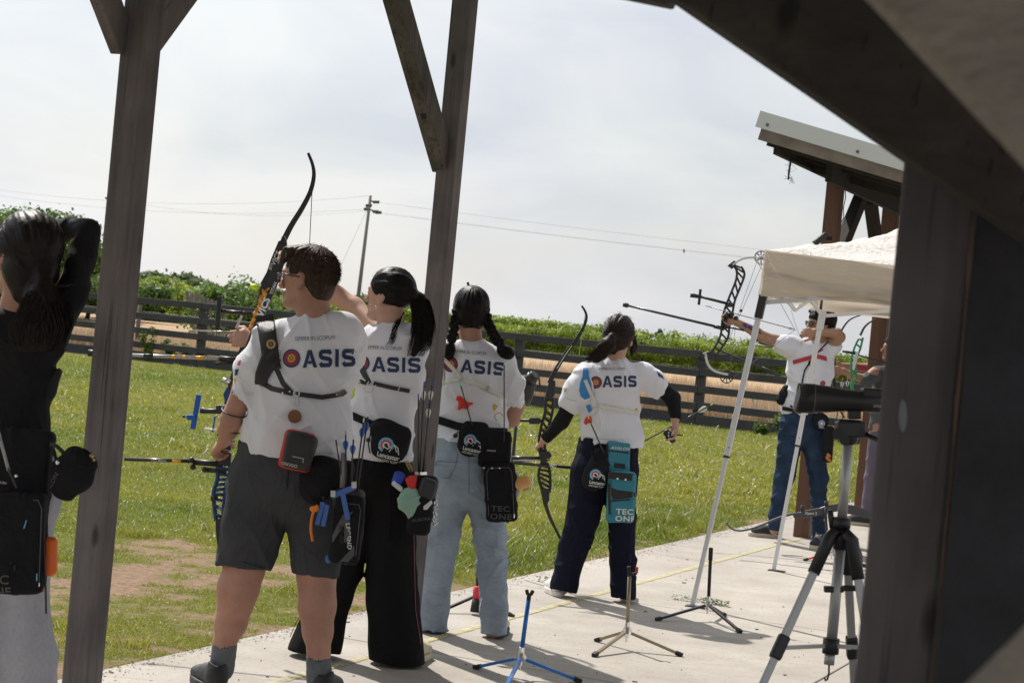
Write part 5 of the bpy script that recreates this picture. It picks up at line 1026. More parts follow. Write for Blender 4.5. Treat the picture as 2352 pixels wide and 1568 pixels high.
# ---------------------------------------------------------------- archer in navy trousers with black arm sleeves
d0 = 10.85; px = d0 / F; q0 = lambda x, y, z=0: P(x, y, d0 + z); hd = (.30, .95, -.06)
T = NVY = Thing('person', 'archer in navy trousers and black arm sleeves with a teal quiver, dark low ponytail', 'person', G(1357, 1375), 'archers in white club tees')
B = Blob(d0); hq = head(B, q0(1421, 775), hd, .97, neck=q0(1412, 850), nr=.048)
B.chain([(1362, 868, 14), (1460, 868, 14)], h=.9); B.chain([(1410, 860, 44), (1402, 940, 44), (1392, 1060, 52)], h=.65)
B.chain([(1348, 868, 17), (1292, 965, 15, .02), (1252, 1008, 11, .08)]); hand(B, q0(1253, 1008, .08), P(1232, 1024, d0 + .14) - q0(1253, 1008, .08), RT * .8 - UP * .4, curl=1.25, th=-1, s_=.95)
B.chain([(1480, 868, 17), (1546, 915, 14.5, .02), (1551, 962, 10, -.02)]); hand(B, q0(1551, 962, -.02), unit(-UP + RT * -.08), -FW * .5 - RT, curl=.75, th=-1, s_=.95)
B.chain([(1368, 1040, 28), (1332, 1200, 24), (1290, 1350, 16)]); B.chain([(1420, 1040, 28), (1430, 1200, 22), (1432, 1360, 16)]); spart(T, 'body', B.mesh(.0055), SKIN2)
f, s, u = axes(hd); H_ = Blob(d0, .014); H_.ell(hq(-.012, 0, .036), (f, s, u), (.106, .088, .096)); H_.ell(hq(-.05, 0, -.035), (f, s, u), (.052, .066, .042), k=.03); H_.ell(hq(.115, 0, -.05), (f, s, u), (.09, .12, .105), sub=True); H_.ell(hq(-.03, .0, -.135), (f, s, u), (.11, .07, .065), sub=True)
tie = q0(1405, 775, -.12); H_.limb(hq(-.09, 0, .0), tie, .035, .018); H_.E(1410, 786, 26, 1404, 800, 17, -.055, -.055, h=.8); H_.chain([(1405, 775, 10, -.12), (1397, 790, 17, -.12), (1383, 808, 16, -.11), (1370, 826, 9, -.10)]); H_.ell(hq(.055, .078, -.04), (f, s, u), (.022, .014, .055), k=.01)
mb = MB(); cap_strands(mb, hq, (.107, .089, .097), np.array([-.95, -.05, -.25]), 700, 22, keep=lambda d: (d[2] > -.3 or d[0] < -.2) and not (d[0] > .6 and d[2] < .4), lift=.007)
tail(mb, [tie, q0(1397, 790, -.13), q0(1382, 808, -.12), q0(1368, 824, -.11), q0(1354, 838, -.10)], [.02, .042, .046, .044, .03], 420, 23, fray=.9, wave=.006); tail(mb, [hq(.05, .08, .02), hq(.05, .088, -.04), hq(.045, .085, -.10)], [.008, .010, .008], 30, 24, fray=1)
flyaways(mb, hq, (.107, .089, .097), 150, 44, L_=.05, w=.0012); hair_part(T, 'hair', H_.mesh(.0042, grooves(hq(-.02, 0, .03), tie - hq(-.02, 0, .03), .008, 9, 5)), mb, HAIRD)
S = Blob(d0, .026); S.chain([(1358, 862, 26), (1472, 862, 27)], h=.9); S.E(1413, 848, 30, 1412, 866, 44); S.chain([(1412, 870, 58, 0, .70), (1408, 920, 60, 0, .68), (1404, 980, 64, 0, .72), (1398, 1060, 68, 0, .76)])
S.chain([(1350, 866, 29), (1330, 895, 27), (1312, 925, 24)]); S.chain([(1480, 862, 29), (1500, 878, 27), (1512, 892, 24)]); S.cut(q0(1398, 1014), unit(P(1398, 1114, d0) - P(1406, 1014, d0)))
S.E(1300, 943, 23, 1306, 933, 21, sub=True); S.E(1527, 905, 22, 1520, 899, 20, sub=True); S.E(1416, 780, 28, 1415, 796, 23, 0, 0, sub=True)
VQ = S.mesh(.0055, folds(.034, 5.5, 4, 11, .3, 24)); sh = spart(T, 'shirt', VQ, TEE); bv = SURF['navy'] = quads_bvh(*VQ)
oasis(T, sh, bv, d0, (1421, 875, 26, 79), (1402, 846, 6.3, 62), (1367, 877, 14), rad(0), rad(.5))
mb = MB(); mb.cur = 2; poly2(mb, [(1296, 894), (1301, 890), (1300, 898), (1297, 900)], d0, bv, .002, 4); poly2(mb, [(1455, 938), (1461, 936), (1466, 940), (1460, 942)], d0, bv, .002, 4); mb.cur = 0
for k in range(6): poly2(mb, [(1506 + 2.4 * k, 851 + 2 * k), (1508 + 2.4 * k, 851 + 2 * k), (1513 + 2.4 * k, 864 + 1.2 * k), (1511 + 2.4 * k, 864 + 1.2 * k)], d0, bv, .002, 4)
T.part('sleeve_print', mb, PRINT, parent=sh)
for pts, w0 in (([(1318, 915, 20), (1290, 968, 17.5, .02), (1256, 1004, 13.5, .075)], 0), ([(1512, 886, 19), (1545, 914, 17.5, .02), (1552, 955, 12.5, -.015)], 0)): S = Blob(d0, .015); S.chain(pts); spart(T, 'arm_sleeve', S.mesh(.005, folds(.003, 8, 8, 20, .7, 6)), cloth('black_sleeve', (.016, .016, .018)))
hem(T, sh, d0, bv, [[(1335, 1003), (1400, 1009), (1466, 1010)], [(1296, 912), (1312, 918), (1334, 924)]])
S = Blob(d0, .02); S.chain([(1398, 1000, 52, 0, .70), (1396, 1030, 61, 0, .72), (1392, 1070, 67, 0, .76)]); S.chain([(1357, 1080, 42, 0, 1), (1338, 1190, 36), (1318, 1260, 31), (1296, 1340, 30), (1288, 1380, 29)]); S.chain([(1425, 1080, 38, 0, 1), (1431, 1190, 30), (1431, 1290, 26), (1432, 1390, 25)])
S.cut(q0(1360, 1362), unit(P(1360, 1454, d0) - P(1370, 1354, d0))); S.E(1287, 1392, 22, 1289, 1366, 20, sub=True); S.E(1432, 1396, 20, 1432, 1370, 18, sub=True); S.cut(q0(1396, 995), UP)
VQ = S.mesh(.0055, folds(.024, 5, 5, 9, .3, 28)); tr = spart(T, 'trousers', VQ, cloth('navy_trouser', (.012, .013, .026), .9)); SURF['navytr'] = quads_bvh(*VQ)
mb = MB(); strap(mb, [(1446, 1120), (1448, 1240), (1450, 1345)], 1.6, d0, SURF['navytr'], .001, .001); T.part('seam', mb, cloth('navy_seam', (.05, .05, .08)), parent=tr)
wsh = mat('white_shoe', (.66, .64, .60), .6); 
for g0, dr in ((G(1284, 1371), (-.2, 1)), (G(1434, 1381), (.15, 1))): shoe(T, g0, dr, wsh, mat('white_sole', (.60, .56, .52), .6), L_=.26, w=.043, stripe=MATS['black_sole'])

# ---------------------------------------------------------------- the archer in black at the left edge
d0 = 5.5; px = d0 / F; q0 = lambda x, y, z=0: P(x, y, d0 + z); hd = (-.75, .66, .0)
g_ = P(40, 700, d0); g_[2] = 0
T = LFT = Thing('person', 'archer in black long sleeves and grey sweatpants at the left edge, elbow raised', 'person', g_)
B = Blob(d0); hq = head(B, q0(58, 590), hd, 1.0, neck=q0(45, 725), nr=.055); B.chain([(-20, 760, 32), (110, 745, 32)], h=.9); B.chain([(40, 770, 70), (35, 900, 66), (40, 1080, 80)], h=.65)
B.chain([(118, 755, 28), (200, 548, 22, .05), (150, 528, 19, .2), (60, 560, 17, .38)]); hand(B, q0(60, 560, .38), -RT, FW, curl=.9); B.chain([(-30, 765, 36), (-170, 770, 28, .1), (-300, 770, 18, .2)]); hand(B, q0(-300, 770, .2), -RT, FW, curl=1)
B.chain([(-5, 1100, 52), (-20, 1400, 42), (-30, 1780, 30)]); B.chain([(55, 1100, 50), (60, 1400, 42), (66, 1780, 30)]); spart(T, 'body', B.mesh(.0055), SKIN)
f, s, u = axes(hd); H_ = Blob(d0, .014); H_.ell(hq(-.016, 0, .036), (f, s, u), (.108, .088, .098)); H_.ell(hq(-.05, 0, -.045), (f, s, u), (.055, .075, .050), k=.03); H_.ell(hq(.12, 0, -.05), (f, s, u), (.09, .12, .11), sub=True)
H_.ell(hq(.018, .087, -.03), (f, s, u), (.03, .03, .04), sub=True); H_.ell(hq(.018, -.087, -.03), (f, s, u), (.03, .03, .04), sub=True)
tie = q0(98, 655, -.10); H_.limb(hq(-.09, 0, -.02), tie, .04, .022); H_.chain([(55, 625, 42, -.04), (62, 668, 34, -.07)], k=.03); H_.chain([(100, 650, 16, -.10), (98, 680, 38, -.10), (92, 730, 50, -.11), (88, 775, 30, -.12)])
mb = MB(); cap_strands(mb, hq, (.109, .089, .099), np.array([-.85, -.1, -.45]), 700, 32, keep=lambda d: (d[2] > -.3 or d[0] < -.2) and not (d[0] > .6 and d[2] < .4), w=.0016, lift=.002)
tail(mb, [tie, q0(105, 690, -.12), q0(96, 740, -.13), q0(86, 790, -.14), q0(80, 815, -.14)], [.030, .060, .078, .062, .04], 1100, 33, fray=.5, wave=.005, m_=14, w=.0024); tail(mb, [tie, q0(135, 660, -.10), q0(152, 652, -.08), q0(160, 662, -.08)], [.015, .018, .016, .01], 90, 34, fray=.8)
flyaways(mb, hq, (.109, .089, .099), 90, 45); hair_part(T, 'hair', H_.mesh(.0042, grooves(hq(-.02, 0, .03), tie - hq(-.02, 0, .03), .006, 12, 6)), mb, HAIRR)
S = Blob(d0, .03); S.chain([(-10, 765, 48), (105, 755, 48)], h=.9); S.chain([(42, 775, 84, 0, .66), (36, 880, 84, 0, .66), (25, 980, 86, 0, .72), (20, 1060, 100, 0, .74)])
S.chain([(104, 785, 46), (153, 690, 33, .02), (186, 600, 28, .04), (203, 542, 27, .05)], k=.02); S.chain([(204, 530, 28, .05), (165, 527, 28, .12), (100, 540, 24, .25)], k=.006); S.chain([(-30, 765, 44), (-170, 770, 34, .1), (-280, 770, 22, .18)]); S.E(48, 690, 52, 46, 722, 50, 0, 0, sub=True)
S.cut(q0(20, 1090), -UP)
VQ = S.mesh(.006, folds(.024, 6, 5, 11, .8, 33)); spart(T, 'long_sleeve_top', VQ, cloth('black_jersey', (.018, .018, .020), .7)); SURF['left'] = quads_bvh(*VQ)
S = Blob(d0, .02); S.chain([(25, 1060, 98, 0, .74), (25, 1150, 108, 0, .74)]); S.chain([(-15, 1150, 72, 0, 1), (-10, 1400, 62), (-20, 1740, 60)]); S.chain([(62, 1150, 62, 0, 1), (56, 1330, 56), (64, 1500, 60), (68, 1740, 60)])
VQ = S.mesh(.006, folds(.020, 6, 6, 5, 1.3, 38)); spart(T, 'sweatpants', VQ, mat('heather_grey', (.42, .42, .47), .95, var=.10, vs_=60, bump=.3, bs=300, stretch=(2, 2, 1), spec=.1, crease=(4, .5, .2, .5))); SURF['lefttr'] = quads_bvh(*VQ)
for x in (-20, 68): p = P(x, 1780, d0); p[2] = 0; shoe(T, p - np.array([0, .05, 0]), (-.3, 1), shb, MATS['black_sole'])

# ---------------------------------------------------------------- the compound archer under the tent
d0 = 15.1; px = d0 / F; q0 = lambda x, y, z=0: P(x, y, d0 + z); hd = (-.93, -.36, .0)
T = CMP = Thing('person', 'archer in sunglasses and blue jeans at full draw with a compound bow beside the tent', 'person', G(1815, 1248))
B = Blob(d0); hq = head(B, q0(1884, 745), hd, 1.0, neck=q0(1880, 800), nr=.055); B.chain([(1822, 792, 16), (1905, 795, 16)], h=.9); B.chain([(1868, 800, 34), (1852, 880, 34), (1840, 950, 36)], h=.65)
B.chain([(1815, 792, 17), (1755, 775, 12.5, -.02), (1735, 762, 12, -.03), (1688, 738, 8, -.04)]); hand(B, q0(1690, 739, -.04), unit(-RT * .9 + UP * .35), RT * .2 + UP * .3 - FW, curl=.9, th=-1)
B.chain([(1908, 795, 16, 0), (1928, 774, 13, -.10), (1922, 765, 11.5, -.14), (1872, 762, 8, -.13)]); hand(B, q0(1874, 762, -.13), unit(-RT + UP * -.05), -UP * .3 + FW, curl=.95, th=1)
B.chain([(1820, 960, 22), (1797, 1100, 18), (1779, 1215, 12)]); B.chain([(1862, 960, 22), (1881, 1100, 17), (1884, 1230, 12)]); spart(T, 'body', B.mesh(.0055), SKIN3)
f, s, u = axes(hd); H_ = Blob(d0, .014); H_.ell(hq(-.020, 0, .045), (f, s, u), (.112, .090, .094)); H_.ell(hq(-.06, 0, -.03), (f, s, u), (.045, .065, .055), k=.03)
for k in range(14): a_ = k * 2.4; H_.ell(hq(.025 + .035 * math.sin(a_), .055 * math.cos(a_ * 1.3), .108 + .012 * math.sin(a_ * 2.1)), (f, s, u), (.024, .020, .016), k=.012)
H_.ell(hq(.10, 0, -.055), (f, s, u), (.085, .12, .105), sub=True)
for e in (-1, 1): H_.ell(hq(.012, .088 * e, -.028), (f, s, u), (.024, .03, .036), sub=True)
hair_part(T, 'hair', H_.mesh(.005, folds(.012, 28, 28, 28, .6, 9)), MB(), HAIRB)
mb = MB(); mb.tube([hq(.0, .080, .006), hq(.09, .066, .010), hq(.108, .03, .012), hq(.111, 0, .012), hq(.108, -.03, .012), hq(.09, -.066, .010), hq(.0, -.080, .006)], .0028, 6); g_ = T.part('sunglasses', mb, BLK)
for e in (-1, 1): mb = MB(); mb.prism([hq(.111, .006 * e, .018), hq(.110, .036 * e, .020), hq(.096, .066 * e, .014), hq(.094, .060 * e, -.016), hq(.104, .034 * e, -.022), hq(.109, .010 * e, -.010)], -f * .003); T.part('lens', mb, MATS['dark_lens'], parent=g_)
S = Blob(d0, .022); S.chain([(1825, 795, 20), (1900, 800, 20)], h=.9); S.chain([(1868, 812, 48, 0, .66), (1860, 860, 48, 0, .64), (1848, 910, 44, 0, .68), (1840, 945, 46, 0, .70)])
S.chain([(1822, 795, 22), (1808, 792, 21, -.01), (1798, 790, 20, -.01)]); S.chain([(1905, 800, 20), (1916, 796, 18, -.03)]); S.cut(q0(1842, 951), -UP); S.E(1784, 786, 20, 1795, 789, 17, -.01, -.01, sub=True); S.E(1880, 755, 20, 1880, 770, 18, 0, -.02, sub=True)
VQ = S.mesh(.006, folds(.028, 6, 4, 9, -.5, 44)); sh = spart(T, 'shirt', VQ, TEE); bv = SURF['comp'] = quads_bvh(*VQ)
mb = MB(); mb.cur = 1; poly2(mb, [(1818, 827), (1868, 812), (1894, 818), (1896, 829), (1868, 822), (1819, 836)], d0, bv, .007, 5); poly2(mb, [(1878, 805), (1888, 801), (1886, 804), (1879, 808)], d0, bv, .004, 5); ring2(mb, 1886, 880, 0, 5, 0, d0, bv, .002); mb.cur = 0; ring2(mb, 1886, 880, 5, 6.5, 0, d0, bv, .002); mb.cur = 0; poly2(mb, [(1883, 890), (1889, 890), (1888, 902), (1884, 902)], d0, bv, .002, 5); T.part('shirt_print', mb, PRINT, parent=sh)
S = Blob(d0, .018); S.chain([(1842, 940, 43, 0, .72), (1842, 985, 50, 0, .74)]); S.chain([(1817, 1000, 26, 0, 1), (1801, 1100, 20), (1785, 1180, 16), (1779, 1240, 15)]); S.chain([(1867, 1000, 25, 0, 1), (1881, 1100, 18.5), (1882, 1180, 15), (1883, 1250, 14)])
S.cut(q0(1840, 1229), unit(P(1840, 1322, d0) - P(1860, 1222, d0))); VQ = S.mesh(.006, folds(.020, 6, 5, 12, .2, 48)); spart(T, 'jeans', VQ, mat('blue_denim', (.024, .042, .078), .9, var=.4, vs_=8, bump=.3, bs=300, spec=.1, crease=(6, .55, 0, 2.0))); SURF['compj'] = quads_bvh(*VQ)
mb = MB(); strap(mb, [(1797, 937), (1842, 946), (1888, 946)], 9, d0, SURF['comp'], .003, .004, 4); T.part('belt', mb, BLKC)
vans = mat('dark_canvas', (.028, .024, .030), .8); shoe(T, G(1795, 1236), (-1, -.15), vans, MATS['cream_rubber'], L_=.27); shoe(T, G(1884, 1256), (-.35, -1.0), vans, MATS['cream_rubber'], L_=.27)
mb = MB(); strap(mb, [(1903, 783), (1870, 818), (1848, 850), (1842, 880)], 3.2, d0, bv, .003, .003, 4); mb.sphere(q0(1860, 834, -.16), (.012, .008, .022), (RT, FW, UP)); solid('sling_strap', mb, BLKC, 'thin black sling strap across the chest of the compound archer', 'strap')
mb = MB(); 
for k in range(7): mb.tube([q0(1707 + 6 * k, 745 + 2.5 * k + 5 * (k % 2), -.075), q0(1712 + 6 * k, 752 + 2.5 * k - 7 * (k % 2), -.08)], .004, 5)
strap(mb, [(1706, 744), (1744, 760)], 7, d0, None, .065, .004); solid('arm_guard', mb, mat('guard_blue', (.03, .04, .16), .5), 'dark blue arm guard on the bow forearm under the compound bow', 'arm guard')

# ---------------------------------------------------------------- two archers mostly hidden behind the brown post
for (lab, cx, d0, ty, topc, trc, skin_, hx, arm, zz) in (('archer in grey tee and violet grey trousers behind the brown post, arms forward', 2016, 17.4, 770, (.10, .105, .11), (.14, .12, .16), SKIN, -1, [(1990, 872), (1955, 862), (1938, 852)], 0), ('archer with a red arm guard mostly hidden behind the brown post', 2052, 18.8, 790, (.16, .15, .17), (.05, .05, .07), SKIN3, -1, [(2000, 846), (1965, 842), (1938, 840)], 0)):
    px = d0 / F; q0 = lambda x, y, z=0: P(x, y, d0 + z); hor = 750 + .0945 * (cx - 1176); gy = hor + 1.46 * F / d0; S1 = F / d0; g_ = G(cx, gy)
    T = Thing('person', lab, 'person', g_); B = Blob(d0); top = gy - 1.68 * S1; X_ = lambda y: cx + (gy - y) * .0945
    hq = head(B, q0(X_(top) - 4, top + .11 * S1), (-1, .1, 0), 1.0, neck=q0(X_(top + .28 * S1), top + .28 * S1), nr=.052); ys = top + .31 * S1; yh = top + .80 * S1
    B.chain([(X_(ys) - 38, ys, 12), (X_(ys) + 30, ys, 12)]); B.chain([(X_(ys) - 3, ys + 8, 30), (X_(yh), yh, 32)], h=.65)
    B.chain([(X_(ys) - 42, ys + 5, 14, -.1), (arm[0][0], arm[0][1], 12, -.12), (arm[1][0], arm[1][1], 9, -.12), (arm[2][0], arm[2][1], 7, -.12)]); hand(B, q0(arm[2][0], arm[2][1], -.12), -RT + UP * .1, -FW, curl=.5, th=-1, s_=1.05)
    B.chain([(X_(ys) + 32, ys + 5, 14), (X_(ys) + 60, ys + 30, 11), (X_(ys) + 10, ys, 8)]); hand(B, q0(X_(ys) + 10, ys), -RT, FW, curl=.9)
    for e in (-1, 1): B.chain([(X_(yh) + 16 * e, yh, 24), (X_(yh + .45 * S1) + 22 * e, yh + .45 * S1, 14), (cx + 24 * e, gy - 10, 9)])
    spart(T, 'body', B.mesh(.007), skin_); H_ = Blob(d0, .014); f, s, u = axes((-1, .1, 0)); H_.ell(hq(-.016, 0, .036), (f, s, u), (.108, .088, .098)); H_.ell(hq(.11, 0, -.05), (f, s, u), (.09, .12, .11), sub=True); hair_part(T, 'hair', H_.mesh(.006), MB(), HAIRB)
    S = Blob(d0, .022); S.chain([(X_(ys) - 34, ys + 4, 17), (X_(ys) + 30, ys + 4, 17)]); S.chain([(X_(ys) - 3, ys + 14, 40, 0, .62), (X_(yh) - 2, yh, 38, 0, .68)]); S.chain([(X_(ys) - 40, ys + 8, 17, -.08), (arm[0][0] - 2, arm[0][1] + 2, 15.5, -.12)]); S.chain([(X_(ys) + 34, ys + 6, 16), (X_(ys) + 52, ys + 22, 14)]); S.E(arm[0][0] - 18, arm[0][1] - 2, 15, arm[0][0] - 12, arm[0][1] - 1, 13, -.12, -.12, sub=True)
    S.E(X_(ys - 12), ys - 22, 16, X_(ys), ys - 4, 15, 0, 0, sub=True); spart(T, 'shirt', S.mesh(.007, folds(.012, 5, 4, 7, .4, 50)), cloth('tee_%d' % cx, topc))
    S = Blob(d0, .018); S.chain([(X_(yh), yh - 4, 36, 0, .72), (X_(yh + 20), yh + 20, 40, 0, .74)])
    for e in (-1, 1): S.chain([(X_(yh) + 17 * e, yh + 25, 25, 0, 1), (X_(yh + .45 * S1) + 22 * e, yh + .45 * S1, 19), (cx + 25 * e, gy - 8, 16)])
    S.cut(g_ + UZ * .06, -UZ); spart(T, 'trousers', S.mesh(.007, folds(.01, 5, 5, 7, .2, 51)), cloth('trouser_%d' % cx, trc))
    for e in (-1, 1): shoe(T, G(cx + 24 * e + 8, gy + 2), (-1, .2), vans, MATS['cream_rubber'], L_=.26)
d0 = 18.7; mb = MB(); strap(mb, [(1966, 843), (1992, 846)], 12, d0, None, .13, .004); solid('arm_guard', mb, mat('guard_red', (.45, .03, .05), .5), 'red arm guard on the forearm reaching past the brown post', 'arm guard')
# ================================================================ BOWS, ARROWS, QUIVERS, STANDS, OPTICS
ST = MATS['steel']; BK = MATS['black_plastic']; CARB = mat('carbon', (.022, .022, .025), .28, spec=.6); WH = mat('white_plastic', (.75, .75, .75), .4); RW = mat('riser_black', (.020, .020, .022), .35, spec=.5)
def bowpart(T, name, pts, d0, w, th, m_, parent=None, n=4):
    """flat limb: pts (x,y[,z]) px, w = seen width px, th = depth m"""
    px = d0 / F; q = [P(p[0], p[1], d0 + (p[2] if len(p) > 2 else 0)) for p in pts]; k = len(q); ws = [(w[0] + (w[1] - w[0]) * i / (k - 1)) if hasattr(w, '__len__') else w for i in range(k)]
    out1 = []; out2 = []; V = []
    for i in range(k):
        t = unit(q[min(i + 1, k - 1)] - q[max(i - 1, 0)]); n_ = unit(np.cross(t, FW)); V.append((q[i] - n_ * ws[i] * px / 2, q[i] + n_ * ws[i] * px / 2))
    mb = MB(); VV = []
    for a, b in V: VV += [a - FW * th / 2, b - FW * th / 2, b + FW * th / 2, a + FW * th / 2]
    Fc = [(4 * i + j, 4 * i + (j + 1) % 4, 4 * i + 4 + (j + 1) % 4, 4 * i + 4 + j) for i in range(k - 1) for j in range(4)] + [(3, 2, 1, 0), (4 * k - 4, 4 * k - 3, 4 * k - 2, 4 * k - 1)]
    mb.add(VV, Fc); return T.part(name, mb, m_, parent)
def smooth_px(pts, k=4):
    p = [np.array(x, float) for x in pts]; out = []
    for i in range(len(p) - 1):
        a = p[max(i - 1, 0)]; b = p[i]; c = p[i + 1]; d = p[min(i + 2, len(p) - 1)]
        for j in range(k): t = j / k; out.append(.5 * ((2 * b) + (-a + c) * t + (2 * a - 5 * b + 4 * c - d) * t * t + (-a + 3 * b - 3 * c + d) * t ** 3))
    out.append(p[-1]); return [tuple(x) for x in out]
def lattice(mb, L1, L2, d0, r, nz, th=.018, diag=True):
    """open riser truss between two outlines"""
    px = d0 / F; a = smooth_px(L1); b = smooth_px(L2); n = len(a)
    for ln in (a, b): mb.tube([P(p[0], p[1], d0) for p in ln], [(r * px, th / 2)] * n, 6, flat=RT)
    for i in range(0, nz + 1):
        t = i / nz * (n - 1); j = min(int(t), n - 2); f_ = t - j; p = np.array(a[j]) * (1 - f_) + np.array(a[j + 1]) * f_; u = min(t + (n - 1) / nz * .55, n - 1) if diag else t; j = min(int(u), n - 2); f_ = u - j; q = np.array(b[j]) * (1 - f_) + np.array(b[j + 1]) * f_
        mb.tube([P(*p, d0), P(*q, d0)], [(r * px * .9, th / 2.4)] * 2, 6, flat=RT)
def rod(T, name, a, b, d0, r, m_, parent=None, r1=None, n=8):
    mb = MB(); mb.tube([P(*a[:2], d0 + (a[2] if len(a) > 2 else 0)), P(*b[:2], d0 + (b[2] if len(b) > 2 else 0))], [r * d0 / F, (r1 or r) * d0 / F], n); return T.part(name, mb, m_, parent)
def arrow(x0, y0, x1, y1, d0, z0, z1, vane, nock, label, group=None, r=1.6, vl=20, vw=5.5, shaft=CARB):
    A = P(x0, y0, d0 + z0); B_ = P(x1, y1, d0 + z1); t = unit(B_ - A); px = d0 / F; T = Thing('arrow', label, 'arrow', B_, group); mb = MB(); mb.tube([A, B_], r * px, 6); sh_ = T.part('shaft', mb, shaft)
    mb = MB(); mb.tube([A - t * .014, A + t * .002], [.0028, .0034], 6); T.part('nock', mb, nock); sd1 = unit(np.cross(t, FW))
    for k in range(3):
        an = .5 + k * 2.094; n_ = sd1 * math.cos(an) + np.cross(t, sd1) * math.sin(an); ln = vl * px; b = vw * px; s = A + t * .022; prof = [(0, 0), (.10, .75), (.35, 1.0), (.7, .62), (1.0, 0)]
        mb = MB(); mb.prism([s + t * ln * u + n_ * (b * v + r * px * .5) for u, v in prof], np.cross(t, n_) * .0008); T.part('vane', mb, vane)
    return T
VW = mat('vane_white', (.78, .80, .78), .5, trans=.3); VB = mat('vane_blue', (.07, .17, .60), .5, trans=.3); NG = mat('nock_green', (.10, .80, .25), .4); NB = mat('nock_blue', (.03, .08, .50), .4); NW = mat('nock_white', (.75, .75, .72), .4); NY = mat('nock_yellow', (.55, .85, .05), .4)
def bag(T, name, d0, pts, z, m_, h=.4, k=.02, cuts=(), parent=None, dsp=None):
    B = Blob(d0, k)
    for p in pts: B.E(*p[:6], z, z, h=h)
    for c, n_ in cuts: B.cut(P(c[0], c[1], d0), n_)
    VQ = B.mesh(.004, dsp or folds(.014, 8, 8, 10, .3, 7)); return spart(T, name, VQ, m_, parent), quads_bvh(*VQ)
def pouchbox(T, name, c, w, h, d0, z, th, ang, m_, r=8, parent=None):
    """rounded flat bag: centre px, half sizes px, thickness m"""
    px = d0 / F; ca, sa = math.cos(ang), math.sin(ang); B = Blob(d0, .006); ax = (RT * ca + UP * sa, UP * ca - RT * sa, FW); B.rbox(P(c[0], c[1], d0 + z), ax, (w * px, h * px, th / 2), min(r * px, th / 2 - .001)); VQ = B.mesh(.004, folds(.010, 8, 8, 10, .3, c[0])); return spart(T, name, VQ, m_, parent), quads_bvh(*VQ)
PRN = [mat('logo_white', (.60, .62, .62), .6), mat('logo_blue', (.10, .42, .62), .6), mat('logo_red', (.55, .06, .06), .6), mat('logo_black', (.01, .01, .01), .6), mat('logo_dim', (.07, .07, .075), .6), mat('logo_teal', (.035, .22, .30), .7)]
def word(T, name, col, s, x, y, h, ang, d0, bv, bold=.02, space=1.0, wide=1.0, shear=0.0, parent=None, lift=.003):
    mb = MB(); lettering(mb, s, x, y, h, ang, d0, bv, lift, bold, space, wide, shear=shear); return T.part(name, mb, PRN[col], parent=parent)
ZIP = mat('zip_tape', (.075, .075, .08), .45)
def zipline(T, c, w, h, ang, d0, bv, parent=None):
    ca, sa = math.cos(-ang), math.sin(-ang); pts = []
    for u, v in ((-w, h * .92), (-w, -h * .8), (-w * .8, -h), (w * .8, -h), (w, -h * .8), (w, h * .92)): pts.append((c[0] + u * ca - v * sa, c[1] + u * sa + v * ca))
    mb = MB(); strap(mb, pts, 1.8, d0, bv, .0015, .0015, 5); T.part('zip', mb, ZIP, parent=parent); p = pts[-1]; mb = MB(); strap(mb, [p, (p[0] + 1, p[1] + 9)], 3, d0, bv, .003, .003, 4); T.part('zip_pull', mb, MATS['silver'], parent=parent)
def supply_logo(T, parent, x, y, k, ang, d0, bv):
    mb = MB(); ca, sa = math.cos(-ang), math.sin(-ang); o = lambda u, v: (x + (u * ca - v * sa) * k, y + (u * sa + v * ca) * k)
    c = o(-4, -12)
    for i, (a, b, col) in enumerate(((1, .72, 1), (.72, .45, 2), (.45, .25, 0), (.25, 0, 3))): mb.cur = col; ring2(mb, c[0], c[1], 14 * k * b, 14 * k * a, ang, d0, bv, .002 + .0002 * i, n=20, a0=-20, a1=250, wide=1)
    mb.cur = 0; 
    for st in ([(-16, -4), (-8, -10), (0, -6), (6, -12)], [(4, -2), (10, -16), (18, -4)], [(10, -16), (18, -12), (22, 0)]): 
        V, Fc = stroke2([(p[0], -p[1]) for p in st], 1.6); flat2surf(mb, V, Fc, x, y, k, k, ang, d0, bv, .003)
    lettering(mb, 'Lancaster', *o(4, 7), 8.6 * k, ang, d0, bv, .003, .02, 1.0, .86); lettering(mb, 'ARCHERY SUPPLY', *o(6, 16), 4.6 * k, ang, d0, bv, .003, .01, 1.0, .84); T.part('printed_logo', mb, PRN, parent=parent)

# ---- first recurve bow, flame pattern, held high by the ponytail girl
d0 = 8.53; T = Thing('recurve_bow', 'tall recurve bow with black and yellow flame riser raised by the ponytail girl', 'bow', P(560, 775, d0))
up_ = smooth_px([(648, 560), (668, 520), (694, 478), (713, 440), (721, 405), (718, 378), (708, 352)]); bowpart(T, 'upper_limb', up_, d0, (13, 6), .02, RW)
mb = MB(); lettering(mb, 'FIVICS', 632, 600, 11, rad(66), d0, None, 0, .03, 1.1, 1.0, shear=.1); mb.V = [tuple(np.array(v) - FW * .016) for v in mb.V]; T.part('limb_lettering', mb, [PRN[0]])
mb = MB(); mb.prism([P(x, y, d0 - .012) for x, y in ((640, 552), (655, 560), (650, 600), (636, 640), (626, 655), (606, 668), (598, 650), (612, 625), (622, 595))], FW * .024); T.part('limb_pocket', mb, RW, bevel=.003)
mb = MB(); lattice(mb, [(603, 655), (596, 685), (588, 715), (578, 750), (562, 778)], [(622, 655), (614, 685), (604, 715), (592, 750), (574, 782)], d0, 3.2, 9); rs = T.part('riser', mb, RW)
FL = [mat('flame_yellow', (.75, .42, .03), .35), mat('flame_orange', (.65, .18, .02), .35)]
mb = MB()
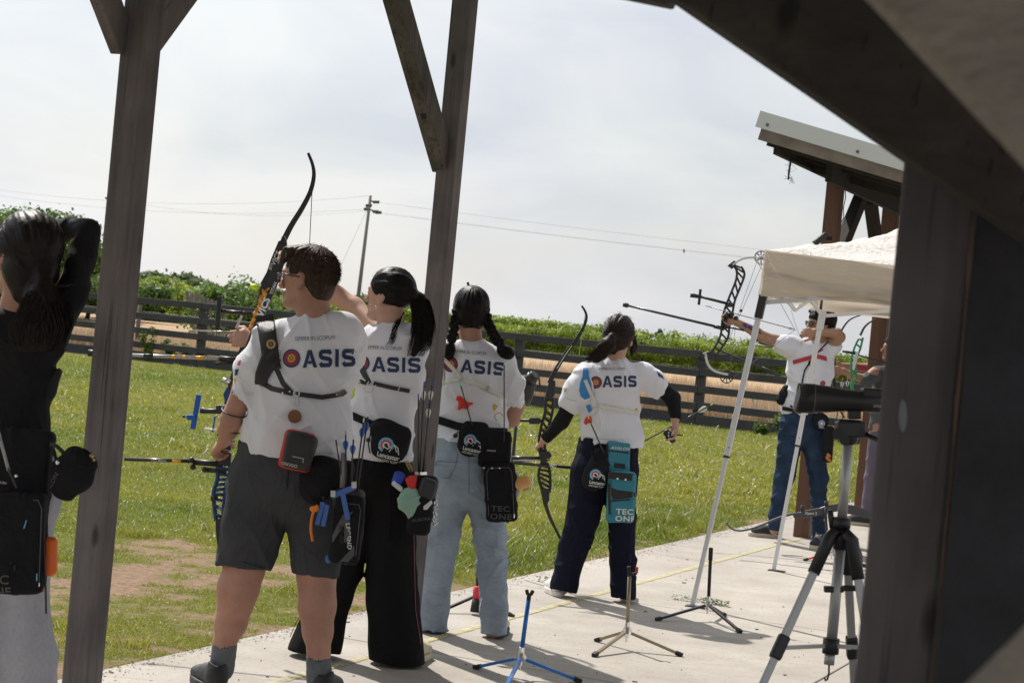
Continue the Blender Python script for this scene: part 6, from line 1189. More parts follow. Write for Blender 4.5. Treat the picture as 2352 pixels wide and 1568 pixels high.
for i in range(16):
    t = i / 15; x = 612 - 42 * t ** .9; y = 660 + 112 * t; r2 = random.Random(i); mb.cur = i % 2; mb.sphere(P(x + r2.uniform(-3, 3), y, d0 - .004), (.008 + .004 * r2.random(), .007, .011), (RT, FW, UP), 8, 6)
T.part('flame_inlay', mb, FL, parent=rs)
low = smooth_px([(566, 780), (552, 815), (540, 850), (526, 900), (520, 950)]); bowpart(T, 'lower_limb', low, d0, (13, 9), .02, RW)
mb = MB(); mb.box(P(627, 632, d0 - .02), (unit(RT * .25 + UP), unit(RT - UP * .25), FW), (.045, .012, .012)); T.part('damper', mb, RW, bevel=.004)
rod(T, 'string', (717, 436), (711, 562), d0, .9, mat('string_dark', (.05, .05, .05), .6)); rod(T, 'limb_bolt', (574, 656), (592, 662), d0, 6, mat('fluo_yellow', (.62, .85, .04), .4), r1=8)
rod(T, 'bolt_tip', (570, 652), (577, 656), d0, 3.5, BK)
sgt = rod(T, 'sight_bar', (508, 714), (580, 720), d0, 4, RW); mb = MB(); mb.beam(P(505, 680, d0), P(500, 755, d0), .016, .022, side=FW); T.part('sight_rail', mb, RW, parent=sgt, bevel=.002)
mb = MB()
for (x, y, r_) in ((474, 720, 5), (480, 728, 6), (490, 724, 7), (484, 712, 4), (515, 712, 7), (549, 716, 7), (561, 718, 8)): mb.sphere(P(x, y, d0 - .005), r_ * .45 * d0 / F, n=8, m=6)
T.part('sight_knob', mb, BK, parent=sgt); mb = MB(); mb.beam(P(556, 724, d0 - .01), P(543, 752, d0 - .01), .012, .003, side=RT); T.part('clicker_plate', mb, ST, parent=rs)
ms = rod(T, 'stabilizer', (222, 812), (520, 824), d0, 4.2, mat('stab_silver', (.42, .42, .42), .25, .6)); rod(T, 'weight', (203, 810), (222, 812), d0, 8, BK, parent=ms)
for a, b in ((330, 352), (395, 404), (420, 428), (450, 470)): rod(T, 'band', (a, 816.3 + (a - 330) * .04), (b, 816.3 + (b - 330) * .04), d0, 4.6, FL[0] if a != 330 else BK, parent=ms)
rod(T, 'extender', (505, 823), (545, 827), d0, 6.5, BK, parent=ms); rod(T, 'side_rod', (495, 836), (540, 832), d0, 4, BK)
arrow(604, 764, 436, 759, d0, 0, 0, VW, NW, 'pale arrow lying level on the flame patterned bow above the fence', r=2.0, shaft=mat('shaft_clear', (.45, .45, .45), .3, .3))
# ---- blue bow of the boy
d0 = 7.60; T = Thing('recurve_bow', 'blue recurve bow hanging from the boy in grey shorts, black lettered limb over his shoulder', 'bow', P(505, 1046, d0))
ul = smooth_px([(527, 905), (545, 865), (566, 812), (590, 748), (615, 690), (636, 640), (650, 592), (655, 560), (650, 543)]); bowpart(T, 'upper_limb', ul, d0, (20, 7), .02, RW)
mb = MB(); lettering(mb, 'VICS', 607, 706, 15, rad(67), d0, None, 0, .04, 1.05, 1.0, shear=.1); lettering(mb, 'TITAN', 629, 662, 7, rad(69), d0, None, 0, .02, 1.05); mb.V = [tuple(np.array(v) - FW * .014) for v in mb.V]; T.part('limb_lettering', mb, [PRN[0]])
rod(T, 'string', (655, 548), (640, 700), d0, .9, MATS['string_dark'])
blu = mat('riser_blue', (.012, .05, .17), .3, .4, coat=.3); mb = MB(); mb.prism([P(x, y, d0 - .012) for x, y in ((520, 890), (536, 896), (532, 915), (516, 918), (512, 905))], FW * .024); T.part('limb_pocket', mb, blu, bevel=.003)
rod(T, 'limb_bolt', (511, 872), (528, 878), d0, 6.5, ST); mb = MB(); mb.prism([P(x, y, d0 - .01) for x, y in ((500, 1032), (530, 1040), (528, 1068), (515, 1072), (494, 1056))], FW * .03); T.part('grip', mb, BK, bevel=.004)
mb = MB(); lattice(mb, [(500, 1062), (500, 1095), (492, 1125), (491, 1150), (497, 1195)], [(528, 1062), (528, 1090), (520, 1115), (515, 1150), (512, 1195)], d0, 3.4, 10); lattice(mb, [(520, 915), (519, 960), (508, 1000), (505, 1035)], [(534, 915), (536, 960), (528, 1000), (526, 1035)], d0, 3.2, 8); rs = T.part('riser', mb, blu)
mb = MB(); lettering(mb, 'ATF-X', 508, 1163, 7, rad(84), d0, None, 0, .02); mb.V = [tuple(np.array(v) - FW * .012) for v in mb.V]; T.part('riser_lettering', mb, [PRN[0]], parent=rs)
bowpart(T, 'lower_limb', smooth_px([(505, 1190), (504, 1220), (508, 1260), (516, 1300)]), d0, (18, 9), .02, RW); rod(T, 'limb_bolt', (485, 1143), (500, 1143), d0, 7, BK)
ms = rod(T, 'stabilizer', (286, 1054), (447, 1059), d0, 4.4, CARB); mb = MB(); lettering(mb, 'FULL METAL', 366, 1057.5, 4.6, rad(-2), d0, None, 0, .01); mb.V = [tuple(np.array(v) - FW * .010) for v in mb.V]; T.part('stabilizer_lettering', mb, [PRN[0]], parent=ms)
rod(T, 'quick_coupler', (444, 1060), (512, 1066), d0, 7, BK, parent=ms); rod(T, 'band', (396, 1058), (416, 1058.6), d0, 4.8, FL[0], parent=ms); rod(T, 'side_rod', (468, 1078), (520, 1082), d0, 6, BK, parent=ms)
for x, y in ((443, 1072), (440, 1056), (470, 1078)): mb = MB(); mb.sphere(P(x, y, d0 - .01), .012, n=8, m=6); T.part('knob', mb, BK, parent=ms)
sg = rod(T, 'sight_bar', (460, 943), (520, 945), d0, 6, BK); sb = mat('sight_blue', (.015, .10, .42), .3, .4); mb = MB(); mb.beam(P(457, 906, d0), P(443, 985, d0), .014, .020, side=FW); T.part('sight_rail', mb, sb, parent=sg, bevel=.002)
mb = MB(); mb.box(P(440, 958, d0 - .005), (RT, FW, UP), (.016, .012, .010)); mb.tube([P(424, 956, d0), P(436, 958, d0)], .004, 8); T.part('sight_carriage', mb, sb, parent=sg, bevel=.002); mb = MB(); mb.sphere(P(422, 956, d0), .006, n=8, m=6); T.part('sight_pin', mb, BK, parent=sg)
rod(T, 'clicker', (470, 985), (508, 987), d0, 2.4, WH); rod(T, 'rest_wire', (494, 956), (488, 992), d0, 2, sb); mb = MB(); mb.tube([P(x, y, d0) for x, y in ((468, 1040), (462, 1046), (472, 1038), (478, 1030))], .003, 5); T.part('sling', mb, WH)
mb = MB(); mb.box(P(510, 937, d0 - .01), (RT, FW, UP), (.022, .012, .012)); T.part('sight_block', mb, BK, parent=sg, bevel=.003)
# ---- yellow and black bow of the archer in navy
d0 = 10.95; T = Thing('recurve_bow', 'black recurve bow with yellow windows held low by the archer in navy', 'bow', P(1243, 1030, d0))
bowpart(T, 'upper_limb', smooth_px([(1262, 880), (1276, 850), (1300, 812), (1325, 778), (1340, 752), (1347, 730), (1344, 715), (1336, 702)]), d0, (11, 4), .02, RW)
mb = MB(); strap(mb, [(1279, 846), (1298, 815), (1314, 793)], 1.8, d0, None, .013, .001); T.part('limb_stripe', mb, [PRN[0]])
yl = mat('riser_yellow', (.50, .40, .03), .4); mb = MB(); mb.prism([P(x, y, d0 - .012) for x, y in ((1262, 872), (1276, 874), (1275, 905), (1268, 918), (1252, 916), (1254, 900))], FW * .024); T.part('limb_pocket', mb, RW, bevel=.003)
mb = MB(); lattice(mb, [(1253, 915), (1252, 945), (1244, 975), (1238, 1010), (1240, 1040)], [(1272, 915), (1268, 950), (1258, 985), (1250, 1010), (1254, 1040)], d0, 2.6, 9); lattice(mb, [(1244, 1062), (1238, 1080), (1238, 1100), (1246, 1130)], [(1256, 1062), (1262, 1080), (1264, 1110), (1262, 1130)], d0, 2.6, 7); rs = T.part('riser', mb, RW)
mb = MB()
for y in (925, 937, 950, 962, 985, 998, 1010): mb.box(P(1263 - (y - 920) * .17, y, d0 + .003), (unit(RT + UP * .3), FW, UP), (.013, .003, .010))
for y in (1078, 1090, 1102, 1113): mb.box(P(1250, y, d0 + .003), (unit(RT + UP * .3), FW, UP), (.017, .003, .009))
T.part('riser_inlay', mb, yl, parent=rs); mb = MB(); mb.prism([P(x, y, d0 - .012) for x, y in ((1236, 1035), (1262, 1036), (1268, 1046), (1254, 1064), (1242, 1062))], FW * .03); T.part('grip', mb, BK, bevel=.004)
mb = MB(); mb.prism([P(x, y, d0 - .012) for x, y in ((1240, 1118), (1262, 1122), (1262, 1146), (1256, 1162), (1248, 1158))], FW * .024); T.part('limb_pocket', mb, RW, bevel=.003)
bowpart(T, 'lower_limb', smooth_px([(1252, 1155), (1262, 1185), (1275, 1212), (1289, 1240)]), d0, (9, 5), .02, RW)
rod(T, 'string', (1343, 725), (1330, 815, -.02), d0, .8, mat('string_green', (.30, .55, .15), .6)); rod(T, 'string', (1226, 1085), (1220, 1130), d0, .8, WH)
ms = rod(T, 'stabilizer', (1165, 1050), (1240, 1052), d0, 4, CARB); rod(T, 'v_bar', (1178, 1058), (1262, 1053), d0, 3, ST, r1=3); rod(T, 'weight', (1255, 1054), (1263, 1053.5), d0, 5.2, ST); rod(T, 'side_rod', (1180, 1062), (1316, 1074), d0, 3.8, CARB); rod(T, 'band', (1262, 1069), (1278, 1070.5), d0, 4.1, ST)
sg = rod(T, 'sight_bar', (1187, 965), (1248, 966), d0, 3.6, BK); mb = MB(); mb.box(P(1228, 966, d0), (RT, FW, UP), (.030, .012, .018)); T.part('sight_block', mb, BK, parent=sg, bevel=.003); mb = MB(); mb.tube([P(1216, 960, d0), P(1215, 1000, d0)], .003, 6); mb.tube([P(1211, 1000, d0), P(1236, 1000, d0)], .0035, 6); T.part('sight_rail', mb, MATS['silver'], parent=sg)
# ---- limb tip over the braids
d0 = 9.75; T = Thing('recurve_bow', 'black bow limb tip showing just above the head with two braids', 'bow', P(1085, 700, d0)); bowpart(T, 'upper_limb', smooth_px([(1074, 648), (1078, 660), (1090, 690), (1092, 740), (1080, 800), (1060, 860)]), d0, (5, 11), .02, RW); bowpart(T, 'riser', [(1060, 860), (1048, 960), (1050, 1000)], d0, 12, .03, blu); rod(T, 'string', (1077, 656), (1072, 1000), d0, .8, MATS['string_dark'])

# ---- compound bow
d0 = 15.05; px = d0 / F; T = Thing('compound_bow', 'black compound bow at full draw with long stabilizer and round cams', 'bow', P(1667, 735, d0))
mb = MB(); lattice(mb, [(1683, 608), (1692, 622), (1690, 645), (1676, 680), (1664, 712), (1659, 735), (1655, 770), (1640, 800), (1628, 812)], [(1702, 612), (1710, 630), (1700, 660), (1688, 690), (1682, 720), (1676, 745), (1672, 775), (1656, 800), (1644, 818)], d0, 2.0, 15, .02); rs = T.part('riser', mb, RW)
mb = MB(); mb.prism([P(x, y, d0 - .015) for x, y in ((1671, 610), (1686, 598), (1694, 602), (1682, 618))], FW * .03); mb.prism([P(x, y, d0 - .015) for x, y in ((1614, 812), (1628, 806), (1644, 812), (1640, 824), (1624, 826))], FW * .03); T.part('limb_pocket', mb, RW, bevel=.003)
lw = mat('limb_white', (.55, .56, .56), .35); bowpart(T, 'upper_limb', smooth_px([(1682, 608), (1700, 597), (1720, 592), (1746, 592)]), d0, 4.2, .04, lw); bowpart(T, 'lower_limb', smooth_px([(1620, 812), (1626, 836), (1642, 852), (1672, 860)]), d0, 5, .04, lw)
for (x, y) in ((1748, 591), (1669, 865)):
    c = P(x, y, d0); mb = MB(); r_ = 15.5 * px; mb.disc(c, RT, UP, r_, .010, 28, r_ * .84); mb.disc(c, RT, UP, r_ * .24, .014, 16)
    for k in range(8): a = k * math.pi / 4; u = RT * math.cos(a) + UP * math.sin(a); mb.beam(c + u * r_ * .2, c + u * r_ * .9, .006, .008, side=FW)
    T.part('cam', mb, BK)
sw = mat('bow_string', (.16, .16, .16), .6)
for a, b in (((1741, 603), (1826, 757)), ((1826, 757), (1682, 868)), ((1738, 602), (1668, 800)), ((1752, 604), (1690, 745)), ((1690, 745), (1676, 852))): rod(T, 'string', (*a, 0), (*b, -.1 if b[0] > 1800 else 0), d0, .55, sw) if a[0] < 1800 else rod(T, 'string', (*a, -.1), (*b, 0), d0, .55, sw)
ms = rod(T, 'stabilizer', (1440, 701), (1658, 753), d0, 2.6, CARB, r1=3.2); rod(T, 'weight', (1431, 699), (1443, 702), d0, 5.2, BK, parent=ms); rod(T, 'mount', (1640, 749), (1664, 755), d0, 4.5, BK, parent=ms)
rod(T, 'back_rod', (1655, 805), (1790, 862, .12), d0, 2.2, CARB); rod(T, 'weight', (1750, 845, .08), (1790, 862, .12), d0, 4.2, BK); rod(T, 'cable_rod', (1676, 752), (1706, 758), d0, 2, BK); mb = MB(); mb.sphere(P(1708, 758, d0), .010, n=8, m=6); T.part('cable_slide', mb, BK)
sg = rod(T, 'sight_bar', (1608, 681), (1674, 698), d0, 3.2, BK); mb = MB(); mb.beam(P(1609, 664, d0), P(1605, 700, d0), .016, .02, side=FW); mb.tube([P(1586, 677, d0), P(1604, 681, d0)], [.020, .014], 10); T.part('scope_housing', mb, BK, parent=sg); mb = MB(); mb.box(P(1676, 700, d0), (RT, FW, UP), (.022, .02, .018)); T.part('sight_block', mb, BK, parent=sg, bevel=.003)
mb = MB(); [mb.sphere(P(x, y, d0 - .01), r_, n=8, m=6) for x, y, r_ in ((1668, 724, .026), (1680, 722, .022), (1690, 730, .018), (1702, 713, .013))]; T.part('arrow_rest', mb, BK); rod(T, 'grip', (1665, 728), (1667, 755), d0, 6, BK)
arrow(1826, 757, 1620, 702, d0, -.1, -.02, VW, NY, 'thin black arrow drawn back on the compound bow', r=1.0, vl=12, vw=3)
arrow(1872, 813, 1724, 790, 15.9, 0, 0, VW, NW, 'pale tipped stabilizer like arrow behind the chest of the compound archer', r=1.8)
# ---- green and white bow, plus the darker one behind
d0 = 17.1; T = Thing('recurve_bow', 'green and white recurve bow held by the archer in grey tee', 'bow', P(1965, 860, d0)); gw = mat('riser_green', (.03, .30, .13), .4); bowpart(T, 'upper_limb', smooth_px([(1976, 770), (1985, 752), (1998, 740), (2011, 734)]), d0, (5, 3), .02, mat('limb_green_black', (.03, .05, .04), .4))
mb = MB(); lattice(mb, [(1972, 778), (1962, 800), (1955, 830), (1956, 870)], [(1982, 775), (1976, 800), (1966, 830), (1968, 870)], d0, 2.4, 5, .02); T.part('riser', mb, gw); mb = MB(); mb.prism([P(x, y, d0 - .02) for x, y in ((1966, 808), (1973, 806), (1968, 830), (1962, 850), (1958, 848), (1960, 828))], FW * .01); T.part('riser_inlay', mb, WH); bowpart(T, 'lower_limb', smooth_px([(1960, 872), (1957, 890), (1964, 905), (1972, 912)]), d0, (8, 4), .02, gw)
rod(T, 'sight_bar', (1935, 806), (1966, 812), d0, 3, BK); ms = rod(T, 'stabilizer', (1960, 812), (2080, 846), d0, 2, CARB)
d0 = 18.2; T = Thing('recurve_bow', 'thin dark recurve limb rising behind the compound archer shoulder', 'bow', P(1925, 840, d0)); bowpart(T, 'upper_limb', smooth_px([(1918, 800), (1926, 775), (1938, 750), (1955, 732), (1982, 722)]), d0, (5, 2.6), .02, RW); bowpart(T, 'riser', [(1918, 800), (1914, 840), (1916, 890)], d0, 7, .03, RW); bowpart(T, 'lower_limb', smooth_px([(1916, 890), (1924, 930), (1940, 960)]), d0, (5, 3), .02, RW)
for i, (a, b) in enumerate((((1936, 870), (1925, 905)), ((1948, 868), (1938, 905)))): arrow(a[0], a[1], b[0] - 4, b[1] + 60, 16.4, 0, 0, VW, mat('nock_orange', (.8, .2, .05), .5), ('arrow with an orange nock right of the compound archer hip, nearer his shirt', 'arrow with an orange nock beside the grey sleeved forearm')[i], r=1.2, vl=16, vw=4)

# ================================================================ HARNESSES AND CHEST GUARDS
LE = mat('black_leather', (.014, .014, .016), .42, bump=.3, bs=300, spec=.5); WS = mat('white_strap', (.62, .60, .54), .6); riv = MATS['silver']
def rivets(T, pts, d0, bv, r=.004, parent=None, name='rivet', m_=None):
    for (x, y) in pts:
        hit = bv.ray_cast(Vector(P(x, y, d0) - FW), Vector(FW), 2.0)[0]
        p = (np.array(hit) if hit is not None else P(x, y, d0)) - FW * .008; mb = MB(); mb.sphere(p, (r, r * .5, r), (RT, FW, UP), 10, 6); T.part(name, mb, m_ or riv, parent)
d0 = 8.25; T = Thing('finger_tab', 'small black finger tab on the raised hand above the boy hair', 'finger tab', P(670, 585, d0)); mb = MB(); mb.box(P(668, 587, d0 + .14), (unit(RT + UP * .25), FW, UP), (.024, .008, .012)); T.part('tab_plate', mb, LE, bevel=.004)
d0 = 7.35; bv = SURF['boy']; T = Thing('chest_guard', 'black leather shoulder guard and harness on the boy in grey shorts', 'chest guard', P(650, 830, d0 - .2)); mb = MB(); mb.sm = True
strap(mb, [(607, 724), (612, 752), (618, 790), (623, 830), (628, 850)], (42, 38), d0, bv, .005, .005, 5); strap(mb, [(626, 815), (612, 840), (602, 862), (598, 884)], (46, 26), d0, bv, .007, .005, 5); g_ = T.part('shoulder_pad', mb, LE)
mb = MB(); strap(mb, [(631, 838), (650, 880), (673, 905)], 11, d0, bv, .004, .004, 5); T.part('strap', mb, LE); mb = MB(); strap(mb, [(600, 878), (625, 892), (672, 903)], 12, d0, bv, .005, .004, 5); T.part('strap', mb, LE); mb = MB(); strap(mb, [(680, 904), (740, 912), (786, 905), (795, 898)], 11, d0, bv, .004, .004, 5); T.part('strap', mb, LE)
rivets(T, [(641, 816), (676, 897), (605, 886), (690, 905), (660, 900)], d0, bv); mb = MB(); strap(mb, [(772, 905), (780, 913)], 3.4, d0, bv, .009, .002); T.part('buckle', mb, ST)
hit = bv.ray_cast(Vector(P(630, 790, d0) - FW), Vector(FW), 2.0)[0]; c = np.array(hit) - FW * .014
for r0, r1, m_, z in ((.010, .0175, mat('brass', (.45, .33, .14), .35, .8), 0), (0, .010, mat('dark_enamel', (.05, .03, .02), .4), 0), (0, .005, mat('enamel_red', (.35, .12, .03), .4), -.002)): mb = MB(); mb.disc(c + FW * z, RT, UP, r1, .004, 24, r0); T.part('medallion', mb, m_, parent=g_)
T2 = Thing('leather_tag', 'round tan leather tag hanging from the boy harness by a clip', 'tag', P(677, 956, d0 - .2)); h2 = bv.ray_cast(Vector(P(677, 950, d0) - FW), Vector(FW), 2.0)[0]; zz = float(np.dot(np.array(h2) - CAM, FW)) - .012; c = P(677, 956, zz); mb = MB(); mb.disc(c, RT, UP, 15.5 * zz / F, .004, 32); T2.part('leather_disc', mb, mat('tan_leather', (.20, .085, .035), .6, var=.2))
mb = MB(); mb.tube([P(682 + 5 * math.cos(a), 921 + 12 * math.sin(a), zz) for a in np.arange(0, 6.5, .5)], .0018, 6); T2.part('carabiner', mb, ST); mb = MB(); mb.disc(P(681, 903, zz), RT, UP, 8 * zz / F, .003, 20, 5 * zz / F); T2.part('ring', mb, ST)
d0 = 8.25; bv = SURF['girl']; T = Thing('chest_guard', 'thin black harness straps on the girl with the long ponytail', 'chest guard', P(850, 885, d0 - .2)); mb = MB()
strap(mb, [(828, 838), (838, 862), (850, 880)], (16, 9), d0, bv, .004, .004, 5); T.part('strap', mb, LE); mb = MB(); strap(mb, [(805, 872), (830, 876), (842, 880)], 9, d0, bv, .004, .004, 5); T.part('strap', mb, LE); mb = MB(); strap(mb, [(858, 880), (900, 890), (941, 898)], 9.5, d0, bv, .004, .004, 5); T.part('strap', mb, LE)
rivets(T, [(866, 884), (830, 876), (842, 872)], d0, bv); mb = MB(); strap(mb, [(918, 888), (914, 898)], 3, d0, bv, .009, .002); T.part('buckle', mb, ST)
zz = float(np.dot(np.array(bv.ray_cast(Vector(P(850, 892, d0) - FW), Vector(FW), 2.0)[0]) - CAM, FW)) - .010; mb = MB(); mb.disc(P(847, 893, zz), RT, UP, 10 * zz / F, .003, 24, 8.6 * zz / F); mb.disc(P(850, 880, zz), RT, UP, 6 * zz / F, .003, 20, 4 * zz / F); T.part('ring', mb, ST)
d0 = 9.2; bv = SURF['braid']; T = Thing('chest_guard', 'cream harness straps with blue guard on the girl with braids', 'chest guard', P(1060, 870, d0 - .2)); mb = MB(); strap(mb, [(1017, 822), (1040, 846), (1058, 868)], 9, d0, bv, .004, .004, 5); T.part('strap', mb, WS); mb = MB(); strap(mb, [(1000, 884), (1030, 874), (1055, 872)], 8, d0, bv, .004, .004, 5); T.part('strap', mb, WS); mb = MB(); strap(mb, [(1066, 873), (1100, 882), (1140, 902), (1158, 912)], 9.5, d0, bv, .004, .004, 5); T.part('strap', mb, WS)
rivets(T, [(1077, 880), (1058, 862)], d0, bv); mb = MB(); strap(mb, [(1122, 886), (1118, 896)], 4, d0, bv, .009, .002); T.part('buckle', mb, ST); mb = MB(); strap(mb, [(1010, 835), (1013, 880)], 12, d0, bv, .006, .004, 5); T.part('guard_panel', mb, mat('guard_cobalt', (.03, .07, .45), .5)); mb = MB(); strap(mb, [(1018, 838), (1017, 882)], 4, d0, bv, .009, .004, 5); T.part('guard_rim', mb, WS)
d0 = 10.85; bv = SURF['navy']; T = Thing('chest_guard', 'bright blue and white chest guard on the archer in navy trousers', 'chest guard', P(1350, 880, d0 - .2)); gb = mat('guard_sky', (.03, .22, .55), .5, bump=.4, bs=300); OUT = [(1336, 840), (1352, 840), (1354, 862), (1361, 880), (1363, 900), (1355, 916), (1341, 921), (1328, 911), (1324, 896), (1327, 878), (1334, 862)]; cx_, cy_ = 1344, 880
mb = MB(); poly2(mb, OUT, d0, bv, .007, 4); g_ = T.part('guard_rim', mb, mat('rim_white', (.80, .80, .80), .6)); mb = MB(); poly2(mb, [(cx_ + (x - cx_) * .76, cy_ + (y - cy_) * .90) for x, y in OUT], d0, bv, .012, 4); T.part('guard_panel', mb, gb)
mb = MB(); strap(mb, [(1344, 872), (1354, 896), (1364, 918), (1367, 932)], 8.5, d0, bv, .011, .003, 5); T.part('strap', mb, WS); mb = MB(); strap(mb, [(1376, 932), (1410, 938), (1444, 944), (1468, 948)], 8.5, d0, bv, .004, .004, 5); T.part('strap', mb, WS); mb = MB(); strap(mb, [(1370, 936), (1358, 950)], 8, d0, bv, .005, .004, 5); T.part('strap', mb, WS); mb = MB(); strap(mb, [(1350, 930), (1356, 945)], 10, d0, bv, .003, .004, 5); T.part('guard_tail', mb, gb)
rivets(T, [(1344, 857), (1345, 877), (1384, 936)], d0, bv, .005)

# ================================================================ QUIVERS, POUCHES AND WHAT HANGS FROM THEM
QB = cloth('quiver_black', (.016, .016, .019), .7); QG = cloth('quiver_grey', (.10, .10, .11), .7)
d0 = 7.35; Z = -.20
T = Thing('hard_case', 'small black zip case with red edges on the back of the boy in shorts', 'case', P(682, 1035, d0 + Z)); c_, _b = pouchbox(T, 'case_shell', (682, 1036), 35, 42, d0, Z, .06, rad(-12), mat('case_red', (.42, .02, .02), .5), 11); c2, cb = pouchbox(T, 'case_cover', (686, 1036), 31, 39, d0, Z - .012, .055, rad(-12), mat('case_black', (.018, .018, .02), .6, bump=.3, bs=200), 10, parent=c_); mb = MB(); lettering(mb, 'GOSOGO', 678, 1057, 7, rad(-12), d0, cb, .002, .0)
for pl in ([(661, 1045), (697, 1053), (695, 1066), (659, 1058), (661, 1045)],): strap(mb, pl, 1.1, d0, cb, .002, .0008, 4)
T.part('case_lettering', mb, [PRN[0]], parent=c2); mb = MB(); mb.tube([P(691, 1080, d0 + Z), P(686, 1090, d0 + Z), P(682, 1100, d0 + Z)], .003, 5); T.part('zip_pull', mb, BK)
T = Thing('release_pouch', 'black open pouch with a white outlined badge below the red edged case', 'pouch', P(735, 1110, d0 + Z)); b_, pb_ = bag(T, 'pouch_body', d0, [(738, 1075, 38, 736, 1110, 36), (730, 1115, 36, 718, 1135, 26)], Z + .05, QB, h=.7); mb = MB(); mb.tube([P(738 + 38 * math.cos(a), 1062 + 11 * math.sin(a), d0 + Z + .05 - .02 * math.sin(a)) for a in np.arange(0, 6.5, .3)], .006, 6); T.part('rim', mb, QB)
mb = MB(); 
for pl in ([(717, 1123), (724, 1118), (750, 1126), (757, 1132), (750, 1140), (726, 1136), (717, 1129), (717, 1123)], [(728, 1130), (735, 1124), (740, 1130), (735, 1134), (728, 1130)], [(738, 1131), (744, 1129), (750, 1134)]): strap(mb, pl, 1.6, d0, pb_, .002, .001, 4)
T.part('badge', mb, [PRN[0]])
T = Thing('field_quiver', 'black and grey side quiver with LEGEND XT-420 lettering on the boy', 'quiver', P(800, 1210, d0 + Z)); q1, qb_ = pouchbox(T, 'quiver_body', (797, 1215), 31, 74, d0, Z, .07, rad(-6), QB, 12); q2, qt_ = pouchbox(T, 'quiver_tube', (800, 1145), 33, 22, d0, Z + .03, .09, rad(-6), mat('mesh_grey', (.045, .042, .040), .8, bump=.5, bs=400), 14)
mb = MB(); mb.cur = 4; poly2(mb, [(776, 1215), (800, 1168), (824, 1160), (776, 1232)], d0, qb_, .002, 8); poly2(mb, [(790, 1285), (790, 1276), (826, 1236), (826, 1258), (800, 1287)], d0, qb_, .002, 8); T.part('quiver_print', mb, PRN); mb = MB(); mb.cur = 4; strap(mb, [(797, 1180), (797, 1245)], 13, d0, qb_, .003, .001); T.part('name_patch', mb, PRN); word(T, 'quiver_lettering', 0, 'LEGEND', 813, 1216, 9, rad(-86), d0, qb_, .02, 1.1, 1.15, lift=.004); word(T, 'quiver_lettering', 3, 'XT-420', 797, 1212, 9, rad(-86), d0, qb_, .03, lift=.008)
T.part('divider', (lambda m_: (m_.tube([P(790, 1040, d0 + Z), P(786, 1120, d0 + Z)], .010, 8), m_)[1])(MB()), mat('clear_tube', (.30, .30, .31), .2, trans=.3)); q3, _b = pouchbox(T, 'belt_block', (765, 1092), 44, 34, d0, Z + .09, .06, rad(-6), QB, 10)
for (x0, y0, x1, y1, lab, vn, nk) in ((790, 1122, 771, 1008, 'plain white tipped arrow, leftmost in the boy quiver', VW, NW), (795, 1124, 794, 997, 'blue vaned arrow with the tallest tan nock in the boy quiver', VB, mat('nock_tan', (.45, .30, .16), .6)), (805, 1124, 812, 1007, 'blue vaned arrow second from right in the boy quiver', VB, NW), (812, 1150, 835, 968, 'leaning blue vaned arrow overlapping the ponytail girl shirt', VB, NW), (818, 1150, 845, 955, 'rightmost blue vaned arrow rising from the boy quiver', VB, NW)):
    arrow(x1, y1, x0, y0, d0, Z - .02, Z + .0, vn, nk, lab, 'arrows in the boy quiver', r=2.0, vl=24, vw=6.5)
bt = mat('tool_blue', (.05, .13, .42), .45); zipline(T, (797, 1218), 26, 62, rad(-6), d0, qb_, q1)
T = Thing('bow_square', 'blue T shaped bow square clipped on the front of the boy quiver', 'bow square', P(790, 1160, d0 + Z - .05)); mb = MB(); mb.beam(P(762, 1139, d0 + Z - .06), P(815, 1118, d0 + Z - .06), .020, .006, side=UP); T.part('crossbar', mb, bt, bevel=.001); mb = MB(); mb.beam(P(786, 1128, d0 + Z - .061), P(799, 1192, d0 + Z - .061), .018, .006, side=RT); T.part('stem', mb, bt, bevel=.001)
for x, y in ((765, 1133), (813, 1113)): mb = MB(); mb.box(P(x, y, d0 + Z - .064), (RT, FW, UP), (.009, .006, .012)); T.part('clip', mb, ST, bevel=.002)
T = Thing('arrow_puller', 'orange curved strap tool hanging from the boy pouch', 'tool', P(715, 1200, d0 + Z)); mb = MB(); mb.sm = True; mb.tube([P(x, y, d0 + Z - .03) for x, y in smooth_px([(730, 1160), (722, 1170), (716, 1190), (714, 1215), (718, 1242)])], [(.014, .006)] * 3 + [(.010, .005)] * 14, 8); T.part('strap_body', mb, mat('orange_rubber', (.75, .20, .01), .45)); mb = MB(); mb.sphere(P(722, 1168, d0 + Z - .03), (.018, .010, .012), (RT, FW, UP)); T.part('loop', mb, MATS['orange_rubber'])
T = Thing('rubber_puller', 'two blue rubber grip blocks hanging beside the orange strap', 'tool', P(740, 1190, d0 + Z))
for (a, b) in (((742, 1152), (728, 1205)), ((752, 1158), (742, 1208))): mb = MB(); mb.beam(P(*a, d0 + Z - .02), P(*b, d0 + Z - .02), .018, .012, side=RT); T.part('grip_block', mb, bt, bevel=.003)
mb = MB(); mb.tube([P(745, 1150, d0 + Z), P(742, 1138, d0 + Z)], .004, 6); T.part('cord', mb, BK); mb = MB(); mb.sphere(P(754, 1283, d0 - .16), (.012, .010, .016), (RT, FW, UP)); T2 = None; solid('marker_cap', mb, bt, 'small blue cap on the trouser leg edge of the boy shorts', 'cap')
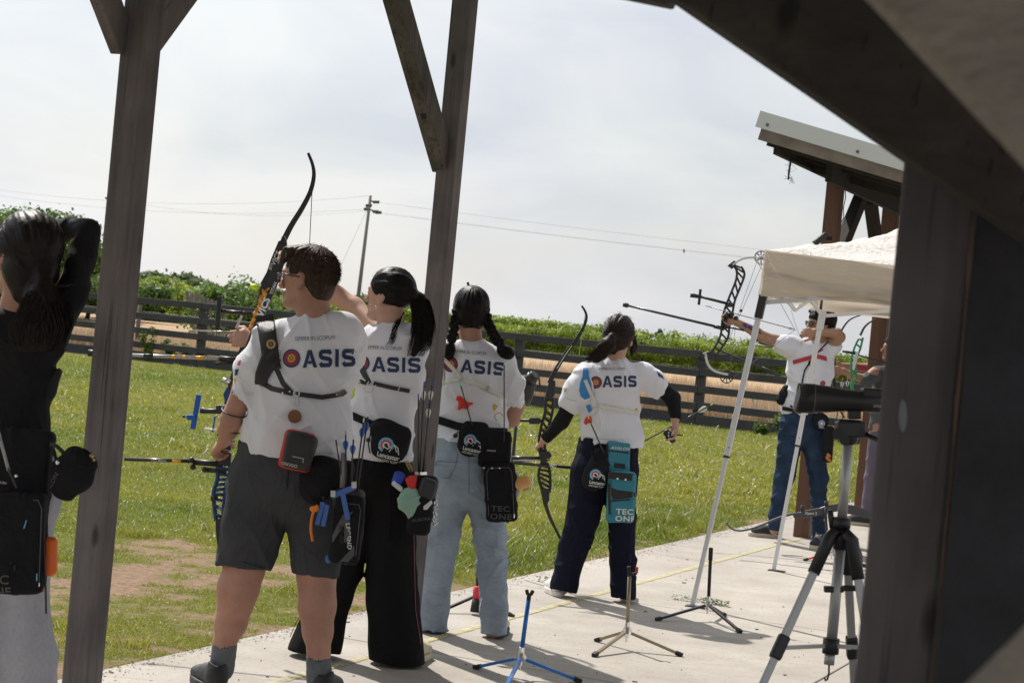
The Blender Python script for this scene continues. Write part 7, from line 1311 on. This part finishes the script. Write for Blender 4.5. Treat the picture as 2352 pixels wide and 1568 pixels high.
# ponytail girl
d0 = 8.25; Z = -.17; T = Thing('release_pouch', 'black bag printed Lancaster Archery Supply on the ponytail girl hip', 'pouch', P(895, 1030, d0 + Z)); b_, pb_ = bag(T, 'pouch_body', d0, [(870, 985, 22, 925, 1005, 22), (880, 1010, 30, 912, 1030, 30), (895, 1030, 36, 893, 1036, 34)], Z + .02, QB, h=.7); supply_logo(T, b_, 895, 1032, 1.25, rad(-14), d0, pb_); mb = MB(); strap(mb, [(800, 950), (850, 972), (935, 1002)], 17, d0, SURF['girl'], .008, .005, 6); T.part('belt', mb, QB)
mb = MB(); mb.tube([P(852, 990, d0 + Z), P(846, 1020, d0 + Z), P(850, 1040, d0 + Z)], .003, 5); mb.sphere(P(846, 1010, d0 + Z - .01), .010, n=8, m=6); T.part('draw_cord', mb, BK)
T = Thing('field_quiver', 'black side quiver with zip pockets on the ponytail girl', 'quiver', P(972, 1150, d0 + Z)); q1, qb_ = pouchbox(T, 'quiver_body', (970, 1160), 26, 66, d0, Z, .08, rad(-8), QB, 14); pouchbox(T, 'pocket', (982, 1120), 20, 22, d0, Z - .035, .04, rad(-20), mat('pocket_black', (.03, .03, .033), .5), 10); mb = MB(); mb.disc(P(966, 1086, d0 + Z), RT, FW, 15 * d0 / F, .012, 20, 9 * d0 / F); T.part('rim', mb, riv)
mb = MB(); poly2(mb, [(978, 1152), (996, 1138), (998, 1146), (986, 1160), (978, 1160)], d0, qb_, .002); T.part('badge', mb, PRN); word(T, 'quiver_lettering', 4, 'AURORA', 972, 1182, 7, rad(6), d0, qb_, shear=.2); mb = MB(); mb.tube([P(1003, 1098, d0 + Z), P(1000, 1130, d0 + Z), P(992, 1180, d0 + Z), P(985, 1215, d0 + Z)], .005, 6); T.part('side_strap', mb, BK)
for i, (x0, y0, x1, y1, lab, vn) in enumerate(((961, 1090, 961, 912, 'plain dark arrow leftmost in the ponytail girl quiver', None), (964, 1090, 974, 884, 'white vaned arrow with tall blue nock in front of the middle post', VW), (970, 1090, 992, 884, 'white vaned arrow right of the first in front of the middle post', VW), (972, 1092, 986, 925, 'lowest white vaned arrow in front of the middle post', VW))): arrow(x1, y1, x0, y0, d0, Z, Z, vn or BK, NB, lab, 'arrows in the ponytail girl quiver', r=1.8, vl=24, vw=6 if vn else 1)
pl_ = Thing('plush_charm', 'mint green plush toy with blue and red scraps hanging by the black trousers', 'plush toy', P(942, 1150, d0 + Z)); B = Blob(d0, .02); B.chain([(940, 1130, 15, -.20), (944, 1160, 17, -.20), (948, 1182, 11, -.20)], h=.8); B.chain([(930, 1135, 8, -.20), (926, 1146, 6, -.20)]); B.chain([(952, 1140, 8, -.2), (958, 1152, 7, -.2)]); spart(pl_, 'body', B.mesh(.0035, folds(.020, 22, 22, 22, 0, 3, False)), mat('plush_mint', (.30, .52, .42), .95, bump=.8, bs=300, sheen=.4))
B = Blob(d0, .01); B.chain([(918, 1092, 12, -.20), (910, 1108, 10, -.2)], h=.7); spart(pl_, 'blue_scrap', B.mesh(.004, folds(.008, 30, 30, 30, .5, 4)), mat('scrap_blue', (.03, .06, .40), .7)); B = Blob(d0, .01); B.chain([(944, 1100, 13, -.21), (948, 1116, 9, -.21)], h=.7); spart(pl_, 'red_scrap', B.mesh(.004, folds(.008, 30, 30, 30, .5, 5)), mat('scrap_red', (.60, .03, .03), .7)); B = Blob(d0, .01); B.chain([(904, 1108, 7, -.21), (922, 1124, 6, -.21)], h=.5); spart(pl_, 'white_scrap', B.mesh(.004), mat('scrap_white', (.6, .6, .68), .8))
mb = MB(); [mb.tube([P(936 + i * 2, 1062 + i * 4, d0 - .2) + .008 * (math.cos(a + i) * RT + math.sin(a + i) * UP) for a in np.arange(0, 6.5, .6)], .0015, 5) for i in range(5)]; pl_.part('key_rings', mb, MATS['brass'])
T = Thing('bead_chain', 'silver bead chain hanging from the ponytail girl quiver', 'chain', P(1000, 1150, d0 + Z)); mb = MB(); r2 = random.Random(4)
for i in range(26): mb.sphere(P(1000 + 4 * math.sin(i * 1.7) - i * .1, 1135 + i * 2.9, d0 + Z), .003 + .003 * r2.random(), n=7, m=5)
T.part('beads', mb, riv)
# braids
d0 = 9.2; Z = -.16; T = Thing('release_pouch', 'black bag printed Lancaster Archery Supply over the light jeans', 'pouch', P(1088, 1030, d0 + Z)); mb = MB(); mb.prism([P(x, y, d0 + Z + .03) for x, y in ((1058, 1035), (1118, 1035), (1092, 1068), (1085, 1072))], FW * .01); T.part('flap', mb, QB); b_, pb_ = bag(T, 'pouch_body', d0, [(1072, 985, 20, 1110, 992, 20), (1070, 1005, 24, 1105, 1015, 24), (1085, 1020, 33, 1086, 1024, 31)], Z + .02, QB, h=.7); supply_logo(T, b_, 1083, 1020, 1.02, rad(-14), d0, pb_)
mb = MB(); strap(mb, [(1003, 963), (1050, 978), (1120, 990), (1166, 992)], 18, d0, SURF['braid'], .007, .005, 6); T.part('belt', mb, QB); T.part('draw_cord', (lambda m_: (m_.sphere(P(1046, 1000, d0 + Z), .012, n=8, m=6), m_.tube([P(1046, 1000, d0 + Z), P(1052, 990, d0 + Z)], .003, 5), m_)[2])(MB()), BK)
T = Thing('field_quiver', 'long black side quiver with faint TEC ONE letters over the light jeans', 'quiver', P(1148, 1120, d0 + Z)); q1, qb_ = pouchbox(T, 'quiver_body', (1149, 1130), 34, 64, d0, Z, .06, rad(3), QB, 9); q2, _b = pouchbox(T, 'belt_flap', (1137, 1030), 34, 40, d0, Z + .02, .04, rad(-3), QB, 6); word(T, 'quiver_lettering', 4, 'TEC', 1150, 1160, 12, rad(-2), d0, qb_, .02, 1.1, 1.3); word(T, 'quiver_lettering', 4, 'ONE', 1151, 1178, 12, rad(-2), d0, qb_, .02, 1.1, 1.3)
mb = MB(); mb.cur = 0; lettering(mb, 'AVALON', 1129, 1030, 3.5, rad(-4), d0, _b, .002, .01); T.part('maker_tag', mb, PRN, parent=q2); rivets(T, [(1113, 1068), (1131, 1068), (1148, 1068), (1157, 1018)], d0, qb_, .004)
zipline(T, (1149, 1130), 29, 56, rad(3), d0, qb_, q1); arrow(1058, 884, 1103, 1040, d0, Z - .02, Z + .02, VW, NG, 'green nocked arrow slanting across the back of the girl with braids', 'arrows of the girl with braids', r=1.6, vl=22, vw=6); arrow(1158, 838, 1158, 1062, d0, Z, Z, VW, NG, 'upright green nocked arrow at the right sleeve of the girl with braids', 'arrows of the girl with braids', r=1.6, vl=26, vw=6)
T = Thing('red_charm', 'small red dinosaur shaped rubber charm behind the slanting arrow', 'charm', P(1065, 925, d0 + Z)); zz = float(np.dot(np.array(SURF['braid'].ray_cast(Vector(P(1066, 925, d0) - FW), Vector(FW), 2.0)[0]) - CAM, FW)); B = Blob(zz, .008); B.chain([(1058, 915, 8, -.02), (1064, 928, 9, -.02), (1072, 932, 8, -.02)], h=.7); B.chain([(1070, 930, 5, -.02), (1084, 926, 3, -.02)]); B.chain([(1058, 930, 5, -.02), (1055, 938, 4, -.02)]); B.chain([(1052, 912, 4, -.02), (1050, 916, 3, -.02)]); spart(T, 'body', B.mesh(.003), mat('charm_red', (.62, .03, .02), .5))
T = Thing('plush_charm', 'grey and yellow plush toy tied to the long black quiver', 'plush toy', P(1195, 1110, d0 + Z)); B = Blob(d0, .012); B.chain([(1188, 1112, 16, -.15), (1176, 1110, 13, -.15)], h=.9); B.ell(P(1180, 1090, d0 - .15), (RT, FW, UP), (.018, .015, .016)); B.ell(P(1182, 1134, d0 - .15), (RT, FW, UP), (.020, .015, .016)); B.ell(P(1205, 1118, d0 - .13), (RT, FW, UP), (.020, .015, .016)); b_ = spart(T, 'body', B.mesh(.004, folds(.004, 40, 40, 40, 0, 3, False)), mat('plush_grey', (.38, .36, .42), .95, bump=.8, bs=300)); B = Blob(d0, .01); B.limb(P(1190, 1111, d0 - .15), P(1206, 1106, d0 - .15), .034, .030); spart(T, 'yellow_wrap', B.mesh(.004, folds(.003, 30, 30, 30, 0, 5)), mat('plush_yellow', (.75, .52, .10), .8, col2=(.65, .25, .15), vs_=30), parent=b_); B = Blob(d0, .01); B.ell(P(1180, 1114, d0 - .175), (RT, FW, UP), (.022, .012, .024)); spart(T, 'face', B.mesh(.004), mat('plush_pink', (.62, .35, .32), .9), parent=b_)
# navy
d0 = 10.85; Z = -.16; T = Thing('release_pouch', 'rounded black pouch printed Lancaster Archery Supply on the navy trousers', 'pouch', P(1365, 1090, d0 + Z)); b_, pb_ = bag(T, 'pouch_body', d0, [(1374, 1045, 16, 1386, 1048, 16), (1366, 1075, 24, 1378, 1080, 24), (1364, 1095, 29, 1370, 1100, 27)], Z + .02, QB, h=.8); supply_logo(T, b_, 1366, 1096, .92, rad(-10), d0, pb_); mb = MB(); mb.tube([P(1376 + 17 * math.cos(a), 1042 + 7 * math.sin(a), d0 + Z - .02 * math.sin(a)) for a in np.arange(0, 6.5, .3)], .005, 6); T.part('rim', mb, QB)
TE = mat('quiver_teal', (.028, .20, .27), .7, bump=.3, bs=200); T = Thing('field_quiver', 'teal and black side quiver with AVALON and TEC ONE lettering', 'quiver', P(1425, 1110, d0 + Z)); q2, qa_ = pouchbox(T, 'belt_flap', (1421, 1050), 26, 34, d0, Z + .02, .035, rad(-3), TE, 5); q1, qb_ = pouchbox(T, 'quiver_body', (1427, 1140), 30, 56, d0, Z, .06, rad(-3), TE, 9)
word(T, 'flap_lettering', 0, 'AVALON', 1421, 1026, 6.5, rad(-5), d0, qa_, .02, 1.1, 1.1, .3, parent=q2); mb = MB(); mb.cur = 3; strap(mb, [(1396, 1034), (1445, 1040)], 3, d0, qa_, .002, .001); poly2(mb, [(1407, 1058), (1432, 1061), (1432, 1072), (1407, 1069)], d0, qa_, .002); strap(mb, [(1394, 1018), (1394, 1080)], 4, d0, qa_, .002, .001); strap(mb, [(1448, 1022), (1447, 1082)], 4, d0, qa_, .002, .001); T.part('flap_print', mb, PRN, parent=q2)
mb = MB(); mb.cur = 3; strap(mb, [(1396, 1090), (1455, 1096)], 16, d0, qb_, .002, .004); poly2(mb, [(1398, 1112), (1412, 1118), (1454, 1124), (1455, 1134), (1430, 1138), (1404, 1140), (1400, 1130)], d0, qb_, .002); strap(mb, [(1398, 1110), (1400, 1180)], 5, d0, qb_, .003, .001); strap(mb, [(1456, 1104), (1458, 1190)], 4, d0, qb_, .003, .001); strap(mb, [(1402, 1150), (1456, 1146)], 3, d0, qb_, .0025, .001)
T.part('quiver_print', mb, PRN, parent=q1); word(T, 'quiver_lettering', 0, 'TEC', 1430, 1168, 12, rad(-3), d0, qb_, .03, 1.1, 1.2, parent=q1); word(T, 'quiver_lettering', 0, 'ONE', 1431, 1184, 12, rad(-3), d0, qb_, .03, 1.1, 1.2, parent=q1); rivets(T, [(1414, 1093), (1432, 1095)], d0, qb_, .006)
zipline(T, (1427, 1142), 25, 48, rad(-3), d0, qb_, q1); arrow(1353, 962, 1400, 1069, d0, Z - .02, Z, VW, NY, 'white vaned arrow with yellow nock slanting down to the teal quiver', r=1.7, vl=22, vw=6.5); T = Thing('red_charm', 'small red rubber charm on the lower back of the archer in navy', 'charm', P(1350, 968, d0 + Z)); B = Blob(d0, .006); zz = float(np.dot(np.array(SURF['navy'].ray_cast(Vector(P(1352, 966, d0) - FW), Vector(FW), 2.0)[0]) - CAM, FW)) - d0 - .015; B.chain([(1349, 962, 6, zz), (1346, 970, 5, zz)]); B.chain([(1354, 960, 5, zz), (1356, 968, 4, zz)]); spart(T, 'body', B.mesh(.003), MATS['charm_red'])
arrow(1632, 930, 1478, 1014, d0, -.08, .02, VW, NY, 'arrow with yellow nock held in the right hand of the archer in navy', r=1.6, vl=26, vw=7)
T = Thing('release_aid', 'black thumb release aid held in the hand beside the navy trousers', 'release aid', P(1541, 1000, d0)); B = Blob(d0, .006); B.chain([(1530, 992, 8, -.04), (1540, 1002, 10, -.04), (1546, 1012, 7, -.04)], h=.7); spart(T, 'handle', B.mesh(.003), BK); mb = MB(); mb.tube([P(1550, 1000, d0 - .04), P(1560, 998, d0 - .04), P(1569, 1000, d0 - .04)], [.007, .005, .003], 6); T.part('trigger', mb, BK)
for y in (994, 1001, 1008): mb = MB(); mb.sphere(P(1536, y, d0 - .07), .004, n=8, m=6); T.part('pin', mb, riv)
# black clad archer at left
d0 = 5.5; Z = -.24; T = Thing('field_quiver', 'black side quiver with faint TEC ONE letters on the archer in black', 'quiver', P(50, 1200, d0 + Z)); q2, qa_ = pouchbox(T, 'belt_flap', (45, 1085), 66, 92, d0, Z + .05, .05, rad(-4), QB, 8); q1, qb_ = pouchbox(T, 'quiver_body', (48, 1245), 52, 108, d0, Z, .07, rad(-2), QB, 12); word(T, 'quiver_lettering', 4, 'TEC', 52, 1303, 19, rad(-1), d0, qb_, .02, 1.05, 1.15); word(T, 'quiver_lettering', 4, 'ONE', 53, 1329, 18, rad(-1), d0, qb_, .02, 1.05, 1.15); word(T, 'flap_lettering', 0, 'AVALON', 47, 1094, 5, rad(-10), d0, qa_, .01, shear=.3); mb = MB(); mb.cur = 1
strap(mb, [(61, 1194), (55, 1213)], 2.5, d0, qb_, .003, .002); strap(mb, [(85, 1316), (84, 1345)], 2.5, d0, qb_, .003, .002); T.part('quiver_print', mb, PRN); rivets(T, [(19, 1060), (85, 1080), (34, 1144), (71, 1156), (2, 1142)], d0, qa_, .005)
zipline(T, (48, 1245), 45, 98, rad(-2), d0, qb_, q1); mb = MB(); mb.beam(P(76, 1354, d0 + Z), P(104, 1350, d0 + Z), .01, .012, side=UP); T.part('yellow_trim', mb, FL[0]); T.part('zip_cord', (lambda m_: (m_.tube([P(x, y, d0 + Z - .02) for x, y in ((100, 1160), (101, 1230), (103, 1300), (105, 1350), (106, 1408))], .003, 5), m_)[1])(MB()), BK)
T = Thing('release_pouch', 'black open top pouch swinging in front of the near grey post', 'pouch', P(165, 1090, d0 + Z)); B = Blob(d0, .02); B.E(188, 1055, 36, 165, 1090, 40, Z, Z, h=.6); B.E(165, 1090, 42, 145, 1130, 26, Z, Z, h=.6); B.E(215, 1010, 30, 196, 1042, 28, Z - .0, Z, h=.45, sub=True); VQ = B.mesh(.004, folds(.004, 10, 10, 10, .3, 3)); b_ = spart(T, 'pouch_body', VQ, QB); pbv = quads_bvh(*VQ); mb = MB(); mb.cur = 4; lettering(mb, 'AVALON', 165, 1100, 10, rad(58), d0, pbv, .002, .02, 1, 1.2); T.part('pouch_print', mb, PRN, parent=b_)
mb = MB(); mb.tube([P(x, y, d0 + Z) for x, y in ((115, 1020), (130, 1024), (143, 1036), (150, 1045))], .006, 6); T.part('strap', mb, BK); mb = MB(); [mb.sphere(P(x, y, d0 + Z - .01), r_, n=8, m=6) for x, y, r_ in ((210, 1048, .007), (214, 1056, .006), (207, 1056, .006), (212, 1064, .005))]; T.part('metal_clip', mb, MATS['brass']); rivets(T, [(184, 1048)], d0, pbv, .006)
T = Thing('orange_label', 'orange rubber tag clipped beside the quiver over grey sweatpants', 'tag', P(115, 1270, d0 + Z)); pouchbox(T, 'tag_body', (114, 1275), 12, 37, d0, Z + .01, .02, rad(-2), mat('orange_tag', (.75, .13, .01), .45), 6)
rod(Thing('stabilizer_rod', 'thin grey rod with white lettering crossing the archer in black', 'rod', P(10, 1060, d0 - .32)), 'rod', (-8, 978), (20, 1080), d0 - .32, 4, mat('rod_grey', (.35, .35, .36), .4, .3)); rod(T0 := Thing('arrow', 'dark arrow tail at the far left edge beside the black quiver', 'arrow', P(20, 1080, d0 - .33)), 'shaft', (18, 1075), (38, 1120), d0 - .33, 2.4, CARB)
# compound archer hip kit
d0 = 15.1; Z = -.16; T = Thing('release_pouch', 'small black belt pouch with round logo on the compound archer hip', 'pouch', P(1882, 970, d0 + Z)); b_, pb_ = bag(T, 'pouch_body', d0, [(1880, 960, 14, 1890, 966, 14), (1882, 968, 17, 1888, 972, 15)], Z + .03, QB, h=.8); mb = MB()
for a, b, c_ in ((1, .7, 1), (.7, .4, 2), (.4, 0, 0)): mb.cur = c_; ring2(mb, 1879, 970, 8 * b, 8 * a, 0, d0, pb_, .002, n=16)
mb.cur = 0; lettering(mb, 'Lancaster', 1884, 980, 4, rad(-12), d0, pb_, .003, .02); T.part('printed_logo', mb, PRN)
T = Thing('field_quiver', 'black hip quiver with an orange charm on the compound archer', 'quiver', P(1905, 1020, d0 + Z)); pouchbox(T, 'quiver_body', (1902, 1020), 12, 42, d0, Z, .06, rad(-4), QB, 9); mb = MB(); [mb.sphere(P(1902 + 3 * math.sin(k * 2), 1044 + 3 * k, d0 + Z - .04), .013, n=8, m=6) for k in range(5)]; T.part('orange_charm', mb, mat('charm_orange', (.50, .17, .05), .6))
T = Thing('hip_bag', 'black bag at the back of the waist of the compound archer', 'bag', P(1797, 905, d0)); bag(T, 'bag_body', d0, [(1806, 893, 9, 1795, 918, 12)], -.02, QB, h=1.2)

# ================================================================ BOW STANDS
def stand(gx, gy, top, feet, d0, m_, label, cap, head_='fork', hubz=.085, red=None, size=1.0):
    g0 = G(gx, gy); T = Thing('bow_stand', label, 'bow stand', g0, 'bow stands on the pavement'); hub = g0 + UZ * hubz; D = float(np.dot(g0 - CAM, FW)); tp = P(top[0], top[1], D)
    cone = MB(); 
    for k in range(3): a = k * 2.094 + .5; cone.beam(hub + UZ * .035, hub + UZ * -.01 + .028 * (math.cos(a) * RT + math.sin(a) * np.array([0, 1, 0])), .016, .004)
    cone.tube([hub - UZ * .03, hub + UZ * .045], .012, 8); cone.tube([hub - UZ * .05, hub - UZ * .02], .006, 6); T.part('hub', cone, MATS['silver'], bevel=.001)
    mb = MB(); mb.tube([hub + UZ * .02, hub + (tp - hub) * .86], .0095 * size, 10); T.part('pole', mb, m_)
    for fx, fy in feet:
        f_ = G(fx, fy, .012); u = unit(f_ - hub); mb = MB(); mb.beam(hub + u * .022, f_, .016 * size, .013 * size); lg = T.part('leg', mb, m_, bevel=.002); mb = MB(); mb.beam(f_ - u * .014, f_ + u * .022, .023 * size, .02 * size); T.part('foot_cap', mb, cap, parent=lg, bevel=.003)
    ax = unit(tp - hub); s = unit(RT - ax * np.dot(RT, ax)); b = hub + (tp - hub) * .84
    if head_ == 'fork':
        mb = MB(); mb.beam(b, b + ax * .03, .018, .014, side=s); 
        for e in (-1, 1): mb.beam(b + ax * .025 + s * .006 * e, tp + s * .014 * e, .015, .016, side=s)
        T.part('fork', mb, cap, bevel=.003)
    elif head_ == 'y':
        mb = MB(); mb.beam(b, tp - s * .006, .017, .017, side=s); fk = T.part('fork', mb, cap, bevel=.003); mb = MB(); mb.beam(b + ax * .01, tp - ax * .03 + s * .035, .012, .012, side=s); T.part('fork_arm', mb, cap, parent=fk, bevel=.003); mb = MB(); mb.beam(tp - ax * .03 + s * .033, tp + s * .034, .012, .014, side=s); T.part('red_tip', mb, mat('tip_red', (.50, .04, .03), .5), parent=fk, bevel=.003)
    else: mb = MB(); mb.beam(b - ax * .02, tp, .022, .022, side=s); T.part('fork', mb, cap, bevel=.004)
    return T
SB = mat('stand_blue', (.03, .16, .50), .28, .55); cap = mat('rubber_cap', (.016, .015, .015), .7)
stand(1192, 1556, (1217, 1354), [(1098, 1530), (1325, 1560), (1150, 1600)], 8.25, SB, 'bright blue metal bow stand on three legs, nearest on the concrete', cap)
stand(1436, 1490, (1447, 1300), [(1375, 1468), (1368, 1501), (1558, 1500)], 9.2, mat('stand_champagne', (.30, .25, .17), .3, .6), 'champagne gold bow stand with a red tipped fork', cap, 'y')
stand(1623, 1424, (1633, 1257), [(1514, 1420), (1697, 1447), (1662, 1410)], 10.6, mat('stand_black', (.022, .020, .020), .3, .4), 'black bow stand beside the foot of the near tent leg', cap, 'knob')
stand(1093, 1404, (1096, 1298), [(1014, 1402), (1172, 1411), (1110, 1425)], 9.8, MATS['stand_black'], 'black and red bow stand showing between the light jeans', cap, 'knob')
g0 = G(1093, 1404); mb = MB(); mb.tube([P(1096, 1346, 9.86), P(1095, 1374, 9.86)], .020, 12); mb2 = MB(); mb2.tube([P(1095, 1374, 9.86), P(1093, 1404, 9.86)], [.022, .030], 12); SBX = [o for o in bpy.data.objects if o.get('label', '').startswith('black and red bow stand')][0]
for n_, m_, mt in (('red_sleeve', mb, mat('sleeve_red', (.62, .03, .05), .4)), ('black_boot', mb2, cap)): mesh_obj(n_, m_.V, m_.Fc, mt, np.array(SBX.location), SBX, m_.smooth, m_.M)
stand(1908, 1293, (1912, 1190), [(1852, 1284), (1984, 1298), (1925, 1275)], 13.9, mat('stand_red', (.55, .02, .03), .3, .3), 'red legged bow stand holding a bow behind the silver tripod', cap, 'knob')
# bow resting level on the red stand
d0 = 13.7; T = Thing('recurve_bow', 'dark grey recurve bow lying level on a stand behind the tripod', 'bow', P(1920, 1185, d0)); px = d0 / F; ri = mat('riser_grey', (.055, .055, .058), .35, .3); mb = MB()
mb.prism([P(x, y, d0 - .012) for x, y in ((1822, 1180), (1850, 1172), (1884, 1166), (1900, 1160), (1925, 1156), (1960, 1160), (1990, 1170), (2012, 1186), (2012, 1196), (1985, 1188), (1950, 1180), (1925, 1174), (1900, 1178), (1880, 1184), (1850, 1188), (1824, 1190))], FW * .03); rs = T.part('riser', mb, ri, bevel=.004)
mb = MB(); lettering(mb, 'Xpert 2', 1862, 1178, 6, rad(-1), d0, None, 0, .01); mb.V = [tuple(np.array(v) - FW * .014) for v in mb.V]; T.part('riser_lettering', mb, [PRN[0]], parent=rs)
bowpart(T, 'upper_limb', smooth_px([(1836, 1178), (1810, 1182), (1780, 1192), (1750, 1205), (1720, 1215), (1695, 1218), (1678, 1212), (1668, 1199)]), d0, (5, 3), .03, mat('limb_grey', (.06, .06, .065), .4)); rod(T, 'limb_bolt', (1843, 1160), (1843, 1176), d0, 4.5, BK); rod(T, 'plunger', (1898, 1150), (1898, 1162), d0, 5, BK)
mb = MB(); mb.tube([P(1896, 1166, d0 - .03), P(1897, 1190, d0 - .03), P(1899, 1218, d0 - .03)], [(.012, .01), (.014, .01), (.016, .01)], 8); T.part('grip', mb, BK); rod(T, 'string', (1668, 1199), (1850, 1250), d0, .4, MATS['string_dark'])

# ================================================================ SPOTTING SCOPES AND TRIPOD
d0 = 5.0; px = d0 / F; sil = mat('tripod_silver', (.42, .42, .42), .4, .5); sbk = mat('scope_black', (.020, .019, .020), .42, spec=.4, bump=.08, bs=300)
T = Thing('spotting_scope', 'black spotting scope on the silver tripod at right', 'spotting scope', P(1930, 915, d0)); q = lambda x, y, z=0: P(x, y, d0 + z)
mb = MB(); mb.sm = True; mb.tube([q(1831, 913), q(1833, 913.5), q(1868, 915), q(1870, 915), q(1900, 916.5), q(1940, 919), q(1975, 921.5), q(2045, 925)], [32 * px, 34.5 * px, 34 * px, 33 * px, 30.5 * px, 25.5 * px, 24 * px, 24 * px], 28); bd = T.part('barrel', mb, sbk)
mb = MB(); mb.tube([q(1866, 914.9), q(1869, 915.1)], 34.6 * px, 28); T.part('barrel_ring', mb, mat('ring_grey', (.08, .08, .08), .4), parent=bd); mb = MB(); mb.tube([q(1836, 913), q(1840, 913)], 30 * px, 24); T.part('lens', mb, MATS['dark_lens'], parent=bd)
mb = MB(); mb.box(q(2015, 903), (unit(RT - UP * .05), FW, UP), (36 * px, 22 * px, 11 * px)); T.part('focus_housing', mb, sbk, bevel=.005); mb = MB(); mb.box(q(1962, 952), (RT, FW, UP), (14 * px, 14 * px, 10 * px)); T.part('mount_foot', mb, sbk, bevel=.003); mb = MB(); lettering(mb, 'COSKIN', 2018, 932, 5.5, rad(-3), d0, None, 0, .0, 1.2); mb.V = [tuple(np.array(v) - FW * (24.6 * px)) for v in mb.V]; T.part('scope_lettering', mb, [PRN[0]], parent=bd)
T = Thing('camera_tripod', 'silver camera tripod with black joints carrying the spotting scope', 'tripod', G(1880, 2100)); mb = MB(); mb.box(q(1952, 985), (RT, FW, UP), (32 * px, 26 * px, 18 * px)); mb.sphere(q(1950, 1000), 24 * px, n=12, m=8); mb.tube([q(1925, 975), q(1980, 978)], 14 * px, 12); hd_ = T.part('pan_head', mb, BK, bevel=.004); rod(T, 'pan_handle', (1972, 990), (2060, 1030, -.1), d0, 6, BK)
for (x, y, r_) in ((1925, 995, 13), (1978, 992, 10), (1940, 1010, 12)): mb = MB(); mb.tube([q(x, y, -.03), q(x, y, .0)], r_ * px, 12); T.part('knob', mb, BK, parent=hd_)
rod(T, 'center_column', (1948, 1012), (1933, 1205), d0, 11.5, sil, n=16); mb = MB(); mb.tube([q(1933, 1188), q(1931, 1212)], 22 * px, 14); mb.tube([q(1931, 1210), q(1930, 1260)], 17 * px, 14); T.part('shoulder_casting', mb, BK); rod(T, 'column_tube', (1930, 1255), (1908, 1495), d0, 12.5, sil, n=16)
rod(T, 'column_collar', (1910, 1465), (1907, 1500), d0, 19, BK, n=14); rod(T, 'column_end', (1907, 1498), (1904, 1525), d0, 12, sil, n=14); mb = MB(); mb.tube([q(x, y) for x, y in ((1904, 1525), (1904, 1545), (1900, 1560), (1896, 1562), (1894, 1554))], 2.4 * px, 6); T.part('ballast_hook', mb, BK)
rod(T, 'lock_lever', (1906, 1170), (1912, 1212), d0, 7, BK)
hz = P(1931, 1235, d0); 
for i, (hx, hy, hz_, fx, fy, fd_) in enumerate(((1905, 1235, -.01, 1790, 1487, -.09), (1957, 1240, -.03, 1996, 1487, -.08), (1944, 1236, .05, 1957, 1487, .17))):
    A = q(hx, hy, hz_); M1 = q(fx, fy, fd_); u = unit(M1 - A); E_ = A + u * ((A[2] - .012) / -u[2])
    # keep the foot on the ground along the same line
    u = unit(E_ - A); mb = MB(); K = A + u * .10; mb.tube([A + RT * (.02 if i == 0 else -.02) + UP * .02, A, K], [.015, .017, .016], 12); jt = T.part('leg_joint', mb, BK)
    mb = MB(); mb.beam(K - u * .01, M1, .021, .016, side=unit(np.cross(u, FW))); lg = T.part('leg', mb, sil, bevel=.003); mb = MB(); mb.beam(M1 - u * .035, M1 + u * .03,   .030, .025, side=unit(np.cross(u, FW))); T.part('leg_clamp', mb, BK, parent=lg, bevel=.005); mb = MB(); mb.beam(M1, E_, .019, .014, side=unit(np.cross(u, FW))); T.part('lower_leg', mb, sil, parent=lg, bevel=.002); mb = MB(); mb.sphere(E_, .014, n=8, m=6); T.part('rubber_foot', mb, cap, parent=lg)
    mb = MB(); mb.beam(q(1908, 1482), M1, .010, .006, side=UP); T.part('spreader', mb, sil)
mb = MB(); mb.box(q(1915, 1352), (RT, FW, UP), (22 * px, 10 * px, 7 * px)); mb.box(q(1952, 1350), (RT, FW, UP), (16 * px, 10 * px, 6 * px)); T.part('column_clip', mb, BK, bevel=.002); mb = MB(); mb.tube([q(x, y, .02) for x, y in smooth_px([(1962, 1250), (1975, 1265), (1978, 1300), (1974, 1335), (1966, 1350)])], 4 * px, 6); T.part('wrist_loop', mb, BK)
d0 = 11.6; px = d0 / F; T = Thing('spotting_scope', 'black angled spotting scope showing right of the girl with braids', 'spotting scope', P(1215, 890, d0)); q = lambda x, y, z=0: P(x, y, d0 + z); mb = MB(); mb.tube([q(1222, 868), q(1212, 885), q(1202, 905), q(1194, 925)], [13 * px, 18 * px, 24 * px, 22 * px], 16); T.part('barrel', mb, sbk); mb = MB(); mb.tube([q(1214, 876, -.01), q(1226, 862, -.03)], [15 * px, 14 * px], 16); mb.tube([q(1223, 865, -.025), q(1229, 859, -.035)], 11 * px, 16); T.part('eyepiece', mb, BK); mb = MB(); mb.tube([q(x, y) for x, y in ((1226, 862), (1238, 866), (1240, 888))], 2.2 * px, 6); T.part('strap', mb, BK)
rod(T, 'stand_pole', (1190, 920), (1165, 1200), d0, 4, BK)
# red and blue scraps of gear between the girls
d0 = 8.9; mb = MB(); mb.beam(P(944, 930, d0), P(940, 1000, d0), .02, .02, side=RT); solid('blue_stabilizer', mb, mat('cyan_part', (.03, .30, .55), .4), 'cyan blue bow part glimpsed left of the middle post', 'bow part')
